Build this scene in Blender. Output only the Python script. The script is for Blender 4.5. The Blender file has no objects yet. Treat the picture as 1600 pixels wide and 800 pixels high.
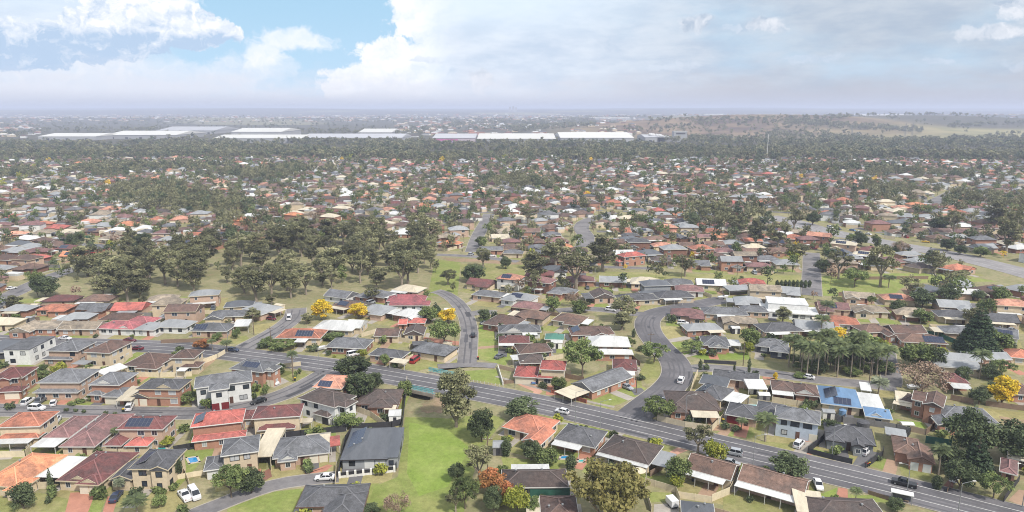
import bpy, math, random
import numpy as np
from mathutils import Vector, Matrix

# ---------------------------------------------------------------- camera, sky, sun, exposure
SC = bpy.context.scene
COL = SC.collection
F, PITCH, CAMH = 1081.0, math.radians(12.01), 85.0
cam = bpy.data.cameras.new('camera'); camo = bpy.data.objects.new('camera', cam); COL.objects.link(camo)
cam.sensor_width = 36.0; cam.lens = F / 1600 * 36.0
cam.clip_start = 1.0; cam.clip_end = 80000
camo.location = (0, 0, CAMH); camo.rotation_euler = (math.pi / 2 - PITCH, 0, 0)
SC.camera = camo
SC.view_settings.view_transform = 'Standard'; SC.view_settings.look = 'None'
SC.view_settings.exposure = 1.06; SC.view_settings.gamma = 1; SC.view_settings.use_curve_mapping = False
SC.render.resolution_x = 1024; SC.render.resolution_y = 512
cy = SC.cycles
cy.max_bounces = 4; cy.diffuse_bounces = 2; cy.glossy_bounces = 2; cy.transmission_bounces = 2
cy.transparent_max_bounces = 4; cy.volume_bounces = 0; cy.caustics_reflective = False; cy.caustics_refractive = False
cy.use_denoising = True
cy.use_adaptive_sampling = False
cy.filter_width = 1.0
SUN_EL, SUN_AZ = math.radians(48), math.radians(138)    # azimuth measured from +Y towards +X: behind the camera, to its right
sun = bpy.data.lights.new('sun', 'SUN'); suno = bpy.data.objects.new('sun', sun); COL.objects.link(suno)
sun.energy = 2.5; sun.angle = math.radians(5); sun.color = (1.0, 0.95, 0.87)
sd = Vector((math.sin(SUN_AZ) * math.cos(SUN_EL), math.cos(SUN_AZ) * math.cos(SUN_EL), math.sin(SUN_EL)))
suno.rotation_euler = sd.to_track_quat('Z', 'Y').to_euler(); suno.location = sd * 300

cp, sp = math.cos(PITCH), math.sin(PITCH)
def ray(px, py):
    u = (px - 800) / F; v = (400 - py) / F
    return Vector((u, cp + v * sp, -sp + v * cp))
def G(px, py, z=0.0):                       # a photo pixel to a point of the world at height z
    r = ray(px, py); t = (z - CAMH) / r.z
    return Vector((r.x * t, r.y * t, z))
def P(x, y, z):                             # world to photo pixel
    dy, dz = y, z - CAMH
    zc = dy * cp - dz * sp
    if zc < 1: return (-9e9, -9e9, 1)
    return (800 + F * x / zc, 400 - F * (dy * sp + dz * cp) / zc, zc)
def azel(px, py):
    r = ray(px, py).normalized()
    return math.degrees(math.atan2(r.x, r.y)), math.degrees(math.asin(r.z))

W = bpy.data.worlds.new('World'); SC.world = W; W.use_nodes = True
def build_sky():
    nt = W.node_tree; N = nt.nodes; L = nt.links; N.clear()
    def n(t, **k):
        o = N.new(t)
        for a, b in k.items(): setattr(o, a, b)
        return o
    def m(op, a, b=None, c=None, clamp=False):
        o = n('ShaderNodeMath', operation=op); o.use_clamp = clamp
        for i, v in enumerate((a, b, c)):
            if v is None: continue
            if isinstance(v, (int, float)): o.inputs[i].default_value = v
            else: L.new(v, o.inputs[i])
        return o.outputs[0]
    def mix(f, a, b):
        o = n('ShaderNodeMix', data_type='RGBA')
        for s, v in ((o.inputs[0], f), (o.inputs[6], a), (o.inputs[7], b)):
            if isinstance(v, (int, float)): s.default_value = v
            elif isinstance(v, tuple): s.default_value = (*v, 1)
            else: L.new(v, s)
        return o.outputs[2]
    def sstep(v, a, b):
        o = n('ShaderNodeMapRange', interpolation_type='SMOOTHSTEP'); L.new(v, o.inputs[0])
        o.inputs[1].default_value = a; o.inputs[2].default_value = b
        return o.outputs[0]
    tc = n('ShaderNodeTexCoord').outputs['Generated']
    sx = n('ShaderNodeSeparateXYZ'); L.new(tc, sx.inputs[0])
    az = m('MULTIPLY', m('ARCTAN2', sx.outputs[0], sx.outputs[1]), 57.2958)
    el = m('MULTIPLY', m('ARCSINE', sx.outputs[2]), 57.2958)
    cb = n('ShaderNodeCombineXYZ'); L.new(az, cb.inputs[0]); L.new(el, cb.inputs[1])
    def noise(scale, detail=6, rough=.55, vec=None, sc=(1, 1, 1), off=0):
        mp = n('ShaderNodeMapping'); L.new(vec or cb.outputs[0], mp.inputs[0]); mp.inputs['Scale'].default_value = sc; mp.inputs['Location'].default_value = (off, off * .7, off)
        o = n('ShaderNodeTexNoise'); L.new(mp.outputs[0], o.inputs['Vector'])
        o.inputs['Scale'].default_value = scale; o.inputs['Detail'].default_value = detail; o.inputs['Roughness'].default_value = rough
        return o
    w1 = noise(0.55, 8, .6)
    wv = n('ShaderNodeVectorMath', operation='SUBTRACT'); L.new(w1.outputs['Color'], wv.inputs[0]); wv.inputs[1].default_value = (.5, .5, .5)
    ws = n('ShaderNodeVectorMath', operation='MULTIPLY'); L.new(wv.outputs[0], ws.inputs[0]); ws.inputs[1].default_value = (3.4, 1.9, 0)
    wp = n('ShaderNodeVectorMath', operation='ADD'); L.new(cb.outputs[0], wp.inputs[0]); L.new(ws.outputs[0], wp.inputs[1])
    PW = wp.outputs[0]
    def blobs(lst, vec):
        acc = None; sh = None
        for (x0, y0, x1, y1) in lst:
            a0, e0 = azel(x0, y1); a1, e1 = azel(x1, y0)
            c = ((a0 + a1) / 2, (e0 + e1) / 2, 0); r = ((a1 - a0) / 2, (e1 - e0) / 2)
            s = n('ShaderNodeVectorMath', operation='SUBTRACT'); L.new(vec, s.inputs[0]); s.inputs[1].default_value = c
            q = n('ShaderNodeVectorMath', operation='MULTIPLY'); L.new(s.outputs[0], q.inputs[0]); q.inputs[1].default_value = (1 / r[0], 1 / r[1], 0)
            ln = n('ShaderNodeVectorMath', operation='LENGTH'); L.new(q.outputs[0], ln.inputs[0])
            v = m('SUBTRACT', 1.0, ln.outputs['Value'])
            acc = v if acc is None else m('SMOOTH_MAX', acc, v, .1)
        return acc
    sky = n('ShaderNodeTexSky', sky_type='NISHITA'); sky.sun_disc = False
    sky.sun_elevation = SUN_EL; sky.sun_rotation = SUN_AZ; sky.altitude = 50; sky.air_density = 1.1; sky.dust_density = 1.5; sky.ozone_density = 1.2
    K = 9.35                                                    # 1 / background strength
    def c(r, g, b): return (r * K, g * K, b * K)
    blue = c(.22, .355, .47)
    lightblue = c(.28, .40, .51)
    base = mix(sstep(el, 1.0, 9.5), lightblue, blue)
    base = mix(sstep(el, 10, 30), base, sky.outputs[0])
    # broad thin grey-white cover, thick on the right of the view and overhead
    big = noise(.07, 5, .5, sc=(1, 2.4, 1), off=3.3)
    right = m('SUBTRACT', 1, m('MULTIPLY', sstep(az, -30, -24), m('SUBTRACT', 1, sstep(az, -9.0, -4.0))))
    cover = m('MULTIPLY', right, sstep(big.outputs['Fac'], .2, .52))
    fine = noise(.22, 7, .6, sc=(1, 3.2, 1), off=9.1)
    greytone = mix(sstep(fine.outputs['Fac'], .3, .7), c(.33, .38, .46), c(.45, .48, .53))
    hi = m('MULTIPLY', sstep(el, 4.5, 8.5), m('SUBTRACT', 1, sstep(az, -2, 22)))
    greytone = mix(m('MULTIPLY', hi, .75), greytone, c(.46, .52, .58))
    cover = m('MULTIPLY', cover, .88)
    dim = n('ShaderNodeHueSaturation'); L.new(greytone, dim.inputs['Color']); L.new(m('SUBTRACT', 1, m('MULTIPLY', sstep(az, 0, 26), .26)), dim.inputs['Value'])
    colr = mix(cover, base, dim.outputs[0])
    # high overcast beyond the top of the view, soft light
    over = m('MULTIPLY', sstep(el, 11, 24), sstep(noise(.03, 4, .5, off=1.7).outputs['Fac'], .3, .6))
    colr = mix(m('MULTIPLY', over, .75), colr, c(.60, .62, .65))
    # cumulus
    fineb = noise(.9, 8, .62, vec=PW, off=5)
    fb = m('MULTIPLY', m('SUBTRACT', fineb.outputs['Fac'], .5), 1.1)
    def shifted(dx, dy):
        u = n('ShaderNodeVectorMath', operation='ADD'); L.new(PW, u.inputs[0]); u.inputs[1].default_value = (dx, dy, 0); return u.outputs[0]
    la = noise(.55, 7, .58, vec=PW, off=5); lb = noise(.55, 7, .58, vec=shifted(-.28, .42), off=5)
    relief = m('MULTIPLY', m('SUBTRACT', la.outputs['Fac'], lb.outputs['Fac']), 3.8)
    def cumulus(lst, col, dark, lo=0.0, hi=.12, alpha=1.0, bias=.72, floor=None):
        v = m('ADD', blobs(lst, PW), fb)
        mask = m('MULTIPLY', sstep(v, lo, hi), alpha)
        t = m('ADD', relief, bias)
        if floor: t = m('SUBTRACT', t, m('MULTIPLY', m('SUBTRACT', 1, sstep(el, floor[0], floor[1])), .75))
        t = m('MINIMUM', m('MAXIMUM', t, 0), 1)
        return mask, mix(t, dark, col)
    white = c(.56, .565, .58); shade = c(.27, .35, .46)
    k0, c0 = cumulus([(-60, 70, 160, 160), (120, 85, 330, 150), (300, 80, 480, 140), (-40, 95, 500, 160)], c(.50, .515, .545), c(.40, .455, .53), hi=.6, alpha=.7, bias=.6)
    colr = mix(k0, colr, c0)
    k1, c1 = cumulus([(-60, 35, 120, 110), (70, 5, 230, 100), (120, -30, 260, 60), (200, 22, 372, 78), (230, 0, 330, 50), (-80, 60, 60, 100), (150, 40, 300, 84)], white, shade, floor=(4.7, 5.6))
    colr = mix(k1, colr, c1)
    k2, c2 = cumulus([(385, 40, 530, 84), (370, 60, 450, 110), (180, -30, 330, 12)], c(.53, .54, .57), c(.44, .49, .55), hi=.5, alpha=.85)
    colr = mix(k2, colr, c2)
    k3, c3 = cumulus([(545, 50, 720, 165), (610, -60, 820, 110), (495, 100, 660, 170), (600, -30, 730, 70)], c(.56, .565, .58), c(.45, .49, .55), hi=.22)
    fade3 = m('SUBTRACT', 1, sstep(az, -8.2, -3.0))
    colr = mix(m('MULTIPLY', k3, fade3), colr, c3)
    k4, c4 = cumulus([(1050, 18, 1125, 56), (1155, 22, 1240, 52), (1490, 30, 1640, 66), (1530, -20, 1700, 44), (730, 108, 775, 150)], c(.48, .49, .52), c(.25, .30, .37), hi=.5, alpha=.8, bias=.6)
    colr = mix(k4, colr, c4)
    k5, c5 = cumulus([(920, 55, 980, 80), (1440, 84, 1500, 98), (640, 88, 700, 98), (1130, 36, 1160, 48), (1560, 90, 1620, 108), (1200, 80, 1330, 100), (980, 95, 1120, 112)], c(.40, .44, .50), c(.28, .34, .42), alpha=.5, hi=.5)
    colr = mix(k5, colr, c5)
    # veil of low cloud above the horizon
    veil = noise(.25, 6, .6, sc=(1, 3.5, 1), off=2)
    ve = m('SUBTRACT', m('ADD', el, m('MULTIPLY', m('SUBTRACT', veil.outputs['Fac'], .5), 4.5)), 0)
    vt = m('SUBTRACT', 1, sstep(ve, .5, 3.5))
    vcol = mix(sstep(az, -6, 22), c(.43, .445, .495), c(.285, .295, .335))
    colr = mix(m('MULTIPLY', vt, .93), colr, vcol)
    low = m('MULTIPLY', m('SUBTRACT', 1, sstep(el, -.1, 1.5)), .85)
    colr = mix(low, colr, c(.285, .305, .37))
    bg = n('ShaderNodeBackground'); bg.inputs[1].default_value = 0.1; L.new(colr, bg.inputs[0])
    out = n('ShaderNodeOutputWorld'); L.new(bg.outputs[0], out.inputs[0])
build_sky()
W.cycles.sampling_method = 'MANUAL'; W.cycles.sample_map_resolution = 512

rng = random.Random(7)
nrng = np.random.default_rng(11)

# ---------------------------------------------------------------- materials
MATS = {}
ALB = .68         # the photo's sunlit tones to base colours
def srgb(r, g, b):
    f = lambda c: (c / 255 / 12.92) if c / 255 <= .04045 else ((c / 255 + .055) / 1.055) ** 2.4
    return (f(r) * ALB, f(g) * ALB, f(b) * ALB)
def mat(name, col, rough=.8, nscale=1.0, namt=.2, rand=.12, col2=None, c2amt=.5, c2scale=.25, spec=.3, metal=0, coords='Object', bump=0, tone=0, trans=0, stretch=(1, 1, 1), fine=0):
    if name in MATS: return MATS[name]
    mt = bpy.data.materials.new(name); mt.use_nodes = True
    nt = mt.node_tree; N = nt.nodes; L = nt.links
    pb = N['Principled BSDF']; pb.inputs['Roughness'].default_value = rough; pb.inputs['Metallic'].default_value = metal
    pb.inputs['Specular IOR Level'].default_value = spec
    tc = N.new('ShaderNodeTexCoord'); oi = N.new('ShaderNodeObjectInfo')
    vec = tc.outputs[coords]
    def noise(sc, det=5, ro=.6):
        o = N.new('ShaderNodeTexNoise'); o.inputs['Scale'].default_value = sc; o.inputs['Detail'].default_value = det; o.inputs['Roughness'].default_value = ro
        mp = N.new('ShaderNodeMapping'); mp.inputs['Scale'].default_value = stretch; L.new(vec, mp.inputs[0])
        add = N.new('ShaderNodeVectorMath'); add.operation = 'ADD'; L.new(mp.outputs[0], add.inputs[0])
        mu = N.new('ShaderNodeMath'); mu.operation = 'MULTIPLY'; L.new(oi.outputs['Random'], mu.inputs[0]); mu.inputs[1].default_value = 97.0
        L.new(mu.outputs[0], add.inputs[1]); L.new(add.outputs[0], o.inputs['Vector'])
        return o.outputs['Fac']
    def mr(v, a, b, c, d):
        o = N.new('ShaderNodeMapRange'); L.new(v, o.inputs[0])
        for i, x in enumerate((a, b, c, d)): o.inputs[i + 1].default_value = x
        return o.outputs[0]
    def mul(a, b):
        o = N.new('ShaderNodeMath'); o.operation = 'MULTIPLY'; L.new(a, o.inputs[0]); L.new(b, o.inputs[1]); return o.outputs[0]
    rgb = N.new('ShaderNodeRGB'); rgb.outputs[0].default_value = (*col, 1); cur = rgb.outputs[0]
    if col2:
        mx = N.new('ShaderNodeMix'); mx.data_type = 'RGBA'; L.new(mr(noise(c2scale, 4), .42, .62, 0, c2amt), mx.inputs[0])
        L.new(cur, mx.inputs[6]); mx.inputs[7].default_value = (*col2, 1); cur = mx.outputs[2]
    n1 = noise(nscale)
    val = mr(n1, .25, .75, 1 - namt, 1 + namt)
    if fine: val = mul(val, mr(noise(nscale * 5, 2), .25, .75, 1 - fine, 1 + fine))
    if rand: val = mul(val, mr(oi.outputs['Random'], 0, 1, 1 - rand, 1 + rand))
    if tone:
        at = N.new('ShaderNodeAttribute'); at.attribute_name = 'tone'
        val = mul(val, mr(at.outputs['Fac'], 0, 1, 1 - tone, 1 + tone))
    hs = N.new('ShaderNodeHueSaturation'); L.new(cur, hs.inputs['Color']); L.new(val, hs.inputs['Value'])
    if tone:
        L.new(mr(at.outputs['Fac'], 0, 1, .515, .485), hs.inputs['Hue'])
    L.new(hs.outputs[0], pb.inputs['Base Color'])
    if bump:
        bp = N.new('ShaderNodeBump'); bp.inputs['Strength'].default_value = bump; bp.inputs['Distance'].default_value = .3; L.new(n1, bp.inputs['Height']); L.new(bp.outputs[0], pb.inputs['Normal'])
    if trans:
        tr = N.new('ShaderNodeBsdfTranslucent'); L.new(hs.outputs[0], tr.inputs[0])
        ms = N.new('ShaderNodeMixShader'); ms.inputs[0].default_value = trans
        L.new(pb.outputs[0], ms.inputs[1]); L.new(tr.outputs[0], ms.inputs[2]); L.new(ms.outputs[0], N['Material Output'].inputs[0])
    MATS[name] = mt
    return mt
ROOFC = dict(orange=srgb(224, 152, 114), terra=srgb(200, 132, 108), peach=srgb(220, 160, 136), red=srgb(204, 118, 108), claret=srgb(164, 92, 86), rose=srgb(180, 108, 112), maroon=srgb(128, 84, 82),
             mauve=srgb(148, 112, 110), brown=srgb(116, 94, 86), dkbrown=srgb(100, 88, 84), umber=srgb(136, 110, 98), grey=srgb(124, 125, 129), ltgrey=srgb(164, 166, 168), charcoal=srgb(102, 102, 106),
             white=srgb(226, 226, 224), cream=srgb(222, 210, 186), blue=srgb(118, 152, 190), green=srgb(84, 136, 120), tan=srgb(172, 158, 140), slate=srgb(104, 107, 113), teal=srgb(110, 160, 158))
METAL = ('white', 'cream', 'blue', 'green', 'teal', 'ltgrey', 'slate')
def roofm(k):
    c = ROOFC[k]
    if k in METAL: return mat('roof_metal_' + k, c, .5, 1.4, .14, .12, tuple(x * .66 for x in c), .5, .3, spec=.4, fine=.1, stretch=(1, .25, 1))
    return mat('roof_tile_' + k, c, .85, 1.1, .34, .18, tuple(x * .42 + .03 for x in c), .85, .25, spec=.2, bump=.3, fine=.3)
def capm(k):
    c = ROOFC[k]; return mat('ridge_cap_' + k, tuple(min(.8, x * 1.25 + .02) for x in c), .85, 2, .12, .1)
ALB = .8
WALLC = dict(brick=srgb(172, 130, 110), tanbrick=srgb(194, 166, 146), cream=srgb(214, 196, 168), white=srgb(224, 224, 222), paleblue=srgb(184, 194, 206), grey=srgb(150, 152, 154), dark=srgb(72, 74, 80), dkbrick=srgb(138, 102, 88), beige=srgb(200, 184, 160), pink=srgb(206, 168, 150), navy=srgb(84, 102, 124))
ALB = .68
def wallm(k):
    c = WALLC[k]
    return mat('wall_' + k, c, .85, 1.2, .12, .1, tuple(x * .78 for x in c), .4, .4, spec=.2, fine=.14 if 'brick' in k else .04)
def plain(k, col, rough=.6, **kw): return mat(k, col, rough, **kw)
M_GLASS = mat('window_glass', srgb(58, 66, 76), .12, .3, .3, .4, spec=.6)
M_FRAME = {'w': mat('frame_white', srgb(226, 226, 222), .5, rand=.04, namt=.05), 'd': mat('frame_dark', srgb(50, 50, 54), .5, rand=.04, namt=.05), 'c': mat('frame_cream', srgb(212, 200, 176), .5, rand=.04, namt=.05)}
M_BLIND = mat('window_blind', srgb(190, 192, 194), .4, .3, .1, .2, spec=.5)
M_GUT = {'w': mat('gutter_white', srgb(224, 222, 216), .5, rand=.08, namt=.05), 'c': mat('gutter_cream', srgb(210, 196, 168), .5, rand=.08, namt=.05), 'd': mat('gutter_dark', srgb(66, 62, 62), .5, rand=.1, namt=.05), 'r': mat('gutter_brown', srgb(110, 84, 72), .5, rand=.1, namt=.05)}
DOORC = dict(w=srgb(226, 226, 222), c=srgb(234, 226, 206), r=srgb(122, 40, 44), d=srgb(60, 60, 66), b=srgb(110, 84, 68))
def doorm(k): return mat('garage_door_' + k, DOORC[k], .5, 1, .06, .06)
M_SOLAR = mat('solar_glass', srgb(44, 52, 76), .15, .5, .15, .15, spec=.7)
M_SOLARF = mat('solar_frame', srgb(150, 155, 160), .4, rand=.05)
M_CONC = mat('concrete', srgb(176, 168, 158), .9, .6, .12, .1, srgb(136, 128, 118), .5, .2, fine=.06)
M_POST = mat('post_white', srgb(220, 218, 212), .5, rand=.05)
M_STEEL = mat('galvanised_steel', srgb(150, 152, 154), .45, 2, .1, .05)
M_WOOD = mat('weathered_timber', srgb(120, 104, 88), .9, 2, .2, .1)
M_BLACK = mat('black_rubber', srgb(30, 30, 32), .7, rand=.02)

# ---------------------------------------------------------------- object helpers
class MB:
    def __init__(s): s.v = []; s.f = []; s.m = []
    def add(s, vs, fs, mi=0):
        o = len(s.v); s.v += [tuple(p) for p in vs]; s.f += [tuple(i + o for i in f) for f in fs]; s.m += [mi] * len(fs)
    def box(s, x0, x1, y0, y1, z0, z1, mi=0):
        s.add([(x0, y0, z0), (x1, y0, z0), (x1, y1, z0), (x0, y1, z0), (x0, y0, z1), (x1, y0, z1), (x1, y1, z1), (x0, y1, z1)],
              [(0, 3, 2, 1), (4, 5, 6, 7), (0, 1, 5, 4), (1, 2, 6, 5), (2, 3, 7, 6), (3, 0, 4, 7)], mi)
    def bar(s, a, b, r, r2=None, n=6, mi=0):
        a, b = Vector(a), Vector(b); r2 = r if r2 is None else r2
        q = (b - a).to_track_quat('Z', 'Y'); vs = []
        for (c, rr) in ((a, r), (b, r2)):
            for i in range(n):
                t = 2 * math.pi * i / n; vs.append(c + q @ Vector((rr * math.cos(t), rr * math.sin(t), 0)))
        s.add(vs, [(i, (i + 1) % n, n + (i + 1) % n, n + i) for i in range(n)] + [tuple(range(n - 1, -1, -1)), tuple(range(n, 2 * n))], mi)
    def rectbar(s, a, b, w, h, mi=0):       # a flat bar along a-b, w wide, h tall, lying on the line
        a, b = Vector(a), Vector(b); d = (b - a).normalized(); sd_ = Vector((-d.y, d.x, 0)).normalized() * (w / 2) if abs(d.z) < .99 else Vector((w / 2, 0, 0))
        up = Vector((0, 0, h))
        s.add([a - sd_, b - sd_, b + sd_, a + sd_, a - sd_ + up, b - sd_ + up, b + sd_ + up, a + sd_ + up],
              [(0, 3, 2, 1), (4, 5, 6, 7), (0, 1, 5, 4), (1, 2, 6, 5), (2, 3, 7, 6), (3, 0, 4, 7)], mi)
    def lathe(s, prof, n=12, c=(0, 0, 0), mi=0):
        vs = []
        for (r, z) in prof:
            for i in range(n):
                t = 2 * math.pi * i / n; vs.append((c[0] + r * math.cos(t), c[1] + r * math.sin(t), c[2] + z))
        k = len(prof)
        fs = [(j * n + i, j * n + (i + 1) % n, (j + 1) * n + (i + 1) % n, (j + 1) * n + i) for j in range(k - 1) for i in range(n)]
        fs += [tuple(range(n - 1, -1, -1)), tuple((k - 1) * n + i for i in range(n))]
        s.add(vs, fs, mi)
    def mesh(s, name, mats):
        me = bpy.data.meshes.new(name); me.from_pydata(s.v, [], s.f); 
        for x in (mats if isinstance(mats, (list, tuple)) else [mats]): me.materials.append(x)
        if any(s.m): me.polygons.foreach_set('material_index', s.m)
        me.validate(); me.update(); return me
    def build(s, name, mats, parent=None, loc=None):
        if not s.v: return None
        return put(name, s.mesh(name, mats), parent, loc)
def put(name, me, parent=None, loc=None, rz=None, scale=None):
    o = bpy.data.objects.new(name, me); COL.objects.link(o)
    if parent is not None: o.parent = parent
    if loc is not None: o.location = loc
    if rz is not None: o.rotation_euler = (0, 0, rz)
    if scale is not None: o.scale = scale
    return o
def empty(name, loc, rz=0):
    o = put(name, None, None, loc, rz); o.empty_display_size = .5; return o
REG = []; REFS = []
def tag(o, cat, label=None, group=None, desc=None, at=None, ref=None):
    """a thing: its category, and either its label or the words (desc) its label is made from at the end"""
    o['category'] = cat
    if group: o['group'] = group
    l = at or o.location
    px, py, _ = P(l[0], l[1], l[2] if len(l) > 2 else 0)
    REG.append(dict(o=o, label=label, desc=desc, px=px, py=py, cat=cat))
    if label: o['label'] = label
    if ref: REFS.append((px, py, ref))
    return o
def struct(o, kind='structure'): o['kind'] = kind; return o
def smooth(o):
    o.data.polygons.foreach_set('use_smooth', [True] * len(o.data.polygons)); return o
def npmesh(name, V, Q, mats, tone=None, mi=None):
    me = bpy.data.meshes.new(name); V = np.asarray(V, np.float32); Q = np.asarray(Q, np.int32)
    k = Q.shape[1]
    me.vertices.add(len(V)); me.vertices.foreach_set('co', V.ravel())
    me.loops.add(Q.size); me.loops.foreach_set('vertex_index', Q.ravel())
    me.polygons.add(len(Q)); me.polygons.foreach_set('loop_start', np.arange(0, Q.size, k, dtype=np.int32)); me.polygons.foreach_set('loop_total', np.full(len(Q), k, np.int32))
    for x in (mats if isinstance(mats, (list, tuple)) else [mats]): me.materials.append(x)
    if mi is not None: me.polygons.foreach_set('material_index', np.asarray(mi, np.int32))
    me.update(calc_edges=True)
    if tone is not None:
        a = me.attributes.new('tone', 'FLOAT', 'FACE'); a.data.foreach_set('value', np.asarray(tone, np.float32))
    return me
# ---------------------------------------------------------------- ground, roads, pavements
ROADS = [  # centre line in photo pixels, width in metres, name
    ([(-150, 522), (0, 533), (100, 537), (250, 542), (330, 549), (420, 560), (500, 570), (600, 586), (700, 604), (850, 633), (1000, 667), (1120, 696), (1270, 731), (1400, 762), (1520, 792), (1660, 828)], 12.2, 'main_road'),
    ([(729, 572), (732, 540), (733, 515), (727, 492), (713, 472), (694, 459), (680, 455)], 6.6, 'side_road'),
    ([(684, 573), (735, 570), (775, 572)], 4.6, 'side_road'),
    ([(728, 493), (750, 488), (775, 489)], 6, 'side_road'),
    ([(975, 662), (1010, 634), (1045, 606), (1058, 585), (1052, 563), (1030, 540), (1014, 518), (1012, 502), (1024, 490), (1050, 483), (1100, 474), (1130, 468)], 10, 'side_road'),
    ([(1020, 492), (985, 490), (950, 485), (915, 483), (870, 486)], 6.5, 'side_road'),
    ([(1062, 578), (1100, 575), (1180, 581), (1280, 594), (1345, 600), (1400, 606)], 6.5, 'side_road'),
    ([(1392, 603), (1392, 585), (1386, 565), (1384, 545)], 6, 'side_road'),
    ([(368, 552), (395, 537), (425, 521), (448, 506), (460, 494), (463, 482)], 8.5, 'side_road'),
    ([(-80, 640), (0, 641), (100, 643), (200, 645), (300, 646), (350, 641), (400, 630), (440, 618), (480, 600), (515, 580), (530, 575)], 8, 'side_road'),
    ([(300, 806), (340, 790), (400, 767), (450, 754), (530, 745)], 5, 'side_road'),
    ([(1200, 338), (1240, 347), (1290, 361), (1380, 379), (1470, 395), (1540, 411), (1620, 432), (1720, 462)], 20, 'arterial_road'),
    ([(1268, 462), (1268, 430), (1268, 395)], 9, 'side_road'),
    ([(-80, 485), (0, 467), (50, 445), (95, 427), (150, 412), (190, 404)], 10, 'side_road'),
    ([(738, 394), (747, 368), (760, 344), (764, 334)], 9, 'side_road'),
    ([(680, 398), (740, 401), (810, 409)], 6, 'side_road'),
    ([(912, 386), (916, 370), (908, 356), (920, 344), (960, 332)], 11, 'side_road'),
    ([(1440, 470), (1500, 476), (1580, 482)], 8, 'side_road'),
    ([(940, 417), (1000, 419), (1030, 420)], 6, 'side_road'),
    ([(1450, 320), (1480, 306), (1505, 292)], 14, 'side_road'),
    ([(540, 352), (575, 362), (620, 366)], 9, 'side_road'),
    ([(115, 380), (150, 385), (190, 383)], 8, 'side_road'),
]
def spline(pts, step):
    pts = [Vector(p) for p in pts]; out = []
    for i in range(len(pts) - 1):
        p0 = pts[max(i - 1, 0)]; p1 = pts[i]; p2 = pts[i + 1]; p3 = pts[min(i + 2, len(pts) - 1)]
        n = max(2, int((p2 - p1).length / step))
        for k in range(n):
            t = k / n
            out.append(.5 * ((2 * p1) + (-p0 + p2) * t + (2 * p0 - 5 * p1 + 4 * p2 - p3) * t * t + (-p0 + 3 * p1 - 3 * p2 + p3) * t ** 3))
    out.append(pts[-1]); return out
RL = [(spline([G(*p) for p in pts], 3.0), w, nm) for pts, w, nm in ROADS]
RA = [(np.array([(p.x, p.y) for p in c]), w + (20 if nm == 'arterial_road' else 0)) for c, w, nm in RL]
def road_clear(x, y, skip=-1):              # distance to the nearest road edge
    d = 1e9
    for i, (c, w) in enumerate(RA):
        if i == skip: continue
        q = np.min((c[:, 0] - x) ** 2 + (c[:, 1] - y) ** 2) ** .5 - w / 2
        if q < d: d = q
    return d
BR = G(674, 599); BRD = Vector((86.6, -43, 0)).normalized()   # the bridge over the creek, and the road's direction there
BRN = Vector((-BRD.y, BRD.x, 0))
def poly_px(pts): return [(G(*p).x, G(*p).y) for p in pts]
def inpoly(x, y, poly):
    c = False; j = len(poly) - 1
    for i in range(len(poly)):
        if (poly[i][1] > y) != (poly[j][1] > y) and x < (poly[j][0] - poly[i][0]) * (y - poly[i][1]) / (poly[j][1] - poly[i][1]) + poly[i][0]: c = not c
        j = i
    return c
def vnoise(x, y, s=1.0):
    x = np.asarray(x) * s; y = np.asarray(y) * s
    return (np.sin(x * 1.3 + 1.7 * np.sin(y * .7)) + np.sin(y * 1.1 + 1.9 * np.sin(x * .6 + 2)) + .5 * np.sin(x * 2.9 + y * 2.3)) / 2.5
def terrain(x, y):
    x = np.asarray(x, float); y = np.asarray(y, float)
    a = (x - BR.x) * BRD.x + (y - BR.y) * BRD.y; b = (x - BR.x) * BRN.x + (y - BR.y) * BRN.y
    z = -2.7 * np.exp(-(a / 6.0) ** 4) * np.exp(-(b / 13.0) ** 4)
    # far country: a spoil hill to the right, gentle ridges beyond
    def bump(cx, cyy, rx, ry, h): return h * np.exp(-((x - cx) / rx) ** 2 - ((y - cyy) / ry) ** 2)
    z = z + bump(900, 2900, 560, 420, 54) + bump(1350, 2700, 300, 260, 20) + bump(1900, 3300, 800, 450, 54) + bump(2600, 2600, 700, 500, 18) + bump(250, 4300, 900, 600, 18)
    z = z + bump(-2500, 5200, 2500, 700, 22) + bump(1500, 5600, 1500, 600, 34) + bump(3800, 5200, 1600, 700, 40)
    far = np.clip((y - 6000) / 4000, 0, 1)
    z = z + far * (62 + 24 * vnoise(x, y, 1 / 1900.0) + 8 * vnoise(x, y, 1 / 500.0))
    z = z + np.clip((y - 11000) / 3000, 0, 1) * (26 + 10 * vnoise(x, y, 1 / 3000.0))
    return z
def axis(parts):
    out = []
    for a, b, s in parts: out += list(np.arange(a, b, s))
    return np.array(out)
gx = axis([(-23000, -8000, 1500), (-8000, -3000, 400), (-3000, -400, 100), (-400, -60, 20), (-60, -4, 2.0), (-4, 400, 20), (400, 3000, 100), (3000, 8000, 400), (8000, 23001, 1500)])
gy = axis([(-400, 80, 60), (80, 160, 16), (160, 250, 2.0), (250, 600, 20), (600, 4000, 60), (4000, 9000, 250), (9000, 23001, 1000)])
X, Y = np.meshgrid(gx, gy); Z = terrain(X, Y)
nx, ny = len(gx), len(gy)
i = np.arange(nx - 1)[None, :] + np.arange(ny - 1)[:, None] * nx
Q = np.stack([i, i + 1, i + nx + 1, i + nx], -1).reshape(-1, 4)
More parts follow.
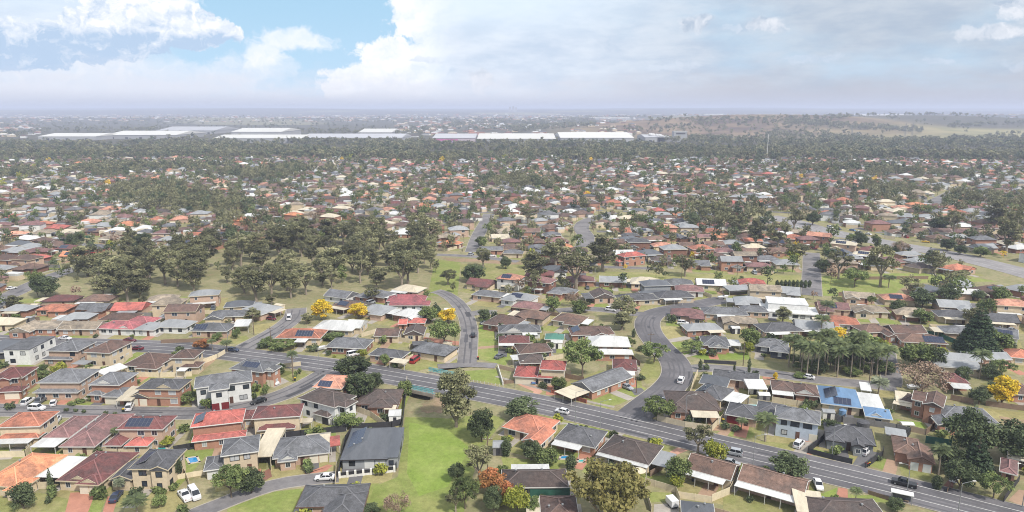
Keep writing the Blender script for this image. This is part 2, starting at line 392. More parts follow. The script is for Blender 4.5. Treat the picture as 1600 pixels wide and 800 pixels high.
def ground_mat():
    mt = bpy.data.materials.new('grass_ground'); mt.use_nodes = True; nt = mt.node_tree; N = nt.nodes; L = nt.links
    pb = N['Principled BSDF']; pb.inputs['Roughness'].default_value = .95; pb.inputs['Specular IOR Level'].default_value = .1
    geo = N.new('ShaderNodeNewGeometry')
    def noise(sc, det=5, ro=.6):
        o = N.new('ShaderNodeTexNoise'); o.inputs['Scale'].default_value = sc; o.inputs['Detail'].default_value = det; o.inputs['Roughness'].default_value = ro; L.new(geo.outputs['Position'], o.inputs['Vector']); return o.outputs['Fac']
    def mr(v, a, b, c=0, d=1):
        o = N.new('ShaderNodeMapRange'); L.new(v, o.inputs[0])
        for k, x in enumerate((a, b, c, d)): o.inputs[k + 1].default_value = x
        return o.outputs[0]
    def mix(f, a, b):
        o = N.new('ShaderNodeMix'); o.data_type = 'RGBA'; L.new(f, o.inputs[0])
        for s, v in ((o.inputs[6], a), (o.inputs[7], b)):
            if isinstance(v, tuple): s.default_value = (*v, 1)
            else: L.new(v, s)
        return o.outputs[2]
    c = mix(mr(noise(.06), .35, .65), srgb(146, 142, 104), srgb(170, 160, 126))
    c = mix(mr(noise(.35, 4), .45, .7, 0, .75), c, srgb(124, 130, 84))
    c = mix(mr(noise(.11, 6, .7), .56, .68, 0, .7), c, srgb(160, 138, 112))
    at = N.new('ShaderNodeAttribute'); at.attribute_name = 'cover'
    sx = N.new('ShaderNodeSeparateColor'); L.new(at.outputs['Color'], sx.inputs[0])
    c = mix(sx.outputs[0], c, mix(mr(noise(.02, 6, .65), .4, .6), srgb(80, 80, 66), srgb(104, 98, 82)))        # wooded ground
    c = mix(sx.outputs[1], c, mix(mr(noise(.006, 7, .65), .4, .62), srgb(158, 134, 104), srgb(96, 80, 72)))    # quarry spoil
    c = mix(sx.outputs[2], c, mix(mr(noise(.01, 6, .6), .4, .6), srgb(176, 164, 118), srgb(140, 138, 96)))      # dry paddock
    hs = N.new('ShaderNodeHueSaturation'); L.new(c, hs.inputs['Color']); L.new(mr(noise(1.3, 3, .7), .25, .75, .8, 1.2), hs.inputs['Value'])
    L.new(hs.outputs[0], pb.inputs['Base Color']); return mt
M_GROUND = ground_mat()
gme = npmesh('ground', np.stack([X, Y, Z], -1).reshape(-1, 3), Q, M_GROUND)
cov = np.zeros((ny, nx, 4), np.float32); cov[..., 3] = 1
fy = np.clip((Y - 1050) / 200, 0, 1) * np.clip((1e9 - Y), 0, 1)
cov[..., 0] = np.clip((Y - 1100) / 150, 0, 1) * np.where(vnoise(X, Y, 1 / 700.) > .55, .3, 1)
PX = 800 + F * X / np.maximum(Y * cp + CAMH * sp, 1)
quarry = np.exp(-((X - 850) / 600) ** 4 - ((Y - 2700) / 600) ** 4)
cov[..., 1] = np.clip(quarry * 1.5, 0, 1)
pad = np.clip(np.exp(-((X - 1650) / 650) ** 4 - ((Y - 2250) / 290) ** 4) * 1.5, 0, 1) * (1 - cov[..., 1] * .6)
cov[..., 2] = pad; cov[..., 0] *= 1 - np.maximum(cov[..., 1], pad)
ca = gme.attributes.new('cover', 'FLOAT_COLOR', 'POINT'); ca.data.foreach_set('color', cov.ravel())
struct(put('ground', gme))

M_ASPH = mat('asphalt', srgb(124, 121, 124), .9, .3, .16, 0, srgb(98, 96, 100), .85, .07, coords='Object', fine=.12)
M_ASPH2 = mat('asphalt_old', srgb(140, 136, 136), .9, .3, .18, 0, srgb(108, 106, 108), .8, .08, fine=.12)
M_ART = mat('asphalt_pale', srgb(160, 156, 156), .9, .5, .12, 0, srgb(140, 136, 136), .6, .1)
M_KERB = mat('kerb_concrete', srgb(178, 170, 156), .9, 1, .15, 0)
M_LINE = mat('road_paint', srgb(214, 212, 208), .7, 1.2, .3, 0)
def ribbon(pts, o0, o1, z):
    v = []; f = []
    for i, p in enumerate(pts):
        a = pts[max(i - 1, 0)]; b = pts[min(i + 1, len(pts) - 1)]; t = (b - a); t.z = 0; t.normalize(); n = Vector((-t.y, t.x, 0))
        v += [(p.x + n.x * o0, p.y + n.y * o0, z), (p.x + n.x * o1, p.y + n.y * o1, z)]
    f = [(2 * i, 2 * i + 1, 2 * i + 3, 2 * i + 2) for i in range(len(pts) - 1)]
    f = [tuple(reversed(q)) for q in f] if o1 > o0 else f
    return v, f
for k, (c, w, nm) in enumerate(RL):
    m = MB(); m.add(*ribbon(c, -w / 2, w / 2, .040 + .005 * (len(RL) - k)))
    m.add(*ribbon(c, -w / 2, -w / 2 - .01, .02))
    struct(m.build(nm, M_ASPH if k in (0, 4) else M_ART if k == 11 else M_ASPH2))
    # kerbs, cut where another road meets
    m = MB()
    for s in (-1, 1):
        run = []
        for i, p in enumerate(c + [None]):
            ok = False
            if p is not None:
                a = c[max(i - 1, 0)]; b = c[min(i + 1, len(c) - 1)]; t = (b - a).normalized(); n = Vector((-t.y, t.x, 0)); q = p + n * s * (w / 2 + .12)
                ok = road_clear(q.x, q.y, k) > .4 and abs((q - BR).length) > 0
            if ok: run.append(q)
            else:
                if len(run) > 2:
                    for a, b in zip(run, run[1:]): m.rectbar((a.x, a.y, -.05), (b.x, b.y, -.05), .3, .18)
                run = []
    if m.v: struct(m.build('kerb', M_KERB))
def mark(k, off, wd=.14, dash=None, a=0, b=1):
    c = RL[k][0]; c = c[int(a * len(c)):int(b * len(c))]; m = MB()
    if dash is None: m.add(*ribbon(c, off - wd / 2, off + wd / 2, .17))
    else:
        for i in range(0, len(c) - 1, dash): m.add(*ribbon(c[i:i + 2], off - wd / 2, off + wd / 2, .17))
    o = m.build('road_marking', M_LINE)
    if o: struct(o)
for off in (-3.25, 3.25): mark(0, off, .2)
mark(0, .0, .18)
mark(11, 0, .25, 4); mark(11, -4, .2); mark(11, 4, .2)
M_WEAR = mat('asphalt_worn', srgb(106, 104, 107), .85, .6, .14, 0); M_PATCH = mat('asphalt_patch', srgb(92, 91, 95), .9, .6, .1, .3)
for k, offs in ((0, (-5.2, -2.4, -.95, 1.1, 2.5)), (4, (-2.3, -.9, .9, 2.3)), (8, (-1.6, 1.6)), (9, (-1.5, 1.5)), (1, (-1.1, 1.1))):
    for off in offs:
        m = MB(); m.add(*ribbon(RL[k][0][1:-1], off - .28, off + .28, .158)); struct(m.build('tyre_wear', M_WEAR))
rpt = random.Random(12)
for i in range(46):
    k = rpt.choice((0, 0, 0, 4, 4, 8, 9, 9, 1, 6, 13)); c, w, nm = RL[k]; j = rpt.randrange(1, len(c) - 4); o_ = rpt.uniform(-w / 2 + .3, w / 2 - 2); m = MB(); m.add(*ribbon(c[j:j + rpt.choice((2, 2, 3, 4))], o_, o_ + rpt.uniform(.5, 1.6), .162 + i * .0001)); struct(m.build('road_patch', M_PATCH))
def sheet(name, pts, m, z=.03, kind='structure'):
    g = [G(*p) for p in pts]; b = MB(); b.add([(p.x, p.y, z) for p in g], [tuple(range(len(g)))])
    me = b.mesh(name, m); 
    if me.polygons[0].normal.z < 0: me.flip_normals()
    o = put(name, me); o['kind'] = kind; return o
GRASSC = dict(green=(srgb(138, 150, 82), srgb(156, 158, 98)), bright=(srgb(132, 152, 72), srgb(146, 160, 86)), dry=(srgb(174, 164, 116), srgb(156, 148, 100)), mid=(srgb(146, 148, 92), srgb(166, 158, 112)), dirt=(srgb(172, 146, 122), srgb(150, 138, 104)), olive=(srgb(116, 122, 70), srgb(138, 132, 88)))
def lawnm(k):
    a, b = GRASSC[k]; return mat('lawn_' + k, a, .95, .8, .2, .08, b, .9, .14, spec=.1, fine=.16)
DRIVEC = dict(conc=srgb(186, 178, 168), red=srgb(194, 138, 116), pink=srgb(206, 160, 138), char=srgb(120, 118, 120), tan=srgb(180, 150, 126), brown=srgb(150, 108, 92))
def drivem(k): return mat('paving_' + k, DRIVEC[k], .9, .8, .1, .05, tuple(x * .7 for x in DRIVEC[k]), .45, .3, fine=.08)

# ---------------------------------------------------------------- houses
WIN = {}
def window_meshes(w, h, fr):
    k = (w, h, fr)
    if k not in WIN:
        m = MB(); t = .13
        m.box(-w / 2, w / 2, -.06, .02, 0, t); m.box(-w / 2, w / 2, -.06, .02, h - t, h)
        m.box(-w / 2, -w / 2 + t, -.06, .02, t, h - t); m.box(w / 2 - t, w / 2, -.06, .02, t, h - t); m.box(-.03, .03, -.05, .02, t, h - t)
        p = MB(); p.box(-w / 2 + t, w / 2 - t, -.025, .02, t, h - t)
        WIN[k] = (m.mesh('window', M_FRAME[fr]), p.mesh('pane', M_GLASS), p.mesh('pane', M_BLIND))
    return WIN[k]
HOUSES = []
def pitched(R, C, x0, x1, y0, y1, he, rt, ov=0.0, tp=.42, cap=True):
    """one roof over a rectangle of eaves; returns the rise"""
    w, d = x1 - x0, y1 - y0; e = rng.uniform(-.012, .012); he += e; t = .16
    if rt in ('flat', 'skillion'):
        r = .25 if rt == 'flat' else .9
        R.add([(x0, y0, he), (x1, y0, he), (x1, y1, he), (x0, y1, he), (x0, y0, he + .2), (x1, y0, he + .2), (x1, y1, he + r), (x0, y1, he + r)],
              [(0, 3, 2, 1), (4, 5, 6, 7), (0, 1, 5, 4), (1, 2, 6, 5), (2, 3, 7, 6), (3, 0, 4, 7)]); return r
    if rt == 'hip':
        s = min(w, d) / 2; r = s * tp
        if w >= d: a, b = (x0 + s, y0 + s), (x1 - s, y1 - s)
        else: a, b = (x0 + s, y0 + s), (x1 - s, y1 - s)
        if abs(w - d) < .05: b = (a[0] + .05, a[1])
    else:
        r = (d if rt == 'gable' else w) / 2 * tp
        a, b = ((x0, (y0 + y1) / 2), (x1, (y0 + y1) / 2)) if rt == 'gable' else (((x0 + x1) / 2, y0), ((x0 + x1) / 2, y1))
    lo = [(x0, y0), (x1, y0), (x1, y1), (x0, y1)]
    vs = [(x, y, he - t) for x, y in lo] + [(x, y, he) for x, y in lo] + [(a[0], a[1], he + r), (b[0], b[1], he + r)]
    horiz = rt == 'gable' or (rt == 'hip' and w >= d)
    fs = [(0, 3, 2, 1), (0, 1, 5, 4), (1, 2, 6, 5), (2, 3, 7, 6), (3, 0, 4, 7)]
    fs += [(4, 5, 9, 8), (5, 6, 9), (6, 7, 8, 9), (7, 4, 8)] if horiz else [(4, 5, 8), (5, 6, 9, 8), (6, 7, 9), (7, 4, 8, 9)]
    R.add(vs, fs)
    if cap and C is not None:
        q = lambda p, z: Vector((p[0], p[1], z + .01))
        C.rectbar(q(a, he + r), q(b, he + r), .28, .09)
        if rt == 'hip':
            es = [(0, a), (1, b if horiz else a), (2, b), (3, a if horiz else b)]
            for k, z in es: C.rectbar(q(lo[k], he), q(z, he + r), .26, .08)
    return r
def house(label, ref, x1, y1, x2, y2, d, st=1, roof='brown', wall='brick', rt='hip', wings=(), gar=(), awn=(), sol=(), gab=(), gut='w', fr='w', tp=.42, lod=0, eh=None, group=None, world=None, door=True, desc=None, cat='house'):
    he = eh or (2.65 if st == 1 else 5.35)
    if world: cx, cyy, rz, w = world; org = Vector((cx, cyy, 0))
    else:
        A, B = G(x1, y1, he), G(x2, y2, he); w = (B - A).xy.length; rz = math.atan2(B.y - A.y, B.x - A.x); org = Vector(((A.x + B.x) / 2, (A.y + B.y) / 2, 0))
    root = empty('house' if cat == 'house' else cat.replace(' ', '_'), org, rz)
    inv = Matrix.Rotation(-rz, 3, 'Z')
    ms = [(-w / 2, w / 2, 0, d, he, rt, st)]
    for wg in wings:
        if world: xa, xb, ya, yb, ws, wr = wg; 
        else:
            a, b, c_, e_, wd, ws, wr = wg; hh = 2.65 if ws == 1 else (eh or 5.35)
            p, q = inv @ (G(a, b, hh) - org), inv @ (G(c_, e_, hh) - org)
            xa, xb = min(p.x, q.x), max(p.x, q.x); ya = (p.y + q.y) / 2; yb = ya + wd
        ms.append((xa, xb, ya, yb, 2.65 if ws == 1 else (eh or 5.35), wr, ws))
    WB, RB, CB, GB = MB(), MB(), MB(), MB(); planes = []
    tile = roof not in METAL
    for k, (xa, xb, ya, yb, hh, r_, s_) in enumerate(ms):
        i = .5 if r_ != 'flat' else .15; e = .004 * k
        if r_ == 'flat':
            WB.box(xa + i, xb - i, ya + i, yb - i, -.3, hh - .01 + e)
        elif r_ in ('gable', 'gableT'):
            rr = ((yb - ya) if r_ == 'gable' else (xb - xa)) / 2 * tp; o = .12
            if r_ == 'gable':
                g = i + .0; ym = (ya + yb) / 2; hi_ = hh + rr * (1 - g / ((yb - ya) / 2)) * 0 + rr
                X0, X1 = xa + .25, xb - .25
                prof = [(ya + i, -.3), (yb - i, -.3), (yb - i, hh + i * tp - .06), (ym, hh + rr - .06), (ya + i, hh + i * tp - .06)]
                vs = [(X0, y, z) for y, z in prof] + [(X1, y, z) for y, z in prof]
            else:
                xm = (xa + xb) / 2; Y0, Y1 = ya + .25, yb - .25
                prof = [(xb - i, -.3), (xa + i, -.3), (xa + i, hh + i * tp - .06), (xm, hh + rr - .06), (xb - i, hh + i * tp - .06)]
                vs = [(x, Y0, z) for x, z in prof] + [(x, Y1, z) for x, z in prof]
            n = 5; WB.add(vs, [tuple(range(n - 1, -1, -1)), tuple(range(n, 2 * n))] + [(j, (j + 1) % n, n + (j + 1) % n, n + j) for j in range(n)])
        else: WB.box(xa + i, xb - i, ya + i, yb - i, -.3, hh - .2 + e)
        rise = pitched(RB, CB if (tile and lod == 0) else None, xa, xb, ya, yb, hh, r_, tp=tp)
        planes.append(rise)
        if r_ not in ('flat',) and lod < 2:
            z0 = hh - .2; z1 = hh + .03; g = .1
            GB.box(xa - g, xb + g, ya - g, ya - .002, z0, z1) if r_ != 'gableT' else None
            if r_ != 'gable':
                GB.box(xa - g, xa - .002, ya, yb, z0, z1); GB.box(xb + .002, xb + g, ya, yb, z0, z1)
            if r_ == 'gableT' or r_ == 'gable':                 # barge boards
                rr = rise
                if r_ == 'gableT':
                    xm = (xa + xb) / 2
                    for s in (xa, xb): GB.rectbar((s, ya - .05, hh - .1), (xm, ya - .05, hh + rr - .1), .1, .2)
                else:
                    ym = (ya + yb) / 2
                    for s in (ya, yb):
                        for xx in (xa - .05, xb + .05): GB.rectbar((xx, s, hh - .1), (xx, ym, hh + rr - .1), .1, .2)
    put('wall', WB.mesh('wall', wallm(wall)), root)
    ro = put('roof', RB.mesh('roof', roofm(roof)), root)
    if CB.v: put('ridge_cap', CB.mesh('ridge_cap', capm(roof)), ro)
    if GB.v: put('gutter', GB.mesh('gutter', M_GUT[gut]), ro)
    def covered(x, y, z, k):
        for j, (xa, xb, ya, yb, hh, r_, s_) in enumerate(ms):
            if j != k and xa + .3 < x < xb - .3 and ya + .3 < y < yb - .3 and z < hh + 1.4: return True
        return False
    garx = []
    for (k, f0, f1, dc) in gar:                                  # garage doors on the front wall of mass k
        xa, xb, ya, yb, hh, r_, s_ = ms[k]; a, b = xa + (xb - xa) * f0, xa + (xb - xa) * f1; yw = ya + (.25 if r_ == 'gableT' else .5)
        m = MB(); n = 4
        for q in range(n): m.box(a, b, yw - .05, yw + .03, .02 + q * .54, .02 + q * .54 + .53)
        put('garage_door', m.mesh('garage_door', doorm(dc)), root); garx.append((k, a - .3, b + .3))
    for aw in awn:                                                # flat patio or carport roofs on posts
        f0, f1, dep, ac = aw[:4]; k = aw[4] if len(aw) > 4 else 0; side = aw[5] if len(aw) > 5 else 'f'
        xa, xb, ya, yb, hh, r_, s_ = ms[k]; h = 2.45
        if side == 'f': bx = (xa + (xb - xa) * f0, xa + (xb - xa) * f1, ya - dep, ya - .12)
        elif side == 'l': bx = (xa - dep, xa - .12, ya + (yb - ya) * f0, ya + (yb - ya) * f1)
        elif side == 'b': bx = (xa + (xb - xa) * f0, xa + (xb - xa) * f1, yb + .12, yb + dep)
        else: bx = (xb + .12, xb + dep, ya + (yb - ya) * f0, ya + (yb - ya) * f1)
        m = MB(); m.box(*bx, h, h + .12)
        a_ = put('patio_roof', m.mesh('patio_roof', roofm(ac)), root)
        L_ = max(bx[1] - bx[0], bx[3] - bx[2]); n = max(2, int(L_ / 3.2) + 1)
        if lod < 2:
            for q in range(n):
                t = q / (n - 1)
                if side in 'fb': px_, py_ = bx[0] + .15 + (bx[1] - bx[0] - .3) * t, (bx[2] + .15 if side == 'f' else bx[3] - .15)
                else: px_, py_ = (bx[0] + .15 if side == 'l' else bx[1] - .15), bx[2] + .15 + (bx[3] - bx[2] - .3) * t
                pm = POSTM; put('post', pm, root, (px_, py_, 0))
    for (k, side, u0, u1, v0, v1) in sol:
        xa, xb, ya, yb, hh, r_, s_ = ms[k]; rise = planes[k]
        dd = (yb - ya) / 2 if side in 'fb' else (xb - xa) / 2
        if r_ == 'hip': dd = min(yb - ya, xb - xa) / 2
        if side in 'fb':
            o = Vector((xa, ya if side == 'f' else yb, hh)); eu = Vector((xb - xa, 0, 0)); ev = Vector((0, dd if side == 'f' else -dd, rise))
        else:
            o = Vector((xa if side == 'l' else xb, ya, hh)); eu = Vector((0, yb - ya, 0)); ev = Vector((dd if side == 'l' else -dd, 0, rise))
        nrm = eu.cross(ev).normalized(); nrm = nrm if nrm.z > 0 else -nrm
        nu = max(1, round(eu.length * (u1 - u0) / 1.05)); nv = max(1, round(ev.length * (v1 - v0) / 1.65))
        m = MB(); fm = MB()
        for a in range(nu):
            for b in range(nv):
                ua, ub = u0 + (u1 - u0) * (a + .03) / nu, u0 + (u1 - u0) * (a + .97) / nu; va, vb = v0 + (v1 - v0) * (b + .02) / nv, v0 + (v1 - v0) * (b + .98) / nv
                lo_ = [o + eu * ua + ev * va, o + eu * ub + ev * va, o + eu * ub + ev * vb, o + eu * ua + ev * vb]
                vs = [p + nrm * .09 for p in lo_] + [p + nrm * .13 for p in lo_]
                m.add(vs, [(4, 5, 6, 7), (0, 1, 5, 4), (1, 2, 6, 5), (2, 3, 7, 6), (3, 0, 4, 7)])
        lo_ = [o + eu * u0 + ev * v0, o + eu * u1 + ev * v0, o + eu * u1 + ev * v1, o + eu * u0 + ev * v1]
        fm.add([p + nrm * .03 for p in lo_] + [p + nrm * .088 for p in lo_], [(0, 3, 2, 1), (4, 5, 6, 7), (0, 1, 5, 4), (1, 2, 6, 5), (2, 3, 7, 6), (3, 0, 4, 7)])
        so = put('solar_panel', m.mesh('solar_panel', M_SOLAR), root)
        if lod == 0: put('panel_frame', fm.mesh('panel_frame', M_SOLARF), so)
    for (k, f, gw) in gab:                                        # small gable on the front slope
        xa, xb, ya, yb, hh, r_, s_ = ms[k]; xc = xa + (xb - xa) * f; rr = gw / 2 * .5; dep = min(2.2, (yb - ya) * .4)
        g = MB(); y0 = ya + .5
        g.add([(xc - gw / 2, y0, hh + .2), (xc + gw / 2, y0, hh + .2), (xc, y0, hh + .25 + rr), (xc - gw / 2, y0 + dep, hh + .2), (xc + gw / 2, y0 + dep, hh + .2), (xc, y0 + dep + 1, hh + .25 + rr)],
              [(0, 1, 2), (0, 2, 5, 3), (1, 4, 5, 2), (3, 5, 4)])
        go = put('roof_gable', g.mesh('roof_gable', roofm(roof)), ro)
        t = MB(); t.add([(xc - gw / 2 + .1, y0 - .03, hh + .22), (xc + gw / 2 - .1, y0 - .03, hh + .22), (xc, y0 - .03, hh + .18 + rr), (xc - gw / 2 + .1, y0 + .02, hh + .22), (xc + gw / 2 - .1, y0 + .02, hh + .22), (xc, y0 + .02, hh + .18 + rr)], [(0, 1, 2), (5, 4, 3), (0, 3, 4, 1), (1, 4, 5, 2), (2, 5, 3, 0)])
        for s in (-1, 1): t.rectbar((xc + s * gw / 2, y0 - .06, hh + .14), (xc, y0 - .06, hh + .2 + rr), .1, .12)
        put('gable_end', t.mesh('gable_end', M_GUT['c' if gut == 'd' else gut]), root)
    # windows and a door
    if lod < 2:
        for k, (xa, xb, ya, yb, hh, r_, s_) in enumerate(ms):
            ii = .25 if r_ == 'gableT' else (.5 if r_ != 'flat' else .15); jj = .25 if r_ == 'gable' else (.5 if r_ != 'flat' else .15)
            sides = [('f', xb - xa), ('r', yb - ya), ('l', yb - ya)]
            for (sdn, ln) in sides:
                if lod == 1 and sdn != 'f' and s_ == 1: continue
                n = max(1, int((ln - 1) / (3.3 if lod == 0 else 4.5)))
                for s in range(s_):
                    for q in range(n):
                        t = (q + .5) / n + rng.uniform(-.06, .06); u = .9 + (ln - 1.8) * t
                        if sdn == 'f': x, y, rw = xa + u, ya + ii, 0; ox, oy = x, y - .6
                        elif sdn == 'r': x, y, rw = xb - jj, ya + u, math.pi / 2; ox, oy = x + .6, y
                        else: x, y, rw = xa + jj, ya + u, -math.pi / 2; ox, oy = x - .6, y
                        z = s * (2.7 if not eh else eh / 2) + .75
                        if covered(ox, oy, z, k) or covered(x, y, z, k): continue
                        if sdn == 'f' and s == 0 and any(g_[0] == k and g_[1] - .8 < x < g_[2] + .8 for g_ in garx): continue
                        isd = door and k == 0 and s == 0 and sdn == 'f' and q == n // 2
                        if isd:
                            put('front_door', DOORM, root, (x, y, 0), rw); continue
                        if lod == 1 and rng.random() < .25: continue
                        ww, wh = rng.choice(((2.2, 1.5), (1.5, 1.4), (1.8, 1.4), (1.2, 1.4)) if ln > 5 else ((1.5, 1.4), (1.2, 1.3)))
                        fm, p1, p2 = window_meshes(ww, wh, fr)
                        wo = put('window', fm, root, (x, y, z), rw)
                        if lod == 0: put('pane', p2 if rng.random() < .3 else p1, wo)
                        else: put('pane', p1, wo)
    # small things on the roof
    if lod == 0 and tile is not None:
        for q in range(rng.randint(0, 2)):
            xx = rng.uniform(-w * .3, w * .3); yy = d * rng.uniform(.3, .7)
            s = min(w, d) / 2; rz_ = min(yy, d - yy, xx + w / 2, w / 2 - xx) if rt == 'hip' else min(yy, d - yy)
            if rt in ('hip', 'gable'): put('roof_vent', VENTM, root, (xx, yy, he + rz_ * tp - .1))
    tag(root, cat, label, group, desc, at=(org.x + math.cos(rz + math.pi / 2) * d / 2, org.y + math.sin(rz + math.pi / 2) * d / 2, he), ref=ref)
    fp = []
    for (xa, xb, ya, yb, hh, r_, s_) in ms:
        M_ = Matrix.Rotation(rz, 3, 'Z'); fp.append([(org + M_ @ Vector((x, y, 0))).xy[:] for x, y in ((xa, ya), (xb, ya), (xb, yb), (xa, yb))])
    HOUSES.append(dict(o=root, c=(org + Matrix.Rotation(rz, 3, 'Z') @ Vector((0, d / 2, 0))).xy[:], w=w, d=d, rz=rz, fp=fp, r=math.hypot(w, d) / 2))
    return root
m = MB(); m.box(-.06, .06, -.06, .06, -.2, 2.44); POSTM = m.mesh('post', M_POST)
m = MB(); m.box(-.5, .5, -.05, .03, .02, 2.15); DOORM = m.mesh('front_door', mat('door_paint', srgb(96, 70, 60), .5, rand=.5))
m = MB(); m.lathe([(.13, -.1), (.13, .35), (.24, .38), (.3, .5), (.24, .62), (.05, .7)], 8); VENTM = m.mesh('roof_vent', M_STEEL)
def blocked(x, y, pad=0.0):
    for h in HOUSES:
        dx, dy = x - h['c'][0], y - h['c'][1]
        if dx * dx + dy * dy > (h['r'] + 14 + pad) ** 2: continue
        for q in h['fp']:
            if inpoly(x, y, q): return True
            if pad:
                for i in range(4):
                    a, b = Vector(q[i]), Vector(q[(i + 1) % 4]); t = max(0, min(1, (Vector((x, y)) - a).dot(b - a) / max((b - a).length_squared, 1e-6)))
                    if (a + (b - a) * t - Vector((x, y))).length < pad: return True
    return False

# ---------------------------------------------------------------- trees
ALB = 1.1
LEAF = dict(gum=mat('leaf_gum', srgb(116, 116, 85), .7, 2, .1, .36, tone=.65, trans=.25, spec=.15), fig=mat('leaf_dark', srgb(82, 92, 64), .7, 2, .1, .26, tone=.5, trans=.2, spec=.15),
            round=mat('leaf_green', srgb(102, 114, 70), .7, 2, .1, .28, tone=.5, trans=.25, spec=.15), wattle=mat('leaf_yellow', srgb(206, 178, 58), .7, 2, .1, .06, tone=.3, trans=.25, spec=.15),
            gumy=mat('leaf_olive', srgb(124, 118, 72), .7, 2, .1, .15, tone=.45, trans=.25, spec=.15), autumn=mat('leaf_autumn', srgb(150, 106, 66), .7, 2, .1, .1, tone=.35, trans=.25, spec=.15),
            bare=mat('leaf_twig', srgb(132, 114, 98), .85, 2, .1, .1, tone=.3, trans=.1, spec=.1), palm=mat('leaf_palm', srgb(92, 102, 68), .6, 2, .1, .15, tone=.4, trans=.2, spec=.2),
            pine=mat('leaf_pine', srgb(62, 76, 54), .7, 2, .1, .1, tone=.4, trans=.15, spec=.15), lime=mat('leaf_lime', srgb(138, 142, 62), .7, 2, .1, .15, tone=.4, trans=.25, spec=.15))
ALB = .68
BARK = mat('bark', srgb(122, 108, 94), .95, 3, .2, .2); BARKP = mat('bark_pale', srgb(158, 146, 130), .95, 3, .2, .15)
def leaves(centres, radii, per, size, flat=.75, seed=0, tone=None):
    r = np.random.default_rng(seed); V = []; T = []
    for (c, rad) in zip(centres, radii):
        n = int(per * (rad ** 2)) + 8
        d = r.normal(size=(n, 3)); d /= np.linalg.norm(d, axis=1)[:, None]
        rr = rad * (r.random(n) ** .45)[:, None]; p = np.array(c) + d * rr * np.array([1, 1, flat])
        nr = d * .6 + r.normal(size=(n, 3)) * .6 + np.array([0, 0, .35]); nr /= np.linalg.norm(nr, axis=1)[:, None]
        a = np.cross(nr, r.normal(size=(n, 3))); a /= np.linalg.norm(a, axis=1)[:, None]; b = np.cross(nr, a)
        s = size * r.uniform(.6, 1.25, n)[:, None]; a *= s; b *= s * r.uniform(.5, .8, n)[:, None]
        V.append(np.stack([p - a - b * .3, p + b, p + a + b * .3, p - b], 1)); t = np.clip(r.normal(.5, .2) + r.normal(0, .16, n), 0, 1); T.append(t)
    V = np.concatenate(V).reshape(-1, 3); T = np.concatenate(T)
    return V, np.arange(len(V)).reshape(-1, 4), T
TREES = {}     # kind -> list of (trunk mesh, crown mesh, nominal height, nominal width)
def add_variant(kind, cen, rad, per, size, limbs, leaf, bark, flat=.75, seed=0):
    V, Qd, T = leaves(cen, rad, per, size, flat, seed)
    crown = npmesh('crown', V, Qd, leaf, T)
    m = MB()
    for a, b, r1, r2 in limbs: m.bar(a, b, r1, r2, 6)
    tr = m.mesh('trunk', bark)
    h = V[:, 2].max(); w = 2 * np.percentile(np.hypot(V[:, 0], V[:, 1]), 96)
    TREES.setdefault(kind, []).append((tr, crown, float(h), float(w), (V, T)))
def broad(kind, leaf, seed, H=10, Wd=8, base=.35, n=26, cl=1.25, per=60, size=.3, spread=.9, bark=BARK, flat=.75, gaps=.5, limb=True):
    r = random.Random(seed); cen = []; rad = []; limbs = []
    zc = H * (base + 1) / 2; rz_ = H * (1 - base) / 2
    fork = Vector((r.uniform(-.3, .3), r.uniform(-.3, .3), H * base * .9)); limbs.append((Vector((0, 0, -.3)), fork, H * .03, H * .021))
    main = []
    for i in range(r.randint(4, 6)):
        t = i * 2.4 + r.random(); q = Vector((math.cos(t) * Wd * .26, math.sin(t) * Wd * .26, H * (base + (1 - base) * r.uniform(.35, .6)))); limbs.append((fork, q, H * .016, H * .008)); main.append(q)
    for i in range(n):
        for _ in range(20):
            p = Vector((r.uniform(-1, 1), r.uniform(-1, 1), r.uniform(-1, 1)))
            if p.length > 1 or p.length < gaps * r.random(): continue
            if p.z < -.5 and (p.x ** 2 + p.y ** 2) < .15: continue
            break
        rr = cl * r.uniform(.65, 1.3)
        q = Vector((p.x * (Wd / 2 - rr * .7), p.y * (Wd / 2 - rr * .7), zc + p.z * (rz_ - rr * .5))); q.x += r.uniform(-.4, .4)
        cen.append(q); rad.append(rr)
        if limb and i % 2 == 0:
            b = min(main, key=lambda k: (k - q).length); limbs.append((b, q, H * .007, H * .003))
    add_variant(kind, cen, rad, per, size, limbs, leaf, bark, flat, seed)
for s in range(4): broad('gum', LEAF['gum'], 10 + s, 15, 9.5, .28, 28 + 5 * (s % 3), 1.3, 52, .33, bark=BARKP, flat=.75, gaps=.7)
for s in range(2): broad('tallgum', LEAF['gum'], 20 + s, 18, 9, .22, 34, 1.5, 48, .36, bark=BARKP, flat=.7, gaps=.75)
for s in range(2): broad('gumy', LEAF['gumy'], 30 + s, 9, 11, .18, 34, 1.35, 60, .3, bark=BARKP, flat=.65, gaps=.7)
for s in range(3): broad('fig', LEAF['fig'], 40 + s, 10, 9.5, .12, 40, 1.5, 56, .32, gaps=.7, flat=.85)
for s in range(3): broad('round', LEAF['round'], 50 + s, 7, 6.4, .1, 30, 1.1, 80, .26, gaps=.7, flat=.9)
for s in range(2): broad('oak', LEAF['round'], 60 + s, 8, 10, .32, 34, 1.25, 64, .28, gaps=.75, flat=.6)
for s in range(2): broad('lime', LEAF['lime'], 65 + s, 6, 6, .2, 26, 1.05, 80, .26, gaps=.7, flat=.8)
for s in range(2): broad('wattle', LEAF['wattle'], 70 + s, 7.5, 6, .14, 30, 1.05, 90, .26, gaps=.7, flat=.8)
for s in range(2): broad('autumn', LEAF['autumn'], 80 + s, 6, 6, .15, 28, 1.0, 80, .25, gaps=.7)
for s in range(2): broad('bare', LEAF['bare'], 90 + s, 7, 10, .18, 40, 1.2, 34, .2, gaps=.5, flat=.8)
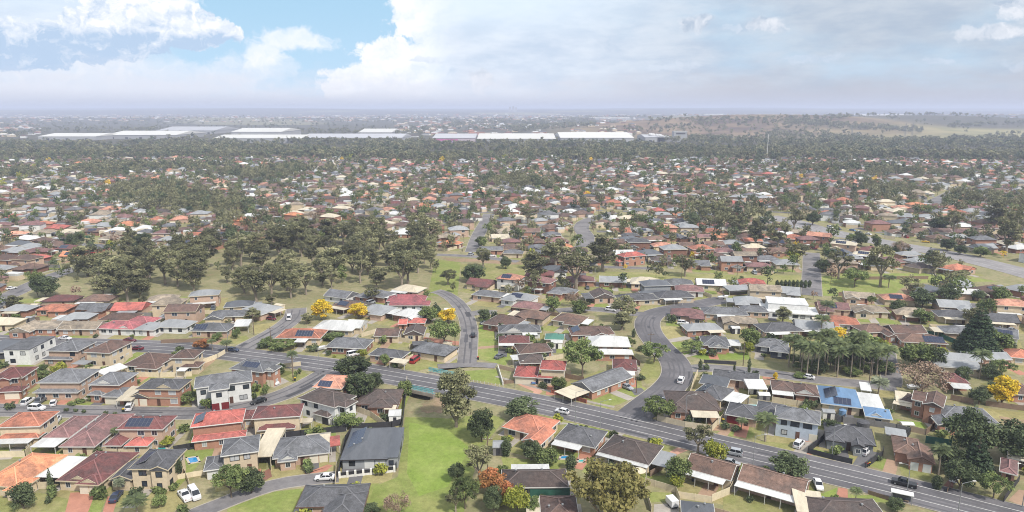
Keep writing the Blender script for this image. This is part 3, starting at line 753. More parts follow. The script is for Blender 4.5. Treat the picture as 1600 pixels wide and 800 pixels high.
def conifer(kind, leaf, seed, H, Wd, tiers, per, size, power=1.0):
    r = random.Random(seed); cen = []; rad = []; limbs = [(Vector((0, 0, -.3)), Vector((0, 0, H * .97)), H * .018, H * .003)]
    for k in range(tiers):
        f = k / (tiers - 1); z = H * (.1 + .86 * f); rr = Wd / 2 * (1 - f) ** power + .25; n = max(3, int(rr * 3.4))
        for j in range(n):
            t = j * 2 * math.pi / n + k * .7 + r.uniform(-.2, .2); q = Vector((math.cos(t) * rr * .62, math.sin(t) * rr * .62, z - .15 * rr + r.uniform(-.12, .12)))
            limbs.append((Vector((0, 0, z)), q, .06, .02)); cen.append(q); rad.append(max(.32, rr * .42))
    add_variant(kind, cen, rad, per, size, limbs, leaf, BARK, .45, seed)
conifer('norfolk', LEAF['pine'], 1, 16, 10, 13, 70, .3, .85); conifer('pine', LEAF['pine'], 2, 12, 7.5, 10, 80, .3, .8)
def column(kind, leaf, seed, H, Wd):
    r = random.Random(seed); cen = []; rad = []
    for k in range(16):
        f = k / 15; w_ = Wd / 2 * (.75 + .35 * math.sin(f * 2.2)) * (1 if f < .65 else (1 - (f - .65) / .42)); cen.append(Vector((r.uniform(-.1, .1), r.uniform(-.1, .1), .25 + H * .95 * f))); rad.append(max(.16, w_))
    add_variant(kind, cen, rad, 190, .15, [(Vector((0, 0, -.2)), Vector((0, 0, H * .8)), .08, .03)], leaf, BARK, 1.0, seed)
column('cypress', LEAF['fig'], 3, 6, 1.3); column('cone', LEAF['fig'], 4, 4, 2.0)
def bushv(kind, leaf, seed, H, Wd):
    r = random.Random(seed); cen = []; rad = []
    for k in range(9):
        t = r.uniform(0, 6.28); q = r.random() ** .6; cen.append(Vector((math.cos(t) * q * Wd * .3, math.sin(t) * q * Wd * .3, H * r.uniform(.3, .68)))); rad.append(r.uniform(.32, .46) * min(H, Wd) * .62)
    add_variant(kind, cen, rad, 190, .17, [(Vector((0, 0, -.2)), Vector((r.uniform(-.2, .2), 0, H * .5)), .07, .03), (Vector((0, 0, 0)), Vector((.3, .25, H * .5)), .05, .02)], leaf, BARK, .9, seed)
for s in range(2): bushv('bush', LEAF['fig'], 100 + s, 1.8, 2.2)
for s in range(2): bushv('shrub', LEAF['round'], 110 + s, 1.5, 2.0)
bushv('limebush', LEAF['lime'], 120, 1.5, 2.0); bushv('rustbush', LEAF['autumn'], 121, 1.3, 1.9)
for s in range(2): broad('densegum', LEAF['gum'], 95 + s, 16, 10.5, .1, 52, 1.5, 52, .34, bark=BARKP, flat=.8, gaps=.6)
def palm(kind, leaf, seed, H, fr, L_, droop):
    r = random.Random(seed); nr = np.random.default_rng(seed); V = []; T = []; top = Vector((r.uniform(-.3, .3), r.uniform(-.3, .3), H))
    for k in range(fr):
        t = k * 2.39996; up = .75 - 1.0 * (k / fr) + r.uniform(-.1, .1); d = Vector((math.cos(t), math.sin(t), 0)); tn = r.random(); n = 11; prev = top.copy()
        for j in range(n):
            f = (j + 1) / n; p = top + d * (L_ * f * math.cos(up * .8)) + Vector((0, 0, L_ * (math.sin(up) * f - droop * f * f)))
            sd_ = Vector((-d.y, d.x, 0)); wl = .62 * math.sin(math.pi * min(1, f * .92 + .06)) + .08
            for s in (-1, 1):
                a = prev; b = prev.lerp(p, .5); c = b + sd_ * s * wl + Vector((0, 0, -wl * .75)) + d * .3; e = prev + sd_ * s * wl * .9 + Vector((0, 0, -wl * .8)) + d * .12
                V += [a, b, c, e]; T.append(min(1, max(0, tn + r.uniform(-.15, .15))))
            prev = p
    V = np.array([tuple(p) for p in V]); m = MB(); k = 6; pts = [Vector((top.x * (i / k) ** 2, top.y * (i / k) ** 2, -.3 + (H + .3) * i / k)) for i in range(k + 1)]
    for i in range(k): m.bar(pts[i], pts[i + 1], .21 - .012 * i, .2 - .012 * i, 7)
    TREES.setdefault(kind, []).append((m.mesh('trunk', BARKP), npmesh('crown', V, np.arange(len(V)).reshape(-1, 4), leaf, T), float(V[:, 2].max()), 2 * L_ * .85, None))
for s in range(3): palm('palm', LEAF['palm'], 130 + s, 7.5, 34, 2.9, .6)
palm('datepalm', mat('leaf_silver', srgb(138, 146, 118), .6, 2, .1, .1, tone=.3, trans=.2), 140, 4.2, 40, 2.7, .5)
KW = dict(densegum=('gum_tree', 'tree', 'dense olive gum tree'), gum=('gum tree', 'tree', 'olive gum tree'), tallgum=('gum tree', 'tree', 'tall olive gum tree'), gumy=('gum tree', 'tree', 'spreading yellow-olive tree'), fig=('broadleaf_tree', 'tree', 'dense dark green tree'),
          round=('broadleaf_tree', 'tree', 'rounded green tree'), oak=('broadleaf_tree', 'tree', 'broad-crowned green tree'), lime=('broadleaf_tree', 'tree', 'yellow-green tree'), wattle=('wattle_tree', 'tree', 'bright yellow wattle tree'),
          autumn=('autumn_tree', 'tree', 'orange-brown autumn tree'), bare=('bare_tree', 'tree', 'brown leafless tree'), norfolk=('norfolk_pine', 'tree', 'tall tiered pine tree'), pine=('pine_tree', 'tree', 'dark conical pine tree'),
          cypress=('cypress_tree', 'tree', 'slim dark column cypress'), cone=('conical_shrub', 'shrub', 'dark conical shrub'), bush=('shrub', 'shrub', 'dark green bush'), shrub=('shrub', 'shrub', 'mid-green bush'),
          limebush=('shrub', 'shrub', 'yellow-green bush'), rustbush=('shrub', 'shrub', 'russet-brown bush'), palm=('palm_tree', 'palm tree', 'green feather palm'), datepalm=('palm_tree', 'palm tree', 'pale silvery short palm'))
KW['gum'] = ('gum_tree',) + KW['gum'][1:]; KW['tallgum'] = ('gum_tree',) + KW['tallgum'][1:]; KW['gumy'] = ('gum_tree',) + KW['gumy'][1:]
TP = []       # planted: (x, y, r)
def plant(kind, x, y, h, w, label=None, ref=None, group=None, desc=None, whole=False):
    tr, cr, H0, W0, _ = rng.choice(TREES[kind]); nm, cat, ds = KW[kind]
    sxy = w / W0; sz = h / H0
    o = empty(nm, (x, y, float(terrain(x, y))), rng.uniform(0, 6.28))
    put('trunk', tr, o, scale=(sxy, sxy, sz)); put('crown', cr, o, scale=(sxy, sxy, sz))
    tag(o, cat, label, group or dict(tree='trees growing among the houses', shrub='garden shrubs').get(cat, 'palms planted in the gardens'), None if label else (desc or ds), at=(x, y, h * .6), ref=ref)
    TP.append((x, y, w / 2)); return o
def T(kind, px, yb, yt, wpx, label=None, ref=None, **kw):
    g = G(px, yb); _, _, zc = P(g.x, g.y, 0)
    r = ray(px, yt); t = g.y / r.y; h = max(.6, CAMH + r.z * t)        # height of the top above the base point
    return plant(kind, g.x, g.y, h, wpx * zc / F, label, ref, **kw)
# ---------------------------------------------------------------- vehicles
CARC = dict(white=srgb(236, 236, 238), silver=srgb(176, 180, 186), black=srgb(34, 36, 40), grey=srgb(104, 108, 114), darkblue=srgb(52, 62, 88), maroon=srgb(112, 34, 46), blue=srgb(92, 130, 178), yellow=srgb(226, 182, 40), red=srgb(170, 44, 44))
def paint(k): return mat('car_paint_' + k, CARC[k], .3, .4, .03, .04, spec=.6)
M_CGL = mat('car_glass', srgb(32, 38, 46), .1, .4, .05, .05, spec=.7); M_TAIL = mat('tail_lamp', srgb(140, 24, 24), .3, rand=.05); M_HEAD = mat('head_lamp', srgb(214, 218, 222), .15, rand=.05)
CM = {}
# body profile along the length (x from the nose): (x, z shoulder, half width); cabin: windscreen base, roof front, roof rear, rear base, roof height
CAR = dict(sedan=(4.7, [(0, .55, .70), (.15, .72, .82), (1.3, .92, .9), (2.6, .96, .91), (3.9, 1.0, .88), (4.55, .95, .82), (4.7, .7, .76)], (1.25, 2.0, 3.3, 4.15, 1.45)),
           hatch=(4.1, [(0, .55, .70), (.15, .75, .82), (1.1, .95, .87), (2.4, .98, .88), (3.7, 1.0, .86), (4.0, .95, .8), (4.1, .7, .76)], (1.0, 1.7, 3.4, 4.0, 1.5)),
           suv=(4.7, [(0, .7, .76), (.12, .95, .86), (1.2, 1.1, .94), (2.6, 1.12, .95), (4.3, 1.12, .92), (4.62, 1.05, .88), (4.7, .75, .84)], (1.2, 1.85, 4.1, 4.6, 1.78)),
           ute=(5.2, [(0, .7, .76), (.12, .95, .86), (1.3, 1.08, .93), (3.3, 1.1, .94), (3.4, 1.02, .94), (5.1, 1.02, .92), (5.2, .8, .9)], (1.3, 1.95, 3.0, 3.4, 1.78)),
           van=(5.0, [(0, .8, .8), (.12, 1.0, .9), (.8, 1.2, .95), (2.5, 1.25, .97), (4.8, 1.25, .96), (4.95, 1.2, .94), (5.0, .8, .92)], (.7, 1.5, 4.8, 4.97, 2.1)))
def car_meshes(t):
    if t in CM: return CM[t]
    L_, prof, (wb, rf, rr, rb, rh) = CAR[t]; b = MB(); vs = []; n = len(prof)
    for x, zs, hw in prof:
        X_ = L_ / 2 - x; vs += [(X_, -hw * .93, .28), (X_, -hw, .55 if zs > .6 else zs * .7), (X_, -hw * .97, zs - .06), (X_, -hw * .88, zs), (X_, hw * .88, zs), (X_, hw * .97, zs - .06), (X_, hw, .55 if zs > .6 else zs * .7), (X_, hw * .93, .28)]
    fs = [(i * 8 + j, i * 8 + (j + 1) % 8, (i + 1) * 8 + (j + 1) % 8, (i + 1) * 8 + j) for i in range(n - 1) for j in range(8)]
    fs += [tuple(range(7, -1, -1)), tuple(range((n - 1) * 8, n * 8))]; b.add(vs, fs)
    hw = prof[3][2]; zc = prof[3][1] - .02; q = lambda x: L_ / 2 - x
    ti = .74
    b.add([(q(rf) + .05, -hw * ti, rh - .05), (q(rr) - .05, -hw * ti, rh - .05), (q(rr) - .05, hw * ti, rh - .05), (q(rf) + .05, hw * ti, rh - .05), (q(rf) - .12, -hw * ti * .92, rh), (q(rr) + .12, -hw * ti * .92, rh), (q(rr) + .12, hw * ti * .92, rh), (q(rf) - .12, hw * ti * .92, rh)],
          [(0, 1, 2, 3), (7, 6, 5, 4), (4, 5, 1, 0), (5, 6, 2, 1), (6, 7, 3, 2), (7, 4, 0, 3)])
    for s in (-1, 1):
        for a, c in (((wb), (rf)), ((rb), (rr))): b.bar((q(a), s * hw * .86, zc), (q(c), s * hw * ti, rh - .04), .05, .04, 5)
        mid = (rf + rr) / 2; b.bar((q(mid), s * hw * .88, zc), (q(mid), s * hw * ti * 1.0, rh - .04), .05, .04, 5)
    if t == 'ute':
        b.box(q(5.15), q(3.45), -hw * .8, hw * .8, .98, 1.03)
    g = MB(); e = .02
    g.add([(q(wb), -hw * .86, zc), (q(rb), -hw * .86, zc), (q(rb), hw * .86, zc), (q(wb), hw * .86, zc), (q(rf), -hw * ti, rh - .04), (q(rr), -hw * ti, rh - .04), (q(rr), hw * ti, rh - .04), (q(rf), hw * ti, rh - .04)],
          [(0, 1, 5, 4), (1, 2, 6, 5), (2, 3, 7, 6), (3, 0, 4, 7), (4, 5, 6, 7)])
    w = MB(); 
    ring = [(.0, -.1), (.33, -.1), (.35, -.04), (.35, .06), (.33, .1), (.0, .1)]
    vs = []; k = 14
    for r_, y in ring[1:5]:
        for i in range(k): t_ = 2 * math.pi * i / k; vs.append((r_ * math.cos(t_), y, .35 + r_ * math.sin(t_)))
    w.add(vs, [(j * k + i, j * k + (i + 1) % k, (j + 1) * k + (i + 1) % k, (j + 1) * k + i) for j in range(3) for i in range(k)] + [tuple(range(k - 1, -1, -1)), tuple(range(3 * k, 4 * k))])
    rim = MB(); rim.add([(.21 * math.cos(2 * math.pi * i / 10), s * .112, .35 + .21 * math.sin(2 * math.pi * i / 10)) for s in (-1, 1) for i in range(10)], [tuple(range(10)), tuple(range(19, 9, -1))] + [(i, (i + 1) % 10, 10 + (i + 1) % 10, 10 + i) for i in range(10)])
    hl = MB(); hl.box(-.08, .05, -.16, .16, -.07, .07); 
    CM[t] = (b, g.mesh('window', M_CGL), w.mesh('tyre', M_BLACK), rim.mesh('rim', M_STEEL), hl.mesh('headlight', M_HEAD), hl.mesh('tail_light', M_TAIL), L_, hw, prof)
    return CM[t]
BODY = {}
def car(t, px, py, hx, hy, colr, label, ref=None, far=False, group='cars parked and driving along the streets'):
    b, g, w, rim, hl, tl, L_, hw, prof = car_meshes(t); p = G(px, py); q = G(px + hx, py + hy); rz = math.atan2(q.y - p.y, q.x - p.x)
    nm = dict(sedan='car', hatch='car', suv='car', ute='pickup_truck', van='van')[t]
    o = empty(nm, (p.x, p.y, .03 if road_clear(p.x, p.y) > 0 else .15), rz)
    k = (t, colr)
    if k not in BODY: BODY[k] = b.mesh('body', paint(colr))
    put('body', BODY[k], o); put('window', g, o)
    for x in (L_ / 2 - .85, -L_ / 2 + .9):
        for s in (-1, 1):
            wo = put('wheel', w, o, (x, s * (hw - .11), 0)); 
            if not far: put('rim', rim, wo)
    if not far:
        for s in (-1, 1):
            put('headlight', hl, o, (L_ / 2 - .09, s * .58, prof[0][1] + .06)); put('tail_light', tl, o, (-L_ / 2 + .05, s * .6, prof[-1][1] + .05))
    tag(o, dict(ute='pickup truck', van='van').get(t, 'car'), label, group, None if label else f'{colr} ' + dict(sedan='sedan', hatch='hatchback', suv='four-wheel drive', ute='pickup truck', van='van')[t], ref=ref)
    return o

# ---------------------------------------------------------------- fences, sheds, pools, poles
ALB = .82
FENC = dict(cream=srgb(214, 200, 172), grey=srgb(128, 126, 126), dark=srgb(58, 58, 62), timber=srgb(132, 112, 96), green=srgb(52, 98, 84), white=srgb(222, 220, 214), brick=srgb(150, 92, 72), tan=srgb(178, 158, 136), conc=srgb(168, 160, 150))
ALB = .68
FDESC = dict(cream='cream steel panel fence', grey='grey steel panel fence', dark='dark charcoal fence', timber='brown timber paling fence', green='dark green fence', white='white rendered wall', brick='low red brick wall', tan='tan steel panel fence', conc='pale concrete wall')
def fence_world(pts, k, h=1.75, label=None, desc=None, cat=None):
    m = MB(); org = Vector(pts[0]); 
    for a, b in zip(pts, pts[1:]):
        a, b = Vector((a[0], a[1], 0)) - org.to_3d(), Vector((b[0], b[1], 0)) - org.to_3d(); L_ = (b - a).length
        if L_ < .2: continue
        m.rectbar((a.x, a.y, -.2), (b.x, b.y, -.2), .06 if k not in ('white', 'brick', 'conc') else .22, h + .2)
        n = max(1, int(L_ / 2.4)); d = (b - a) / n
        for i in range(n + 1):
            c = a + d * i; s = .055 if k not in ('white', 'brick', 'conc') else .16; m.box(c.x - s, c.x + s, c.y - s, c.y + s, -.3, h + .06)
    fm = mat('fence_' + k, FENC[k], .7, 1.5, .12, .12, tuple(x * .75 for x in FENC[k]), .4, .4)
    o = m.build('wall' if k in ('white', 'brick', 'conc') else 'fence', fm, None, (org.x, org.y, 0))
    if o is None: return None
    mid = Vector(pts[len(pts) // 2]) if len(pts) > 2 else (Vector(pts[0]) + Vector(pts[1])) / 2
    tag(o, cat or ('wall' if k in ('white', 'brick', 'conc') else 'fence'), label, 'fences between the house lots', None if label else (desc or FDESC[k]), at=(mid.x, mid.y, h / 2)); return o
def fence(pts, k='cream', h=1.75, label=None): return fence_world([G(*p).xy[:] for p in pts], k, h, label)
M_WATER = mat('pool_water', srgb(44, 146, 206), .05, .8, .12, 0, spec=.6); M_COPE = mat('pool_coping', srgb(206, 196, 180), .8, 1, .08, 0)
POOLS = []
def pool(pts, label, colr=None, ref=None):
    g = [G(*p) for p in pts]; c = sum(g, Vector()) / len(g); o = empty('swimming_pool', c)
    w = MB(); w.add([(p.x - c.x, p.y - c.y, .1) for p in g], [tuple(range(len(g)))]); me = w.mesh('water', colr or M_WATER)
    if me.polygons[0].normal.z < 0: me.flip_normals()
    POOLS.append((c.x, c.y)); put('water', me, o); m = MB()
    for a, b in zip(g, g[1:] + g[:1]):
        d = (b - a).normalized() * .25; m.rectbar((a.x - c.x - d.x, a.y - c.y - d.y, 0), (b.x - c.x + d.x, b.y - c.y + d.y, 0), .5, .16)
    m.build('coping', M_COPE, o); tag(o, 'swimming pool', label, at=(c.x, c.y, 0), ref=ref); return o
SHED = {}
def shed_world(x, y, rz, w, d, h, wk, rk, label=None, desc=None):
    o = empty('shed', (x, y, 0), rz); m = MB(); m.box(-w / 2, w / 2, -d / 2, d / 2, -.1, h); put('wall', m.mesh('wall', mat('fence_' + wk, FENC[wk], .7, 1.5, .12, .12, tuple(x * .75 for x in FENC[wk]), .4, .4)), o)
    r = MB(); pitched(r, None, -w / 2 - .15, w / 2 + .15, -d / 2 - .15, d / 2 + .15, h + .1, 'gable', tp=.3); put('roof', r.mesh('roof', roofm(rk)), o)
    q = MB(); q.box(-.45, .45, -d / 2 - .04, -d / 2 + .01, .02, min(1.9, h - .1)); put('door', q.mesh('door', doorm('d' if wk != 'dark' else 'w')), o)
    tag(o, 'shed', label, 'garden sheds', None if label else (desc or f'small garden shed with {ROOFN[rk]} roof'), at=(x, y, h)); 
    c, s = math.cos(rz), math.sin(rz); HOUSES.append(dict(o=o, c=(x, y), w=w, d=d, rz=rz, r=math.hypot(w, d) / 2, fp=[[(x + a * c - b * s, y + a * s + b * c) for a, b in ((-w / 2, -d / 2), (w / 2, -d / 2), (w / 2, d / 2), (-w / 2, d / 2))]]))
    return o
ROOFN = dict(claret='claret red', orange='bright orange', terra='terracotta', peach='peach-orange', red='red', rose='rose-red', maroon='maroon', mauve='dusty mauve', brown='brown', dkbrown='dark brown', umber='light brown', grey='grey', ltgrey='pale grey', charcoal='charcoal', white='white', cream='cream', blue='blue', green='green', tan='tan', slate='slate grey', teal='teal')
def shed(px, py, w=3, d=2.4, h=2, wk='grey', rk='ltgrey', rot=0, label=None):
    g = G(px, py); return shed_world(g.x, g.y + d / 2, rot, w, d, h, wk, rk, label)
def canopy(x1, y1, x2, y2, d, rk, label, nm='carport', cat='carport', h=2.5, vault=False):
    """a roof on posts; the two pixels are the near corners of the roof"""
    A, B = G(x1, y1, h), G(x2, y2, h); w = (B - A).xy.length; rz = math.atan2(B.y - A.y, B.x - A.x); o = empty(nm, ((A.x + B.x) / 2, (A.y + B.y) / 2, 0), rz)
    r = MB(); pitched(r, None, -w / 2, w / 2, 0, d, h, 'gable' if vault else 'skillion', tp=.35); put('roof', r.mesh('roof', roofm(rk)), o)
    for x in (-w / 2 + .2, w / 2 - .2):
        for y in (.2, d - .2): put('post', POSTM, o, (x, y, 0))
    c = (Vector(((A.x + B.x) / 2, (A.y + B.y) / 2)) + Vector((-math.sin(rz), math.cos(rz))) * d / 2)
    tag(o, cat, label, at=(c.x, c.y, h)); HOUSES.append(dict(o=o, c=c[:], w=w, d=d, rz=rz, r=math.hypot(w, d) / 2, fp=[[(A.x, A.y), (B.x, B.y), (B.x - math.sin(rz) * d, B.y + math.cos(rz) * d), (A.x - math.sin(rz) * d, A.y + math.cos(rz) * d)]]))
    return o
def lamp_post(px, py, h, label, arm=2.2, dirx=1):
    g = G(px, py); o = empty('street_lamp', g); m = MB(); m.bar((0, 0, -.3), (0, 0, h), .1, .06, 8); m.build('pole', M_STEEL, o)
    m = MB(); m.bar((0, 0, h - .1), (arm * dirx, 0, h + .5), .05, .04, 6); m.build('arm', M_STEEL, o)
    m = MB(); m.box(arm * dirx - .1, arm * dirx + .6 * dirx if dirx > 0 else arm * dirx + .1, -.14, .14, h + .44, h + .56) if dirx > 0 else m.box(arm * dirx - .6, arm * dirx + .1, -.14, .14, h + .44, h + .56); m.build('lamp_head', M_POST, o)
    tag(o, 'street lamp', label, 'street lamps', None if label else 'slim grey street lamp', at=(g.x, g.y, h * .6))
def power_pole(px, py, h, label=None, rot=0):
    g = G(px, py); o = empty('power_pole', g, rot); m = MB(); m.bar((0, 0, -.3), (0, 0, h), .15, .1, 8); m.build('pole', M_WOOD, o)
    m = MB(); m.box(-1.2, 1.2, -.06, .06, h - .9, h - .76); m.build('crossarm', M_WOOD, o)
    for x in (-1.05, -.5, .5, 1.05):
        i = MB(); i.lathe([(.05, h - .76), (.07, h - .66), (.04, h - .58)], 8, (x, 0, 0)); i.build('insulator', M_POST, o)
    tag(o, 'power pole', label, 'power poles', None if label else 'timber power pole with crossarm', at=(g.x, g.y, h * .6))
def bin_(px, py, lid, label):
    g = G(px, py); o = empty('wheelie_bin', g, rng.uniform(-.4, .4)); m = MB()
    m.add([(-.22, -.25, .05), (.22, -.25, .05), (.22, .25, .05), (-.22, .25, .05), (-.29, -.32, 1.0), (.29, -.32, 1.0), (.29, .36, 1.0), (-.29, .36, 1.0)], [(0, 3, 2, 1), (4, 5, 6, 7), (0, 1, 5, 4), (1, 2, 6, 5), (2, 3, 7, 6), (3, 0, 4, 7)])
    m.build('body', mat('bin_green', srgb(40, 52, 46), .6, rand=.02), o); m = MB(); m.box(-.3, .3, -.34, .38, 1.0, 1.08); m.bar((-.25, .4, .98), (.25, .4, .98), .03, .03, 6)
    m.build('lid', mat('bin_lid_' + lid, dict(yellow=srgb(232, 190, 40), red=srgb(190, 50, 44))[lid], .5, rand=.02), o)
    for s in (-1, 1):
        w = MB(); w.bar((s * .2, .28, .1), (s * .26, .28, .1), .1, .1, 10); w.build('wheel', M_BLACK, o)
    tag(o, 'wheelie bin', label, 'wheelie bins', None if label else f'wheelie bin with {lid} lid')
def tank(px, py, r, h, k, label):
    g = G(px, py); o = empty('water_tank', g); m = MB(); m.lathe([(r, -.1), (r, h), (r * .97, h + .05)], 20); m.build('tank', roofm(k), o)
    m = MB(); m.lathe([(r * 1.03, h + .055), (r * .6, h + .3), (.2, h + .38)], 20); m.build('lid', roofm(k), o); tag(o, 'water tank', label)

# ---------------------------------------------------------------- the foreground, house by house
H = house
H('bright orange tiled house at the bottom left corner behind a round dark tree', 'the bright orange corner roof', -34, 757, 27, 762, 15, 1, 'orange', 'cream', 'hip', wings=[(2, 768, 29, 768, 6, 1, 'hip')], gut='c')
H('single-storey maroon tiled house with a cream double garage and brick paved drive', 'the maroon garage house', 87, 751, 160, 754, 14, 1, 'maroon', 'cream', 'hip', wings=[(117, 757, 154, 758, 5, 1, 'hip')], gar=[(1, .1, .48, 'c'), (1, .52, .9, 'c')], gab=[(0, .45, 3.4), (1, .5, 3.6)], gut='c', awn=[(.1, .8, 7, 'white', 0, 'l')])
H('two-storey cream rendered house with charcoal roof and front gable beside the parked blue sedan', 'the cream two-storey house', 200, 733, 262, 733, 9.5, 2, 'charcoal', 'cream', 'hip', wings=[(231, 735, 262, 735, 4, 2, 'gableT'), (170, 750, 205, 750, 8, 1, 'gableT'), (203, 744, 234, 744, 2.5, 1, 'hip')], fr='d', gut='c', sol=[(0, 'l', .1, .6, .2, .8)])
H('two-storey brick house with bright coral-red roof and a red skirt roof', 'the coral-red two-storey house', 297, 668, 379, 659, 8.5, 2, 'red', 'brick', 'hip', wings=[(299, 691, 384, 681, 3.5, 1, 'hip')], sol=[(0, 'l', .1, .7, .15, .75)])
H('two-storey brick house with maroon roof carrying a wide black solar array', 'the maroon solar-roofed house', 181, 671, 254, 671, 8, 2, 'maroon', 'tanbrick', 'hip', wings=[(160, 697, 190, 696, 9, 1, 'hip')], sol=[(0, 'f', .15, .68, .2, .85)])
H('wide dusty-mauve tiled house with a white flat patio roof at its left', 'the dusty-mauve roof', 92, 698, 148, 698, 19, 1, 'mauve', 'cream', 'hip', wings=[(66, 684, 108, 684, 13, 1, 'hip')], awn=[(.0, .92, 4.8, 'white', 1)], gut='w')
H('two-storey house with terracotta roof, terracotta skirt roof and white rear patio at the left edge', 'the terracotta two-storey house', -6, 668, 62, 666, 9, 2, 'terra', 'cream', 'hip', wings=[(-6, 686, 60, 684, 3, 1, 'hip')], awn=[(0, .9, 2.6, 'white', 1)])
H('small red-roofed open pool pavilion', 'the red pool pavilion', 194, 697, 230, 697, 5, 1, 'red', 'cream', 'hip', cat='pavilion', door=False)
H('two-storey cream house with grey roof and a grey-roofed garage beside the leafy tree', 'the cream house with grey hipped roof', 345, 713, 404, 705, 9, 2, 'grey', 'beige', 'hip', wings=[(318, 737, 347, 731, 7, 1, 'hip')], gar=[(1, .15, .85, 'w')], fr='d', gut='w')
H('single-storey blue-grey tiled house with twin cream garage doors and a brick drive', 'the blue-grey double garage house', 426, 717, 515, 707, 11, 1, 'grey', 'tanbrick', 'hip', wings=[(434, 722, 464, 719, 6, 1, 'hip')], gar=[(0, .64, .79, 'c'), (0, .81, .96, 'c')], gab=[(1, .5, 3)], gut='w')
H('modern single-storey house with large charcoal roof, white garage doors and white piered front fence', 'the modern charcoal-roofed house', 531, 719, 606, 717, 17, 1, 'slate', 'grey', 'hip', wings=[(600, 716, 622, 716, 16, 1, 'flat')], gar=[(0, .5, .7, 'w'), (0, .73, .93, 'w')], sol=[(0, 'l', .3, .8, .15, .8)], gut='d', fr='d')
H('weathered grey tiled house cut off by the bottom edge beside the open lawn', 'the weathered grey bottom house', 462, 793, 569, 790, 9, 1, 'umber' if 0 else 'charcoal', 'tanbrick', 'hip', wings=[(497, 818, 562, 818, 12, 1, 'hip')], gut='r')
H('two-storey cream house with chocolate brown tiled roofs beside the coral-red house', 'the chocolate-roofed cream house', 393, 655, 469, 650, 8, 2, 'maroon', 'cream', 'hip', wings=[(402, 674, 461, 668, 6, 1, 'hip'), (376, 655, 398, 655, 6, 1, 'hip')], awn=[(.55, 1, 4, 'cream', 1, 'r')])
H('two-storey white rendered house with dark chocolate roof and dark garage doors', 'the white house with dark roof', 465, 622, 523, 637, 9, 2, 'dkbrown', 'white', 'hip', wings=[(484, 648, 516, 650, 6, 1, 'hip'), (518, 636, 546, 634, 5, 2, 'hip')], gar=[(1, .55, .95, 'd')], fr='d')
H('dark brown low roofed brick house wrapping round a tan patio beside the lawn', 'the dark brown house by the lawn', 556, 632, 622, 632, 11, 1, 'dkbrown', 'brick', 'hip', wings=[(575, 637, 612, 637, 6, 1, 'hip')], awn=[(.7, .98, 3, 'cream')], gut='r')
H('two-storey peach-orange roofed house with small blue solar panels', 'the peach-orange roof', 488, 605, 533, 608, 10, 2, 'peach', 'cream', 'hip', wings=[(515, 619, 545, 616, 6, 1, 'hip')], sol=[(0, 'f', .15, .6, .1, .6)])
H('large white two-storey house with grey roof and two red garage doors', 'the large white two-storey house', 303, 607, 394, 595, 9, 2, 'grey', 'white', 'hip', wings=[(326, 611, 358, 607, 5, 2, 'hip')], gar=[(1, .08, .45, 'r'), (1, .55, .92, 'r')], fr='d', eh=6.4)
H('two-storey brick house with grey roof, rooftop solar tubes and cream garage doors', 'the brick house with solar tubes', 358, 576, 411, 582, 9, 2, 'slate' if 0 else 'grey', 'brick', 'hip', wings=[(404, 584, 434, 576, 5, 2, 'hip')], gar=[(1, .1, .45, 'c'), (1, .52, .9, 'c')], sol=[(0, 'f', .3, .75, .3, .8)], gab=[(1, .5, 3)])
H('two-storey brick house with black tiled roof, cream front gable and twin cream garage', 'the black-roofed brick house', 212, 608, 280, 609, 8, 2, 'charcoal', 'brick', 'hip', wings=[(198, 622, 233, 621, 7, 1, 'gableT'), (233, 622, 278, 621, 2.5, 1, 'hip')], gar=[(1, .12, .46, 'c'), (1, .54, .88, 'c')], gab=[(0, .62, 4.5), (2, .2, 3)], gut='c')
H('two-storey brick house with charcoal roof behind a single cream garage', 'the charcoal-roofed brick house', 138, 601, 186, 602, 10, 2, 'grey', 'brick', 'hip', wings=[(156, 621, 195, 619, 7, 1, 'hip'), (136, 617, 160, 617, 3, 1, 'hip')], gar=[(1, .1, .75, 'c')], gab=[(0, .45, 4)])
H('long two-storey brick house with grey roof and grey verandah behind parked cars', 'the grey-roofed verandah house', 57, 598, 124, 598, 11, 2, 'grey', 'tanbrick', 'hip', wings=[(48, 615, 123, 612, 3.5, 1, 'hip')], awn=[])
H('two-storey red brick house with maroon-brown roof at the left edge', 'the maroon-brown brick house', -14, 592, 35, 590, 9, 2, 'maroon', 'brick', 'hip', wings=[(-8, 613, 34, 611, 4, 1, 'hip'), (-4, 594, 14, 594, 3, 2, 'gableT')], gar=[(1, .3, .85, 'c')])
H('low cream brick house with dark brown hipped roof facing away from the main road', 'the low cream house with dark brown roof', 191, 571, 244, 574, 12, 1, 'brown', 'cream', 'hip', wings=[(208, 576, 246, 576, 4, 1, 'hip')])
H('two-storey cream house with red-brown roof beside the orange-flowered tree', 'the cream house with red-brown roof', 265, 560, 303, 560, 8, 2, 'brown', 'cream', 'hip', wings=[(280, 575, 311, 573, 5, 1, 'hip')], awn=[(.0, .5, 3, 'white', 1)])
H('tall narrow two-storey cream house with brown roof next to the main road', 'the tall cream house', 131, 550, 171, 552, 12, 2, 'brown', 'cream', 'hip', awn=[(-.2, .35, 4, 'ltgrey')])
H('two-storey taupe house with grey pyramid roof and grey skirt roof', 'the grey pyramid-roofed house', 72, 548, 121, 549, 10, 2, 'grey', 'tanbrick', 'hip', wings=[(63, 562, 112, 561, 3, 1, 'hip')], fr='d')
H('white modern box-shaped house with grey flat roof at the left edge', 'the white box house', 4, 547, 45, 547, 14, 2, 'grey', 'white', 'flat', wings=[(36, 556, 58, 552, 10, 1, 'flat')], gar=[(0, .6, .95, 'd')], fr='d')
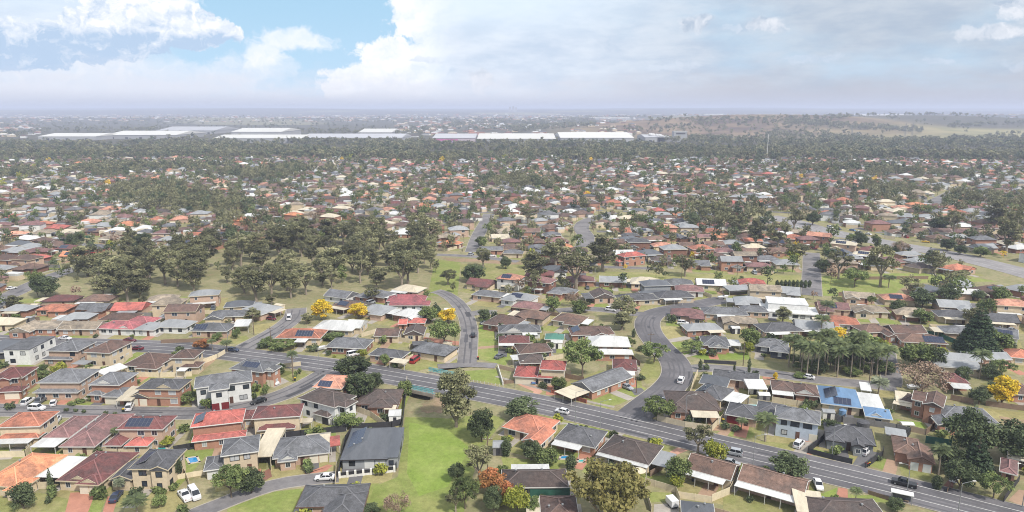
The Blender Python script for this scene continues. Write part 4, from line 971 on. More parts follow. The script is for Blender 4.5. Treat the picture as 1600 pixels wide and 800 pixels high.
H('dark flat-roofed house cut by the left edge beside the white box house', None, -40, 551, 4, 551, 13, 1, 'slate', 'dark', 'hip')
# north of the main road, left
H('tan-roofed brick house with split gables facing the main road', 'the split-gable tan house', 11, 519, 46, 519, 10, 1, 'tan', 'brick', 'gableT', wings=[(38, 514, 84, 514, 8, 1, 'skillion')])
H('long tan-roofed brick house next to a brick paved drive', 'the long tan-roofed house', 88, 514, 150, 515, 8.5, 1, 'tan', 'tanbrick', 'gable', wings=[(88, 515, 112, 515, 4, 1, 'hip')])
H('rose-red roofed white house with a small red porch gable', 'the rose-red roof', 149, 513, 208, 515, 9, 1, 'rose', 'white', 'hip', gab=[(0, .72, 4)], wings=[(185, 508, 236, 505, 9, 1, 'hip')])
H('pale grey roofed white cottage facing the main road', 'the pale grey cottage', 207, 515, 240, 516, 9, 1, 'ltgrey', 'white', 'hip', wings=[(236, 512, 292, 511, 9, 1, 'hip')], fr='d')
H('grey-roofed brick house with dark solar panels behind the long brick wall', 'the grey solar house by the brick wall', 297, 517, 354, 518, 9, 1, 'grey', 'tanbrick', 'hip', sol=[(0, 'f', .05, .4, .15, .8)])
H('orange-red roofed house with blue solar panels on the corner of the main road', 'the orange-red corner house', 430, 528, 500, 529, 10, 1, 'terra', 'cream', 'hip', sol=[(0, 'f', .42, .8, .2, .8)], awn=[(.5, .75, 4, 'white')])
H('large white metal roofed house', 'the large white metal roof', 487, 514, 550, 517, 11, 1, 'white', 'cream', 'hip', wings=[(538, 512, 564, 512, 9, 1, 'gable')])
H('low grey-roofed brown brick house behind a hedge on the main road', 'the grey house behind the hedge', 508, 542, 570, 545, 10, 1, 'grey', 'dkbrick', 'hip')
H('low charcoal-roofed house behind the small green tree on the main road', 'the charcoal house by the small tree', 575, 554, 627, 560, 7, 1, 'charcoal', 'tanbrick', 'hip', awn=[(.8, 1.25, 4, 'cream')])
H('brown gabled house with cream eaves', 'the brown gable with cream eaves', 584, 525, 622, 526, 8, 1, 'brown', 'cream', 'gable')
H('dark brown gable-fronted cream house behind the cream fences', 'the dark gable-fronted house', 630, 523, 662, 523, 9, 1, 'dkbrown', 'cream', 'gableT')
H('small red-roofed annexe with orange brick side wall', None, 622, 507, 636, 507, 6, 1, 'red', 'brick', 'gable', wings=[(637, 505, 664, 505, 6, 1, 'hip')])
# right of the short side road
H('grey-roofed house with white eaves beside the short cul-de-sac', 'the grey house by the cul-de-sac', 779, 520, 846, 519, 8.5, 1, 'grey', 'white', 'hip', gab=[(0, .35, 6)], awn=[(.55, .9, 3, 'white')])
H('maroon-roofed house with white gable below the grey cul-de-sac house', 'the maroon house with white gable', 779, 536, 828, 536, 7.5, 1, 'maroon', 'cream', 'hip', awn=[(0, .5, 2.5, 'white')])
H('dark brown roofed house behind the brown gabled one', None, 812, 553, 864, 549, 8.5, 1, 'brown', 'brick', 'hip', awn=[(-.3, 0, 5, 'white')])
H('small brown gabled brick house just behind the red-roofed pair', 'the small brown gabled house', 812, 568, 851, 567, 8, 1, 'dkbrown', 'brick', 'hip')
H('red-roofed two-storey cream house with matching red garage and curved drive', 'the red-roofed two-storey house', 843, 577, 883, 579, 8, 2, 'claret', 'cream', 'hip', wings=[(802, 588, 839, 590, 9, 1, 'hip'), (838, 593, 873, 589, 3, 1, 'hip')], gar=[(1, .08, .85, 'c')])
H('long grey gabled brick house behind a low brick wall on the street corner', 'the long grey corner house', 926, 613, 989, 589, 9, 1, 'grey', 'brick', 'gable', awn=[(.1, .9, 8, 'cream', 0, 'l')])
H('wide white roofed house behind the large round tree', 'the wide white roof', 918, 541, 986, 542, 11, 1, 'white', 'brick', 'hip', wings=[(928, 553, 990, 554, 5, 1, 'hip')])
H('maroon-brown hipped house beside the bend of the side street', 'the maroon-brown hipped house', 957, 578, 996, 580, 10, 1, 'maroon', 'cream', 'hip', awn=[(0, .9, 3.5, 'white')])
H('broad brown gabled brick house behind the white roof', 'the broad brown brick house', 893, 524, 961, 522, 9, 1, 'brown', 'brick', 'hip', wings=[(925, 527, 955, 526, 6, 1, 'gableT')], sol=[(0, 'l', .2, .8, .2, .8)])
H('green metal roofed cream house', 'the green metal roof', 851, 530, 881, 531, 6.5, 1, 'green', 'cream', 'hip')
H('dark brown hipped brick house with tan patio roof on the main road corner', 'the dark brown corner house', 1046, 639, 1127, 642, 13, 1, 'dkbrown', 'brick', 'hip', wings=[(1046, 643, 1076, 646, 6, 1, 'hip')], awn=[(.4, .92, 4.5, 'cream')], gut='r')
H('charcoal-roofed house with solar panels and white patio roof', 'the charcoal solar house', 1082, 614, 1127, 626, 10, 1, 'charcoal', 'cream', 'hip', sol=[(0, 'l', .1, .7, .1, .8)], awn=[(.1, .9, 5, 'white', 0, 'r')])
H('pale slate-roofed cream house beside two dark cypresses', 'the slate house by the cypresses', 1092, 598, 1136, 605, 8, 1, 'slate', 'cream', 'hip', awn=[])
H('long dark roofed house half covered by a creeper', 'the creeper-covered roof', 1113, 589, 1186, 598, 7, 1, 'charcoal', 'tanbrick', 'gable')
H('grey-roofed house with a red garage door and brown drive', 'the red garage house', 1133, 647, 1184, 656, 9, 1, 'charcoal', 'tanbrick', 'hip', wings=[(1178, 650, 1226, 648, 9, 1, 'hip')], gar=[(0, .05, .45, 'r')])
H('two-storey pale blue house with grey roof and white sedan on its drive', 'the pale blue two-storey house', 1210, 652, 1282, 664, 8.5, 2, 'grey', 'paleblue', 'hip', wings=[(1236, 666, 1268, 671, 4, 1, 'flat')], gar=[(0, .78, .96, 'c')], fr='d')
H('low charcoal-roofed pale house behind a dark front fence', 'the charcoal house with dark fence', 1290, 685, 1369, 697, 10, 1, 'charcoal', 'grey', 'hip', wings=[(1290, 687, 1320, 692, 5, 1, 'hip'), (1331, 697, 1352, 700, 4, 1, 'gableT')], gut='d', sol=[])
H('large blue metal roofed house with two black solar arrays', 'the blue metal roof', 1283, 630, 1347, 638, 14, 1, 'blue', 'cream', 'hip', sol=[(0, 'f', .32, .75, .1, .55), (0, 'l', .2, .7, .25, .85)], awn=[(.1, .9, 6, 'white', 0, 'r')])
H('small blue-roofed cream outbuilding below the blue metal roof', 'the small blue outbuilding', 1352, 650, 1395, 656, 7, 1, 'blue', 'cream', 'hip', gab=[(0, .4, 3)], door=False)
H('two-storey red brick gabled house with brown roof behind a green lawn', 'the two-storey red brick house', 1441, 631, 1474, 638, 10, 2, 'brown', 'brick', 'gableT', wings=[(1424, 625, 1446, 627, 7, 2, 'gable'), (1403, 628, 1440, 631, 7, 1, 'hip')], awn=[(-.2, .9, 3, 'cream', 2)])
H('grey-roofed brick house behind the big dark trees on the right', 'the grey roof behind the dark trees', 1466, 660, 1568, 668, 12, 1, 'grey', 'brick', 'hip', wings=[(1466, 664, 1500, 667, 5, 1, 'gableT')])
H('red brick house with brown gable and two white garage windows facing the main road', 'the brick gable on the main road', 1397, 706, 1442, 714, 10, 1, 'umber', 'brick', 'hip', wings=[(1418, 716, 1462, 728, 9, 1, 'gableT')], gar=[(1, .12, .42, 'w'), (1, .58, .88, 'w')], gut='r', awn=[(-.2, .6, 5, 'ltgrey', 0, 'b')])
H('purple-brown roofed house among shrubs at the right', None, 1562, 736, 1590, 743, 8, 1, 'mauve', 'brick', 'hip')
H('long cream shed at the right edge under the dark trees', None, 1575, 715, 1625, 725, 5, 1, 'cream', 'cream', 'gable', door=True)
# south of the main road, right
H('red tiled house behind hedges with dark verandah', 'the red tiled house', 784, 667, 846, 683, 11, 1, 'terra', 'cream', 'hip', wings=[(812, 690, 846, 694, 9, 1, 'gableT')])
H('grey-roofed brick house with long white enclosed patio', 'the grey house with white patio', 866, 686, 930, 700, 10, 1, 'charcoal', 'brick', 'hip', awn=[(.02, .7, 2.8, 'white')])
H('dark grey roofed cream house with white fascia and side lean-to', 'the dark roof with white fascia', 934, 706, 1014, 727, 11, 1, 'dkbrown', 'cream', 'hip', awn=[(.1, .8, 4, 'ltgrey', 0, 'r'), (.0, 1, 1.4, 'white')])
H('long brown gabled cream house with white patio roof beside the main road', 'the long brown gabled house', 1070, 731, 1142, 751, 8.5, 1, 'umber', 'cream', 'gable', awn=[(0, .9, 2.6, 'white')])
H('long red-brown gabled brick house with white posted verandah beside the main road', 'the posted-verandah house', 1152, 750, 1255, 779, 9, 1, 'umber', 'tanbrick', 'gable', awn=[(0, .95, 2.6, 'white')])
H('low dark brown tiled house behind the autumn trees at the bottom', 'the low dark brown bottom house', 784, 762, 889, 761, 8, 1, 'dkbrown', 'brick', 'hip', awn=[(.15, .75, 2.5, 'white', 0, 'b')])
H('brown hipped roof with cream lean-to cut by the bottom edge', 'the brown roof at the bottom edge', 846, 816, 906, 816, 10, 1, 'brown', 'brick', 'hip', awn=[(.1, .9, 3, 'cream', 0, 'l')])
H('charcoal-brown roofed house cut by the bottom edge beside the brick path', 'the charcoal roof at the bottom right', 1272, 816, 1396, 822, 10, 1, 'dkbrown', 'tanbrick', 'hip')
H('small grey hipped roof at the bottom edge beside the cream retaining wall', None, 1065, 806, 1118, 812, 6, 1, 'slate', 'cream', 'hip')
# further up the right side
H('white modern two-storey house with a broad white flat roof', 'the white modern house', 1200, 474, 1264, 478, 11, 2, 'white', 'white', 'flat', wings=[(1190, 487, 1234, 489, 12, 1, 'flat'), (1232, 490, 1280, 493, 9, 1, 'skillion')], fr='d')
H('long grey-roofed house left of the white modern house', 'the long grey roof by the white house', 1098, 490, 1170, 493, 9, 1, 'grey', 'tanbrick', 'hip', wings=[(1160, 488, 1202, 487, 8, 1, 'hip')], awn=[(.3, .7, 3, 'white')])
H('pale grey metal roofed house on the inside of the street bend', 'the pale grey house on the bend', 1074, 517, 1130, 515, 8, 1, 'ltgrey', 'brick', 'hip', awn=[(.55, 1, 3, 'cream')])
H('grey hipped brick house with cream gable on the inside of the street bend', 'the grey brick house on the bend', 1098, 539, 1142, 541, 10, 1, 'grey', 'brick', 'hip', wings=[(1108, 543, 1138, 543, 5, 1, 'hip')], gab=[(1, .5, 3)], awn=[(.1, .8, 4, 'white', 0, 'r')])
H('grey hipped house left of the palm grove', 'the grey house by the palms', 1181, 540, 1232, 546, 9, 1, 'grey', 'dark', 'hip', wings=[(1202, 550, 1234, 550, 6, 1, 'hip')])
H('large grey roofed house behind the palm grove', 'the large grey roof behind the palms', 1195, 519, 1257, 517, 10, 1, 'charcoal', 'tanbrick', 'hip', awn=[(.1, .6, 3, 'white')])
H('long pale green-grey roofed house right of the brown leafless tree', 'the long pale green-grey roof', 1462, 560, 1536, 566, 7, 1, 'ltgrey', 'beige', 'gable', wings=[(1461, 572, 1536, 578, 5, 1, 'skillion')])
H('brown gabled brick house with white gable end above the green trees', 'the brown gabled house above the trees', 1398, 521, 1450, 521, 9, 1, 'brown', 'brick', 'gable', wings=[(1388, 526, 1404, 526, 7, 1, 'gableT')])
H('light brown gabled house left of the brown gabled one', None, 1352, 520, 1396, 518, 9, 1, 'umber', 'tanbrick', 'hip')
H('broad taupe roofed house with pale solar panels', 'the broad taupe roof', 1410, 534, 1482, 538, 9, 1, 'umber', 'brick', 'hip', sol=[(0, 'f', .5, .95, .1, .8)])
H('dark brown roofed house with white carport beside the leafless tree', 'the dark brown house with white carport', 1480, 597, 1516, 600, 8, 1, 'maroon', 'brick', 'hip', awn=[(.05, .9, 4.5, 'white')])
H('grey-brown roofed house behind the yellow wattle', None, 1582, 616, 1626, 618, 9, 1, 'umber', 'brick', 'hip')
H('pink cottage with pale grey roof above the yellow wattle', 'the pink cottage', 1541, 562, 1582, 562, 7, 1, 'ltgrey', 'pink', 'gable')
H('red-roofed cream house at the right edge', 'the red roof at the right edge', 1579, 558, 1622, 562, 9, 1, 'terra', 'cream', 'hip')
H('long grey roofed white house with solar panels at the right edge', 'the long grey solar roof', 1547, 524, 1592, 530, 10, 1, 'grey', 'white', 'gable', sol=[(0, 'f', .2, .8, .2, .8)])
H('low brown house with white enclosed verandah near the white sedan', 'the brown house with white verandah', 1206, 609, 1243, 613, 8, 1, 'brown', 'brick', 'hip', awn=[(0, .9, 3, 'white')], sol=[(0, 'b', .3, .8, .2, .8)])
H('brown gabled brick house left of the blue metal roof', 'the brown gable by the blue roof', 1242, 616, 1282, 620, 9, 1, 'brown', 'brick', 'hip', gab=[(0, .4, 5)])
H('dark two-storey slate roofed house above the long dark grey house', 'the dark two-storey slate house', 1006, 447, 1050, 446, 9, 2, 'slate', 'grey', 'hip', wings=[(1000, 458, 1050, 458, 4, 1, 'hip')], fr='d')
H('long dark grey hipped house with orange drives on the street bend', 'the long dark grey house', 968, 470, 1030, 468, 9, 1, 'charcoal', 'beige', 'hip', wings=[(1030, 466, 1087, 465, 10, 1, 'hip')], awn=[(.1, .6, 3, 'white', 1)])
H('dark brown gabled house with orange drive left of the long dark grey house', 'the dark brown gable with orange drive', 928, 466, 962, 465, 11, 1, 'dkbrown', 'tanbrick', 'gableT', awn=[(0, .9, 4, 'grey', 0, 'l')])
H('two-storey red-roofed house above the open grass strip', 'the bright red two-storey roof', 975, 402, 1010, 399, 8, 2, 'red', 'brick', 'hip', wings=[(966, 409, 988, 408, 5, 1, 'hip')])
H('house with a striking rose-red front roof and grey rear roof', 'the rose and grey roof', 603, 471, 664, 471, 9, 1, 'rose', 'white', 'hip', wings=[(607, 478, 671, 477, 5, 1, 'skillion')])
H('white-roofed large house above the park trees', 'the white roof above the park', 612, 366, 660, 366, 14, 1, 'white', 'brick', 'hip')
# ---------------------------------------------------------------- lawns, paths and drives
for k, pts in [
    ('green', [(633, 652), (664, 652), (700, 654), (760, 646), (790, 655), (760, 690), (740, 740), (725, 800), (640, 830), (560, 830), (585, 760), (622, 745), (628, 690)]),
    ('bright', [(640, 660), (700, 672), (735, 700), (700, 760), (655, 775), (636, 740)]),
    ('green', [(360, 780), (430, 768), (520, 758), (585, 760), (560, 790), (460, 800), (350, 815)]),
    ('mid', [(640, 563), (690, 545), (716, 548), (717, 566), (680, 573), (650, 580), (630, 575)]), ('green', [(748, 520), (778, 505), (778, 540), (800, 555), (790, 571), (745, 560)]),
    ('green', [(720, 580), (775, 577), (785, 602), (735, 593)]), ('bright', [(750, 498), (776, 495), (776, 515), (748, 518)]),
    ('green', [(878, 660), (905, 662), (960, 672), (925, 690), (895, 678)]), ('mid', [(960, 680), (990, 675), (1050, 690), (1062, 697), (1030, 705), (985, 697)]),
    ('mid', [(1012, 560), (1030, 556), (1040, 580), (1035, 596), (1010, 600), (998, 585)]), ('green', [(950, 620), (985, 605), (1000, 615), (968, 632), (930, 634)]),
    ('dry', [(1030, 510), (1070, 510), (1072, 528), (1042, 532)]), ('bright', [(1085, 548), (1170, 552), (1172, 562), (1100, 562), (1065, 553)]), ('green', [(1045, 535), (1075, 534), (1090, 546), (1055, 552)]),
    ('green', [(1140, 668), (1165, 667), (1180, 678), (1172, 686), (1136, 680)]), ('mid', [(1175, 688), (1240, 694), (1236, 706), (1190, 700)]), ('green', [(1268, 700), (1335, 716), (1328, 722), (1262, 708)]),
    ('bright', [(1400, 655), (1440, 660), (1450, 672), (1420, 670)]), ('green', [(1366, 718), (1384, 716), (1388, 736), (1356, 728)]), ('mid', [(1405, 726), (1460, 740), (1456, 752), (1408, 742)]),
    ('mid', [(1130, 778), (1160, 766), (1246, 790), (1230, 815), (1130, 800)]), ('green', [(1006, 768), (1050, 770), (1056, 782), (1012, 786)]), ('green', [(1015, 745), (1048, 742), (1070, 760), (1045, 765)]),
    ('bright', [(1288, 770), (1308, 762), (1304, 782), (1286, 780)]), ('green', [(1350, 775), (1372, 770), (1396, 786), (1360, 784)]),
    ('dry', [(215, 640), (310, 633), (320, 648), (210, 651)]), ('green', [(75, 635), (150, 628), (148, 640), (75, 641)]), ('dry', [(200, 778), (275, 765), (300, 780), (270, 800), (190, 810)]),
    ('mid', [(0, 778), (60, 770), (108, 780), (105, 812), (-40, 815)]), ('green', [(140, 780), (168, 775), (152, 812), (130, 812)]), ('green', [(0, 702), (45, 702), (40, 712), (-20, 714)]),
    ('mid', [(436, 592), (470, 578), (484, 588), (458, 598)]), ('mid', [(430, 520), (448, 512), (436, 530), (400, 536)]), ('dry', [(395, 508), (445, 502), (432, 514), (398, 522)]), ('mid', [(375, 540), (392, 532), (384, 524), (340, 530)]), 
    ('green', [(40, 467), (115, 462), (118, 474), (10, 473)]), ('green', [(680, 405), (720, 410), (715, 462), (668, 462)]), ('mid', [(720, 412), (820, 412), (820, 440), (720, 436)]), ('mid', [(935, 424), (1250, 432), (1255, 448), (1100, 440), (930, 436)]),
    ('green', [(1282, 432), (1340, 428), (1480, 426), (1560, 440), (1420, 442), (1390, 465), (1285, 462)]), ('mid', [(1200, 430), (1262, 430), (1262, 448), (1205, 446)]), 
    ('dirt', [(690, 402), (820, 409), (815, 414), (700, 408)]), ('dry', [(1375, 610), (1420, 612), (1420, 622), (1370, 620)]), ('dry', [(1520, 635), (1600, 645), (1600, 660), (1530, 650)]),
    ('dirt', [(1560, 650), (1610, 658), (1610, 668), (1570, 662)]), ('mid', [(1490, 768), (1570, 775), (1560, 795), (1500, 782)]), ('mid', [(960, 735), (1000, 740), (985, 752), (950, 748)]), ('green', [(783, 714), (880, 722), (870, 736), (790, 740)])]:
    sheet('lawn', pts, lawnm(k), .012 + .004 * (GRASSC.keys().__iter__().__length_hint__() and list(GRASSC).index(k)) + rng.uniform(0, .003))
for k, pts in [
    ('red', [(110, 770), (150, 768), (132, 815), (98, 815)]), ('red', [(168, 776), (186, 774), (172, 815), (156, 815)]), ('red', [(445, 752), (512, 726), (520, 727), (510, 736), (450, 748)]), ('brown', [(400, 742), (422, 732), (425, 745), (412, 752)]),
    ('char', [(578, 729), (612, 727), (612, 734), (534, 738), (534, 732), (570, 730)]), ('char', [(155, 634), (188, 631), (186, 642), (138, 646)]), ('red', [(205, 634), (232, 632), (212, 646), (196, 648)]), ('red', [(25, 640), (68, 632), (60, 640), (28, 642)]), ('red', [(-8, 624), (32, 622), (24, 638), (-20, 638)]),
    ('conc', [(332, 632), (372, 624), (376, 634), (342, 644)]), ('conc', [(418, 598), (440, 590), (452, 596), (428, 606)]), ('red', [(640, 524), (720, 534), (720, 540), (640, 532)]), ('tan', [(745, 542), (780, 539), (780, 543), (745, 546)]),
    ('pink', [(808, 600), (838, 602), (848, 612), (838, 620), (828, 619), (834, 612), (820, 606)]), ('char', [(985, 608), (1002, 606), (1010, 614), (992, 618)]), ('conc', [(1040, 531), (1078, 524), (1078, 530), (1044, 536)]), ('conc', [(1062, 556), (1090, 550), (1092, 554), (1066, 560)]),
    ('tan', [(1118, 680), (1138, 662), (1150, 664), (1134, 684)]), ('conc', [(1236, 708), (1258, 690), (1274, 692), (1258, 712)]), ('char', [(1328, 732), (1348, 702), (1376, 708), (1350, 736)]), ('tan', [(1376, 744), (1386, 716), (1404, 722), (1398, 748)]), ('brown', [(1466, 768), (1484, 748), (1492, 750), (1486, 772)]),
    ('pink', [(1036, 712), (1068, 694), (1084, 700), (1050, 714)]), ('conc', [(944, 692), (970, 676), (976, 678), (952, 694)]), ('red', [(1304, 790), (1310, 762), (1324, 763), (1326, 792)]), ('conc', [(1022, 788), (1062, 786), (1060, 812), (1020, 812)]), ('tan', [(1575, 782), (1592, 765), (1620, 770), (1620, 800)]),
    ('red', [(910, 482), (922, 474), (930, 475), (924, 484)]), ('red', [(966, 485), (966, 475), (976, 475), (978, 486)]), ('red', [(992, 483), (992, 476), (1002, 476), (998, 484)]), ('tan', [(1052, 473), (1062, 471), (1072, 479), (1064, 481)]), ('conc', [(1098, 470), (1110, 465), (1122, 470), (1112, 475)]),
    ('red', [(72, 531), (80, 518), (88, 520), (86, 532)]), ('conc', [(135, 532), (160, 522), (168, 523), (150, 533)]), ('conc', [(820, 655), (900, 662), (870, 664), (818, 660)]), ('brown', [(705, 680), (712, 678), (718, 682)]), ('tan', [(1185, 596), (1210, 590), (1216, 598), (1192, 603)]), ('red', [(1190, 583), (1212, 583), (1212, 592), (1192, 592)])]:
    if len(pts) > 3: sheet('driveway', pts, drivem(k), .036)
for pts in [[(690, 607), (760, 619), (850, 640), (850, 642), (758, 622), (690, 610)]]: pass
struct(MB().build('x', M_CONC) or empty('footpath', (0, 150, -1)))
bpy.data.objects.remove([o for o in COL.objects if o.name.startswith('footpath')][0])
for pts, w in [([(775, 588), (850, 609), (930, 630), (960, 636)], 1.3), ([(1105, 682), (1200, 704), (1262, 718), (1330, 735), (1460, 764), (1560, 786)], 1.3), ([(480, 556), (560, 566), (625, 576)], 1.3)]:
    m = MB(); m.add(*ribbon(spline([G(*p) for p in pts], 3), -w / 2, w / 2, .045)); struct(m.build('footpath', M_CONC))

# ---------------------------------------------------------------- the creek bridge
def bridge():
    o = empty('road_bridge', BR, math.atan2(BRD.y, BRD.x)); hw, L_ = 7.6, 5.6
    m = MB(); m.box(-L_, L_, -hw, hw, -.55, -.02); m.build('deck', M_CONC, o)
    for s in (-1, 1):
        m = MB(); m.box(-L_, L_, s * hw - .18, s * hw + .18, -.7, .35); m.build('parapet', M_CONC, o)
        m = MB(); m.box(s * 4.9 - .5, s * 4.9 + .5, -hw + .1, hw - .1, -3.2, -.56); m.build('abutment', M_CONC, o)
        m = MB()
        for k in range(9): x = -L_ + .2 + k * (2 * L_ - .4) / 8; m.box(x - .05, x + .05, s * hw - .05, s * hw + .05, .36, 1.85)
        for z in (.6, 1.2, 1.8): m.bar((-L_ - .5, s * hw, z), (L_ + .5, s * hw, z), .06, .06, 6)
        for k in range(60): x = -L_ + k * 2 * L_ / 60; m.box(x - .035, x + .035, s * hw - .02, s * hw + .02, .6, 1.8)
        m.build('railing', mat('railing_blue', srgb(120, 200, 206), .5, rand=.02), o)
    tag(o, 'bridge', 'short concrete road bridge over the dry creek with pale blue railings', at=(BR.x, BR.y, 0), ref='the blue-railed bridge')
bridge()
vs = []; fs = []; q0 = G(684, 630); nn = 16
for a in range(nn + 1):
    for b in range(nn + 1):
        x = q0.x + (a / nn - .5) * 9 + .5 * math.sin(b * 1.3); y = q0.y + (b / nn - .5) * 13 + .6 * math.sin(a * 1.1); vs.append((x, y, float(terrain(x, y)) + .05))
fs = [(a * (nn + 1) + b, (a + 1) * (nn + 1) + b, (a + 1) * (nn + 1) + b + 1, a * (nn + 1) + b + 1) for a in range(nn) for b in range(nn)]
cb_ = MB(); cb_.add(vs, fs); struct(cb_.build('creek_bed', lawnm('dirt')))
def pier_fence(A, B, n, label):
    a, b = G(*A), G(*B); w = (b - a).length; o = empty('front_fence', (a + b) / 2, math.atan2(b.y - a.y, b.x - a.x)); wm = mat('fence_white', FENC['white'], .7); dm = mat('frame_dark', srgb(50, 50, 54), .5)
    m = MB(); m.box(-w / 2, w / 2, -.14, .14, -.2, .55); m.build('base_wall', wm, o)
    for i in range(n + 1):
        x = -w / 2 + .25 + (w - .5) * i / n; m = MB(); m.box(x - .25, x + .25, -.24, .24, -.2, 1.55); m.build('pier', wm, o)
        if i < n: m = MB(); m.box(x + .28, x + (w - .5) / n - .28, -.05, .05, .57, 1.35); m.build('panel', dm, o)
    tag(o, 'fence', label, 'fences between the house lots', at=(o.location.x, o.location.y, 1))
pier_fence((529, 747), (618, 737), 7, 'white piered front fence with dark panels before the modern charcoal-roofed house')
# ---------------------------------------------------------------- pools, tanks, sheds, carports
pool([(244, 697), (258, 696), (262, 704), (247, 707)], 'turquoise kidney pool beside the red pool pavilion', mat('pool_water_green', srgb(72, 190, 190), .05, .8, .1, 0, spec=.6))
pool([(291, 716), (308, 714), (312, 722), (296, 725)], 'bright blue rectangular pool behind the cream house with grey hipped roof', ref='the bright blue rectangular pool')
pool([(1388, 676), (1408, 680), (1406, 684), (1386, 680)], 'narrow bright blue pool behind the low charcoal-roofed pale house')
pool([(876, 713), (890, 712), (886, 718), (874, 718)], 'small blue pool below the grey house with white patio')
pool([(1168, 632), (1188, 632), (1186, 638), (1164, 638)], 'pale aqua pool behind the red garage house', mat('pool_water_pale', srgb(150, 204, 212), .08, .8, .1, 0, spec=.6))
pool([(611, 678), (619, 678), (619, 684), (610, 684)], 'tiny blue plunge pool behind the modern charcoal-roofed house')
pool([(903, 719), (914, 718), (912, 723), (902, 723)], 'small green-blue spa pool beside the dark conical tree', mat('pool_water_green', srgb(72, 190, 190), .05))
canopy(393, 715, 424, 714, 14, 'cream', 'cream flat carport roof beside the cream house with grey hipped roof')
canopy(476, 698, 516, 694, 7, 'cream', 'cream vaulted patio roof behind the blue-grey tiled house', vault=True)
canopy(516, 698, 532, 696, 4, 'red', 'little red shade roof behind the blue-grey tiled house')
canopy(58, 691, 91, 691, 1, 'white', 'white awning strip in front of the dusty-mauve house') if 0 else None
canopy(118, 660 + 66, 120, 726, 1, 'white', '') if 0 else None
canopy(64, 742, 92, 742, 11, 'white', 'white patio roof left of the maroon garage house') if 0 else None
canopy(180, 627, 205, 627, 9, 'cream', 'cream sloping carport roof between the two brick houses with garages')
canopy(163, 587, 200, 574, 4, 'white', 'narrow white covered walkway roof below the tall cream house')
canopy(363, 511, 388, 510, 7, 'white', 'white flat carport roof beside the grey solar house')
canopy(1169, 608, 1200, 609, 6, 'white', 'white carport roof beside the creeper-covered roof')
canopy(1245, 800, 1292, 806, 8, 'cream', 'cream sloping patio roof at the bottom edge below the posted-verandah house')
canopy(880, 605, 905, 606, 9, 'cream', 'x') if 0 else None
canopy(1378, 690, 1400, 693, 4, 'grey', 'grey skillion pool shelter behind the charcoal house')if 0 else None
canopy(1400, 628, 1426, 632, 7, 'cream', 'cream patio roof left of the two-storey red brick house')
canopy(600, 648, 0, 0, 1, 'white', '') if 0 else None
canopy(1345, 610, 1362, 612, 5, 'white', 'white caravan cover behind the blue metal roof')
canopy(1140, 455, 1196, 452, 7, 'ltgrey', 'pale grey carport roof by the curve of the upper street')
shed(616, 662, 3.2, 4, 2.3, 'white', 'white', .1, 'small white gabled shed at the edge of the open lawn')
shed(778, 712, 2.4, 3.6, 2.2, 'grey', 'ltgrey', 0, 'grey steel shed with pale roof among the dark trees')
shed(1296, 656, 3, 2.4, 2.1, 'white', 'ltgrey', -.2, 'square white garden shed below the blue metal roof')
shed(1022, 658 - 22, 2.4, 2, 2, 'cream', 'cream', 0) if 0 else None
shed(845, 553, 3, 2.5, 2, 'white', 'white', 0, 'low white shed behind the red-roofed two-storey house')
shed(1108, 650 - 1, 1, 1, 1) if 0 else None
shed(1150, 522, 3, 3, 2.2, 'dark', 'white', 0); shed(870, 545, 4, 3, 2.2, 'white', 'white', 0); shed(1195, 628, 3, 2.5, 2, 'grey', 'white', -.1); shed(1180, 616, 2.5, 2.5, 2, 'white', 'ltgrey', -.1)
shed(700, 492, 3, 2.4, 2.2, 'cream', 'white', 0); shed(655, 548, 5, 4, 2.2, 'dark', 'charcoal', .2); shed(1420, 668 - 1, 3, 2, .5, 'white', 'white', -.1)
tank(1348, 670, 1.6, 2.0, 'charcoal', 'round dark water tank behind the low charcoal-roofed house')
tank(1316, 649, 1.0, 1.6, 'blue', 'small blue water tank below the blue metal roof')
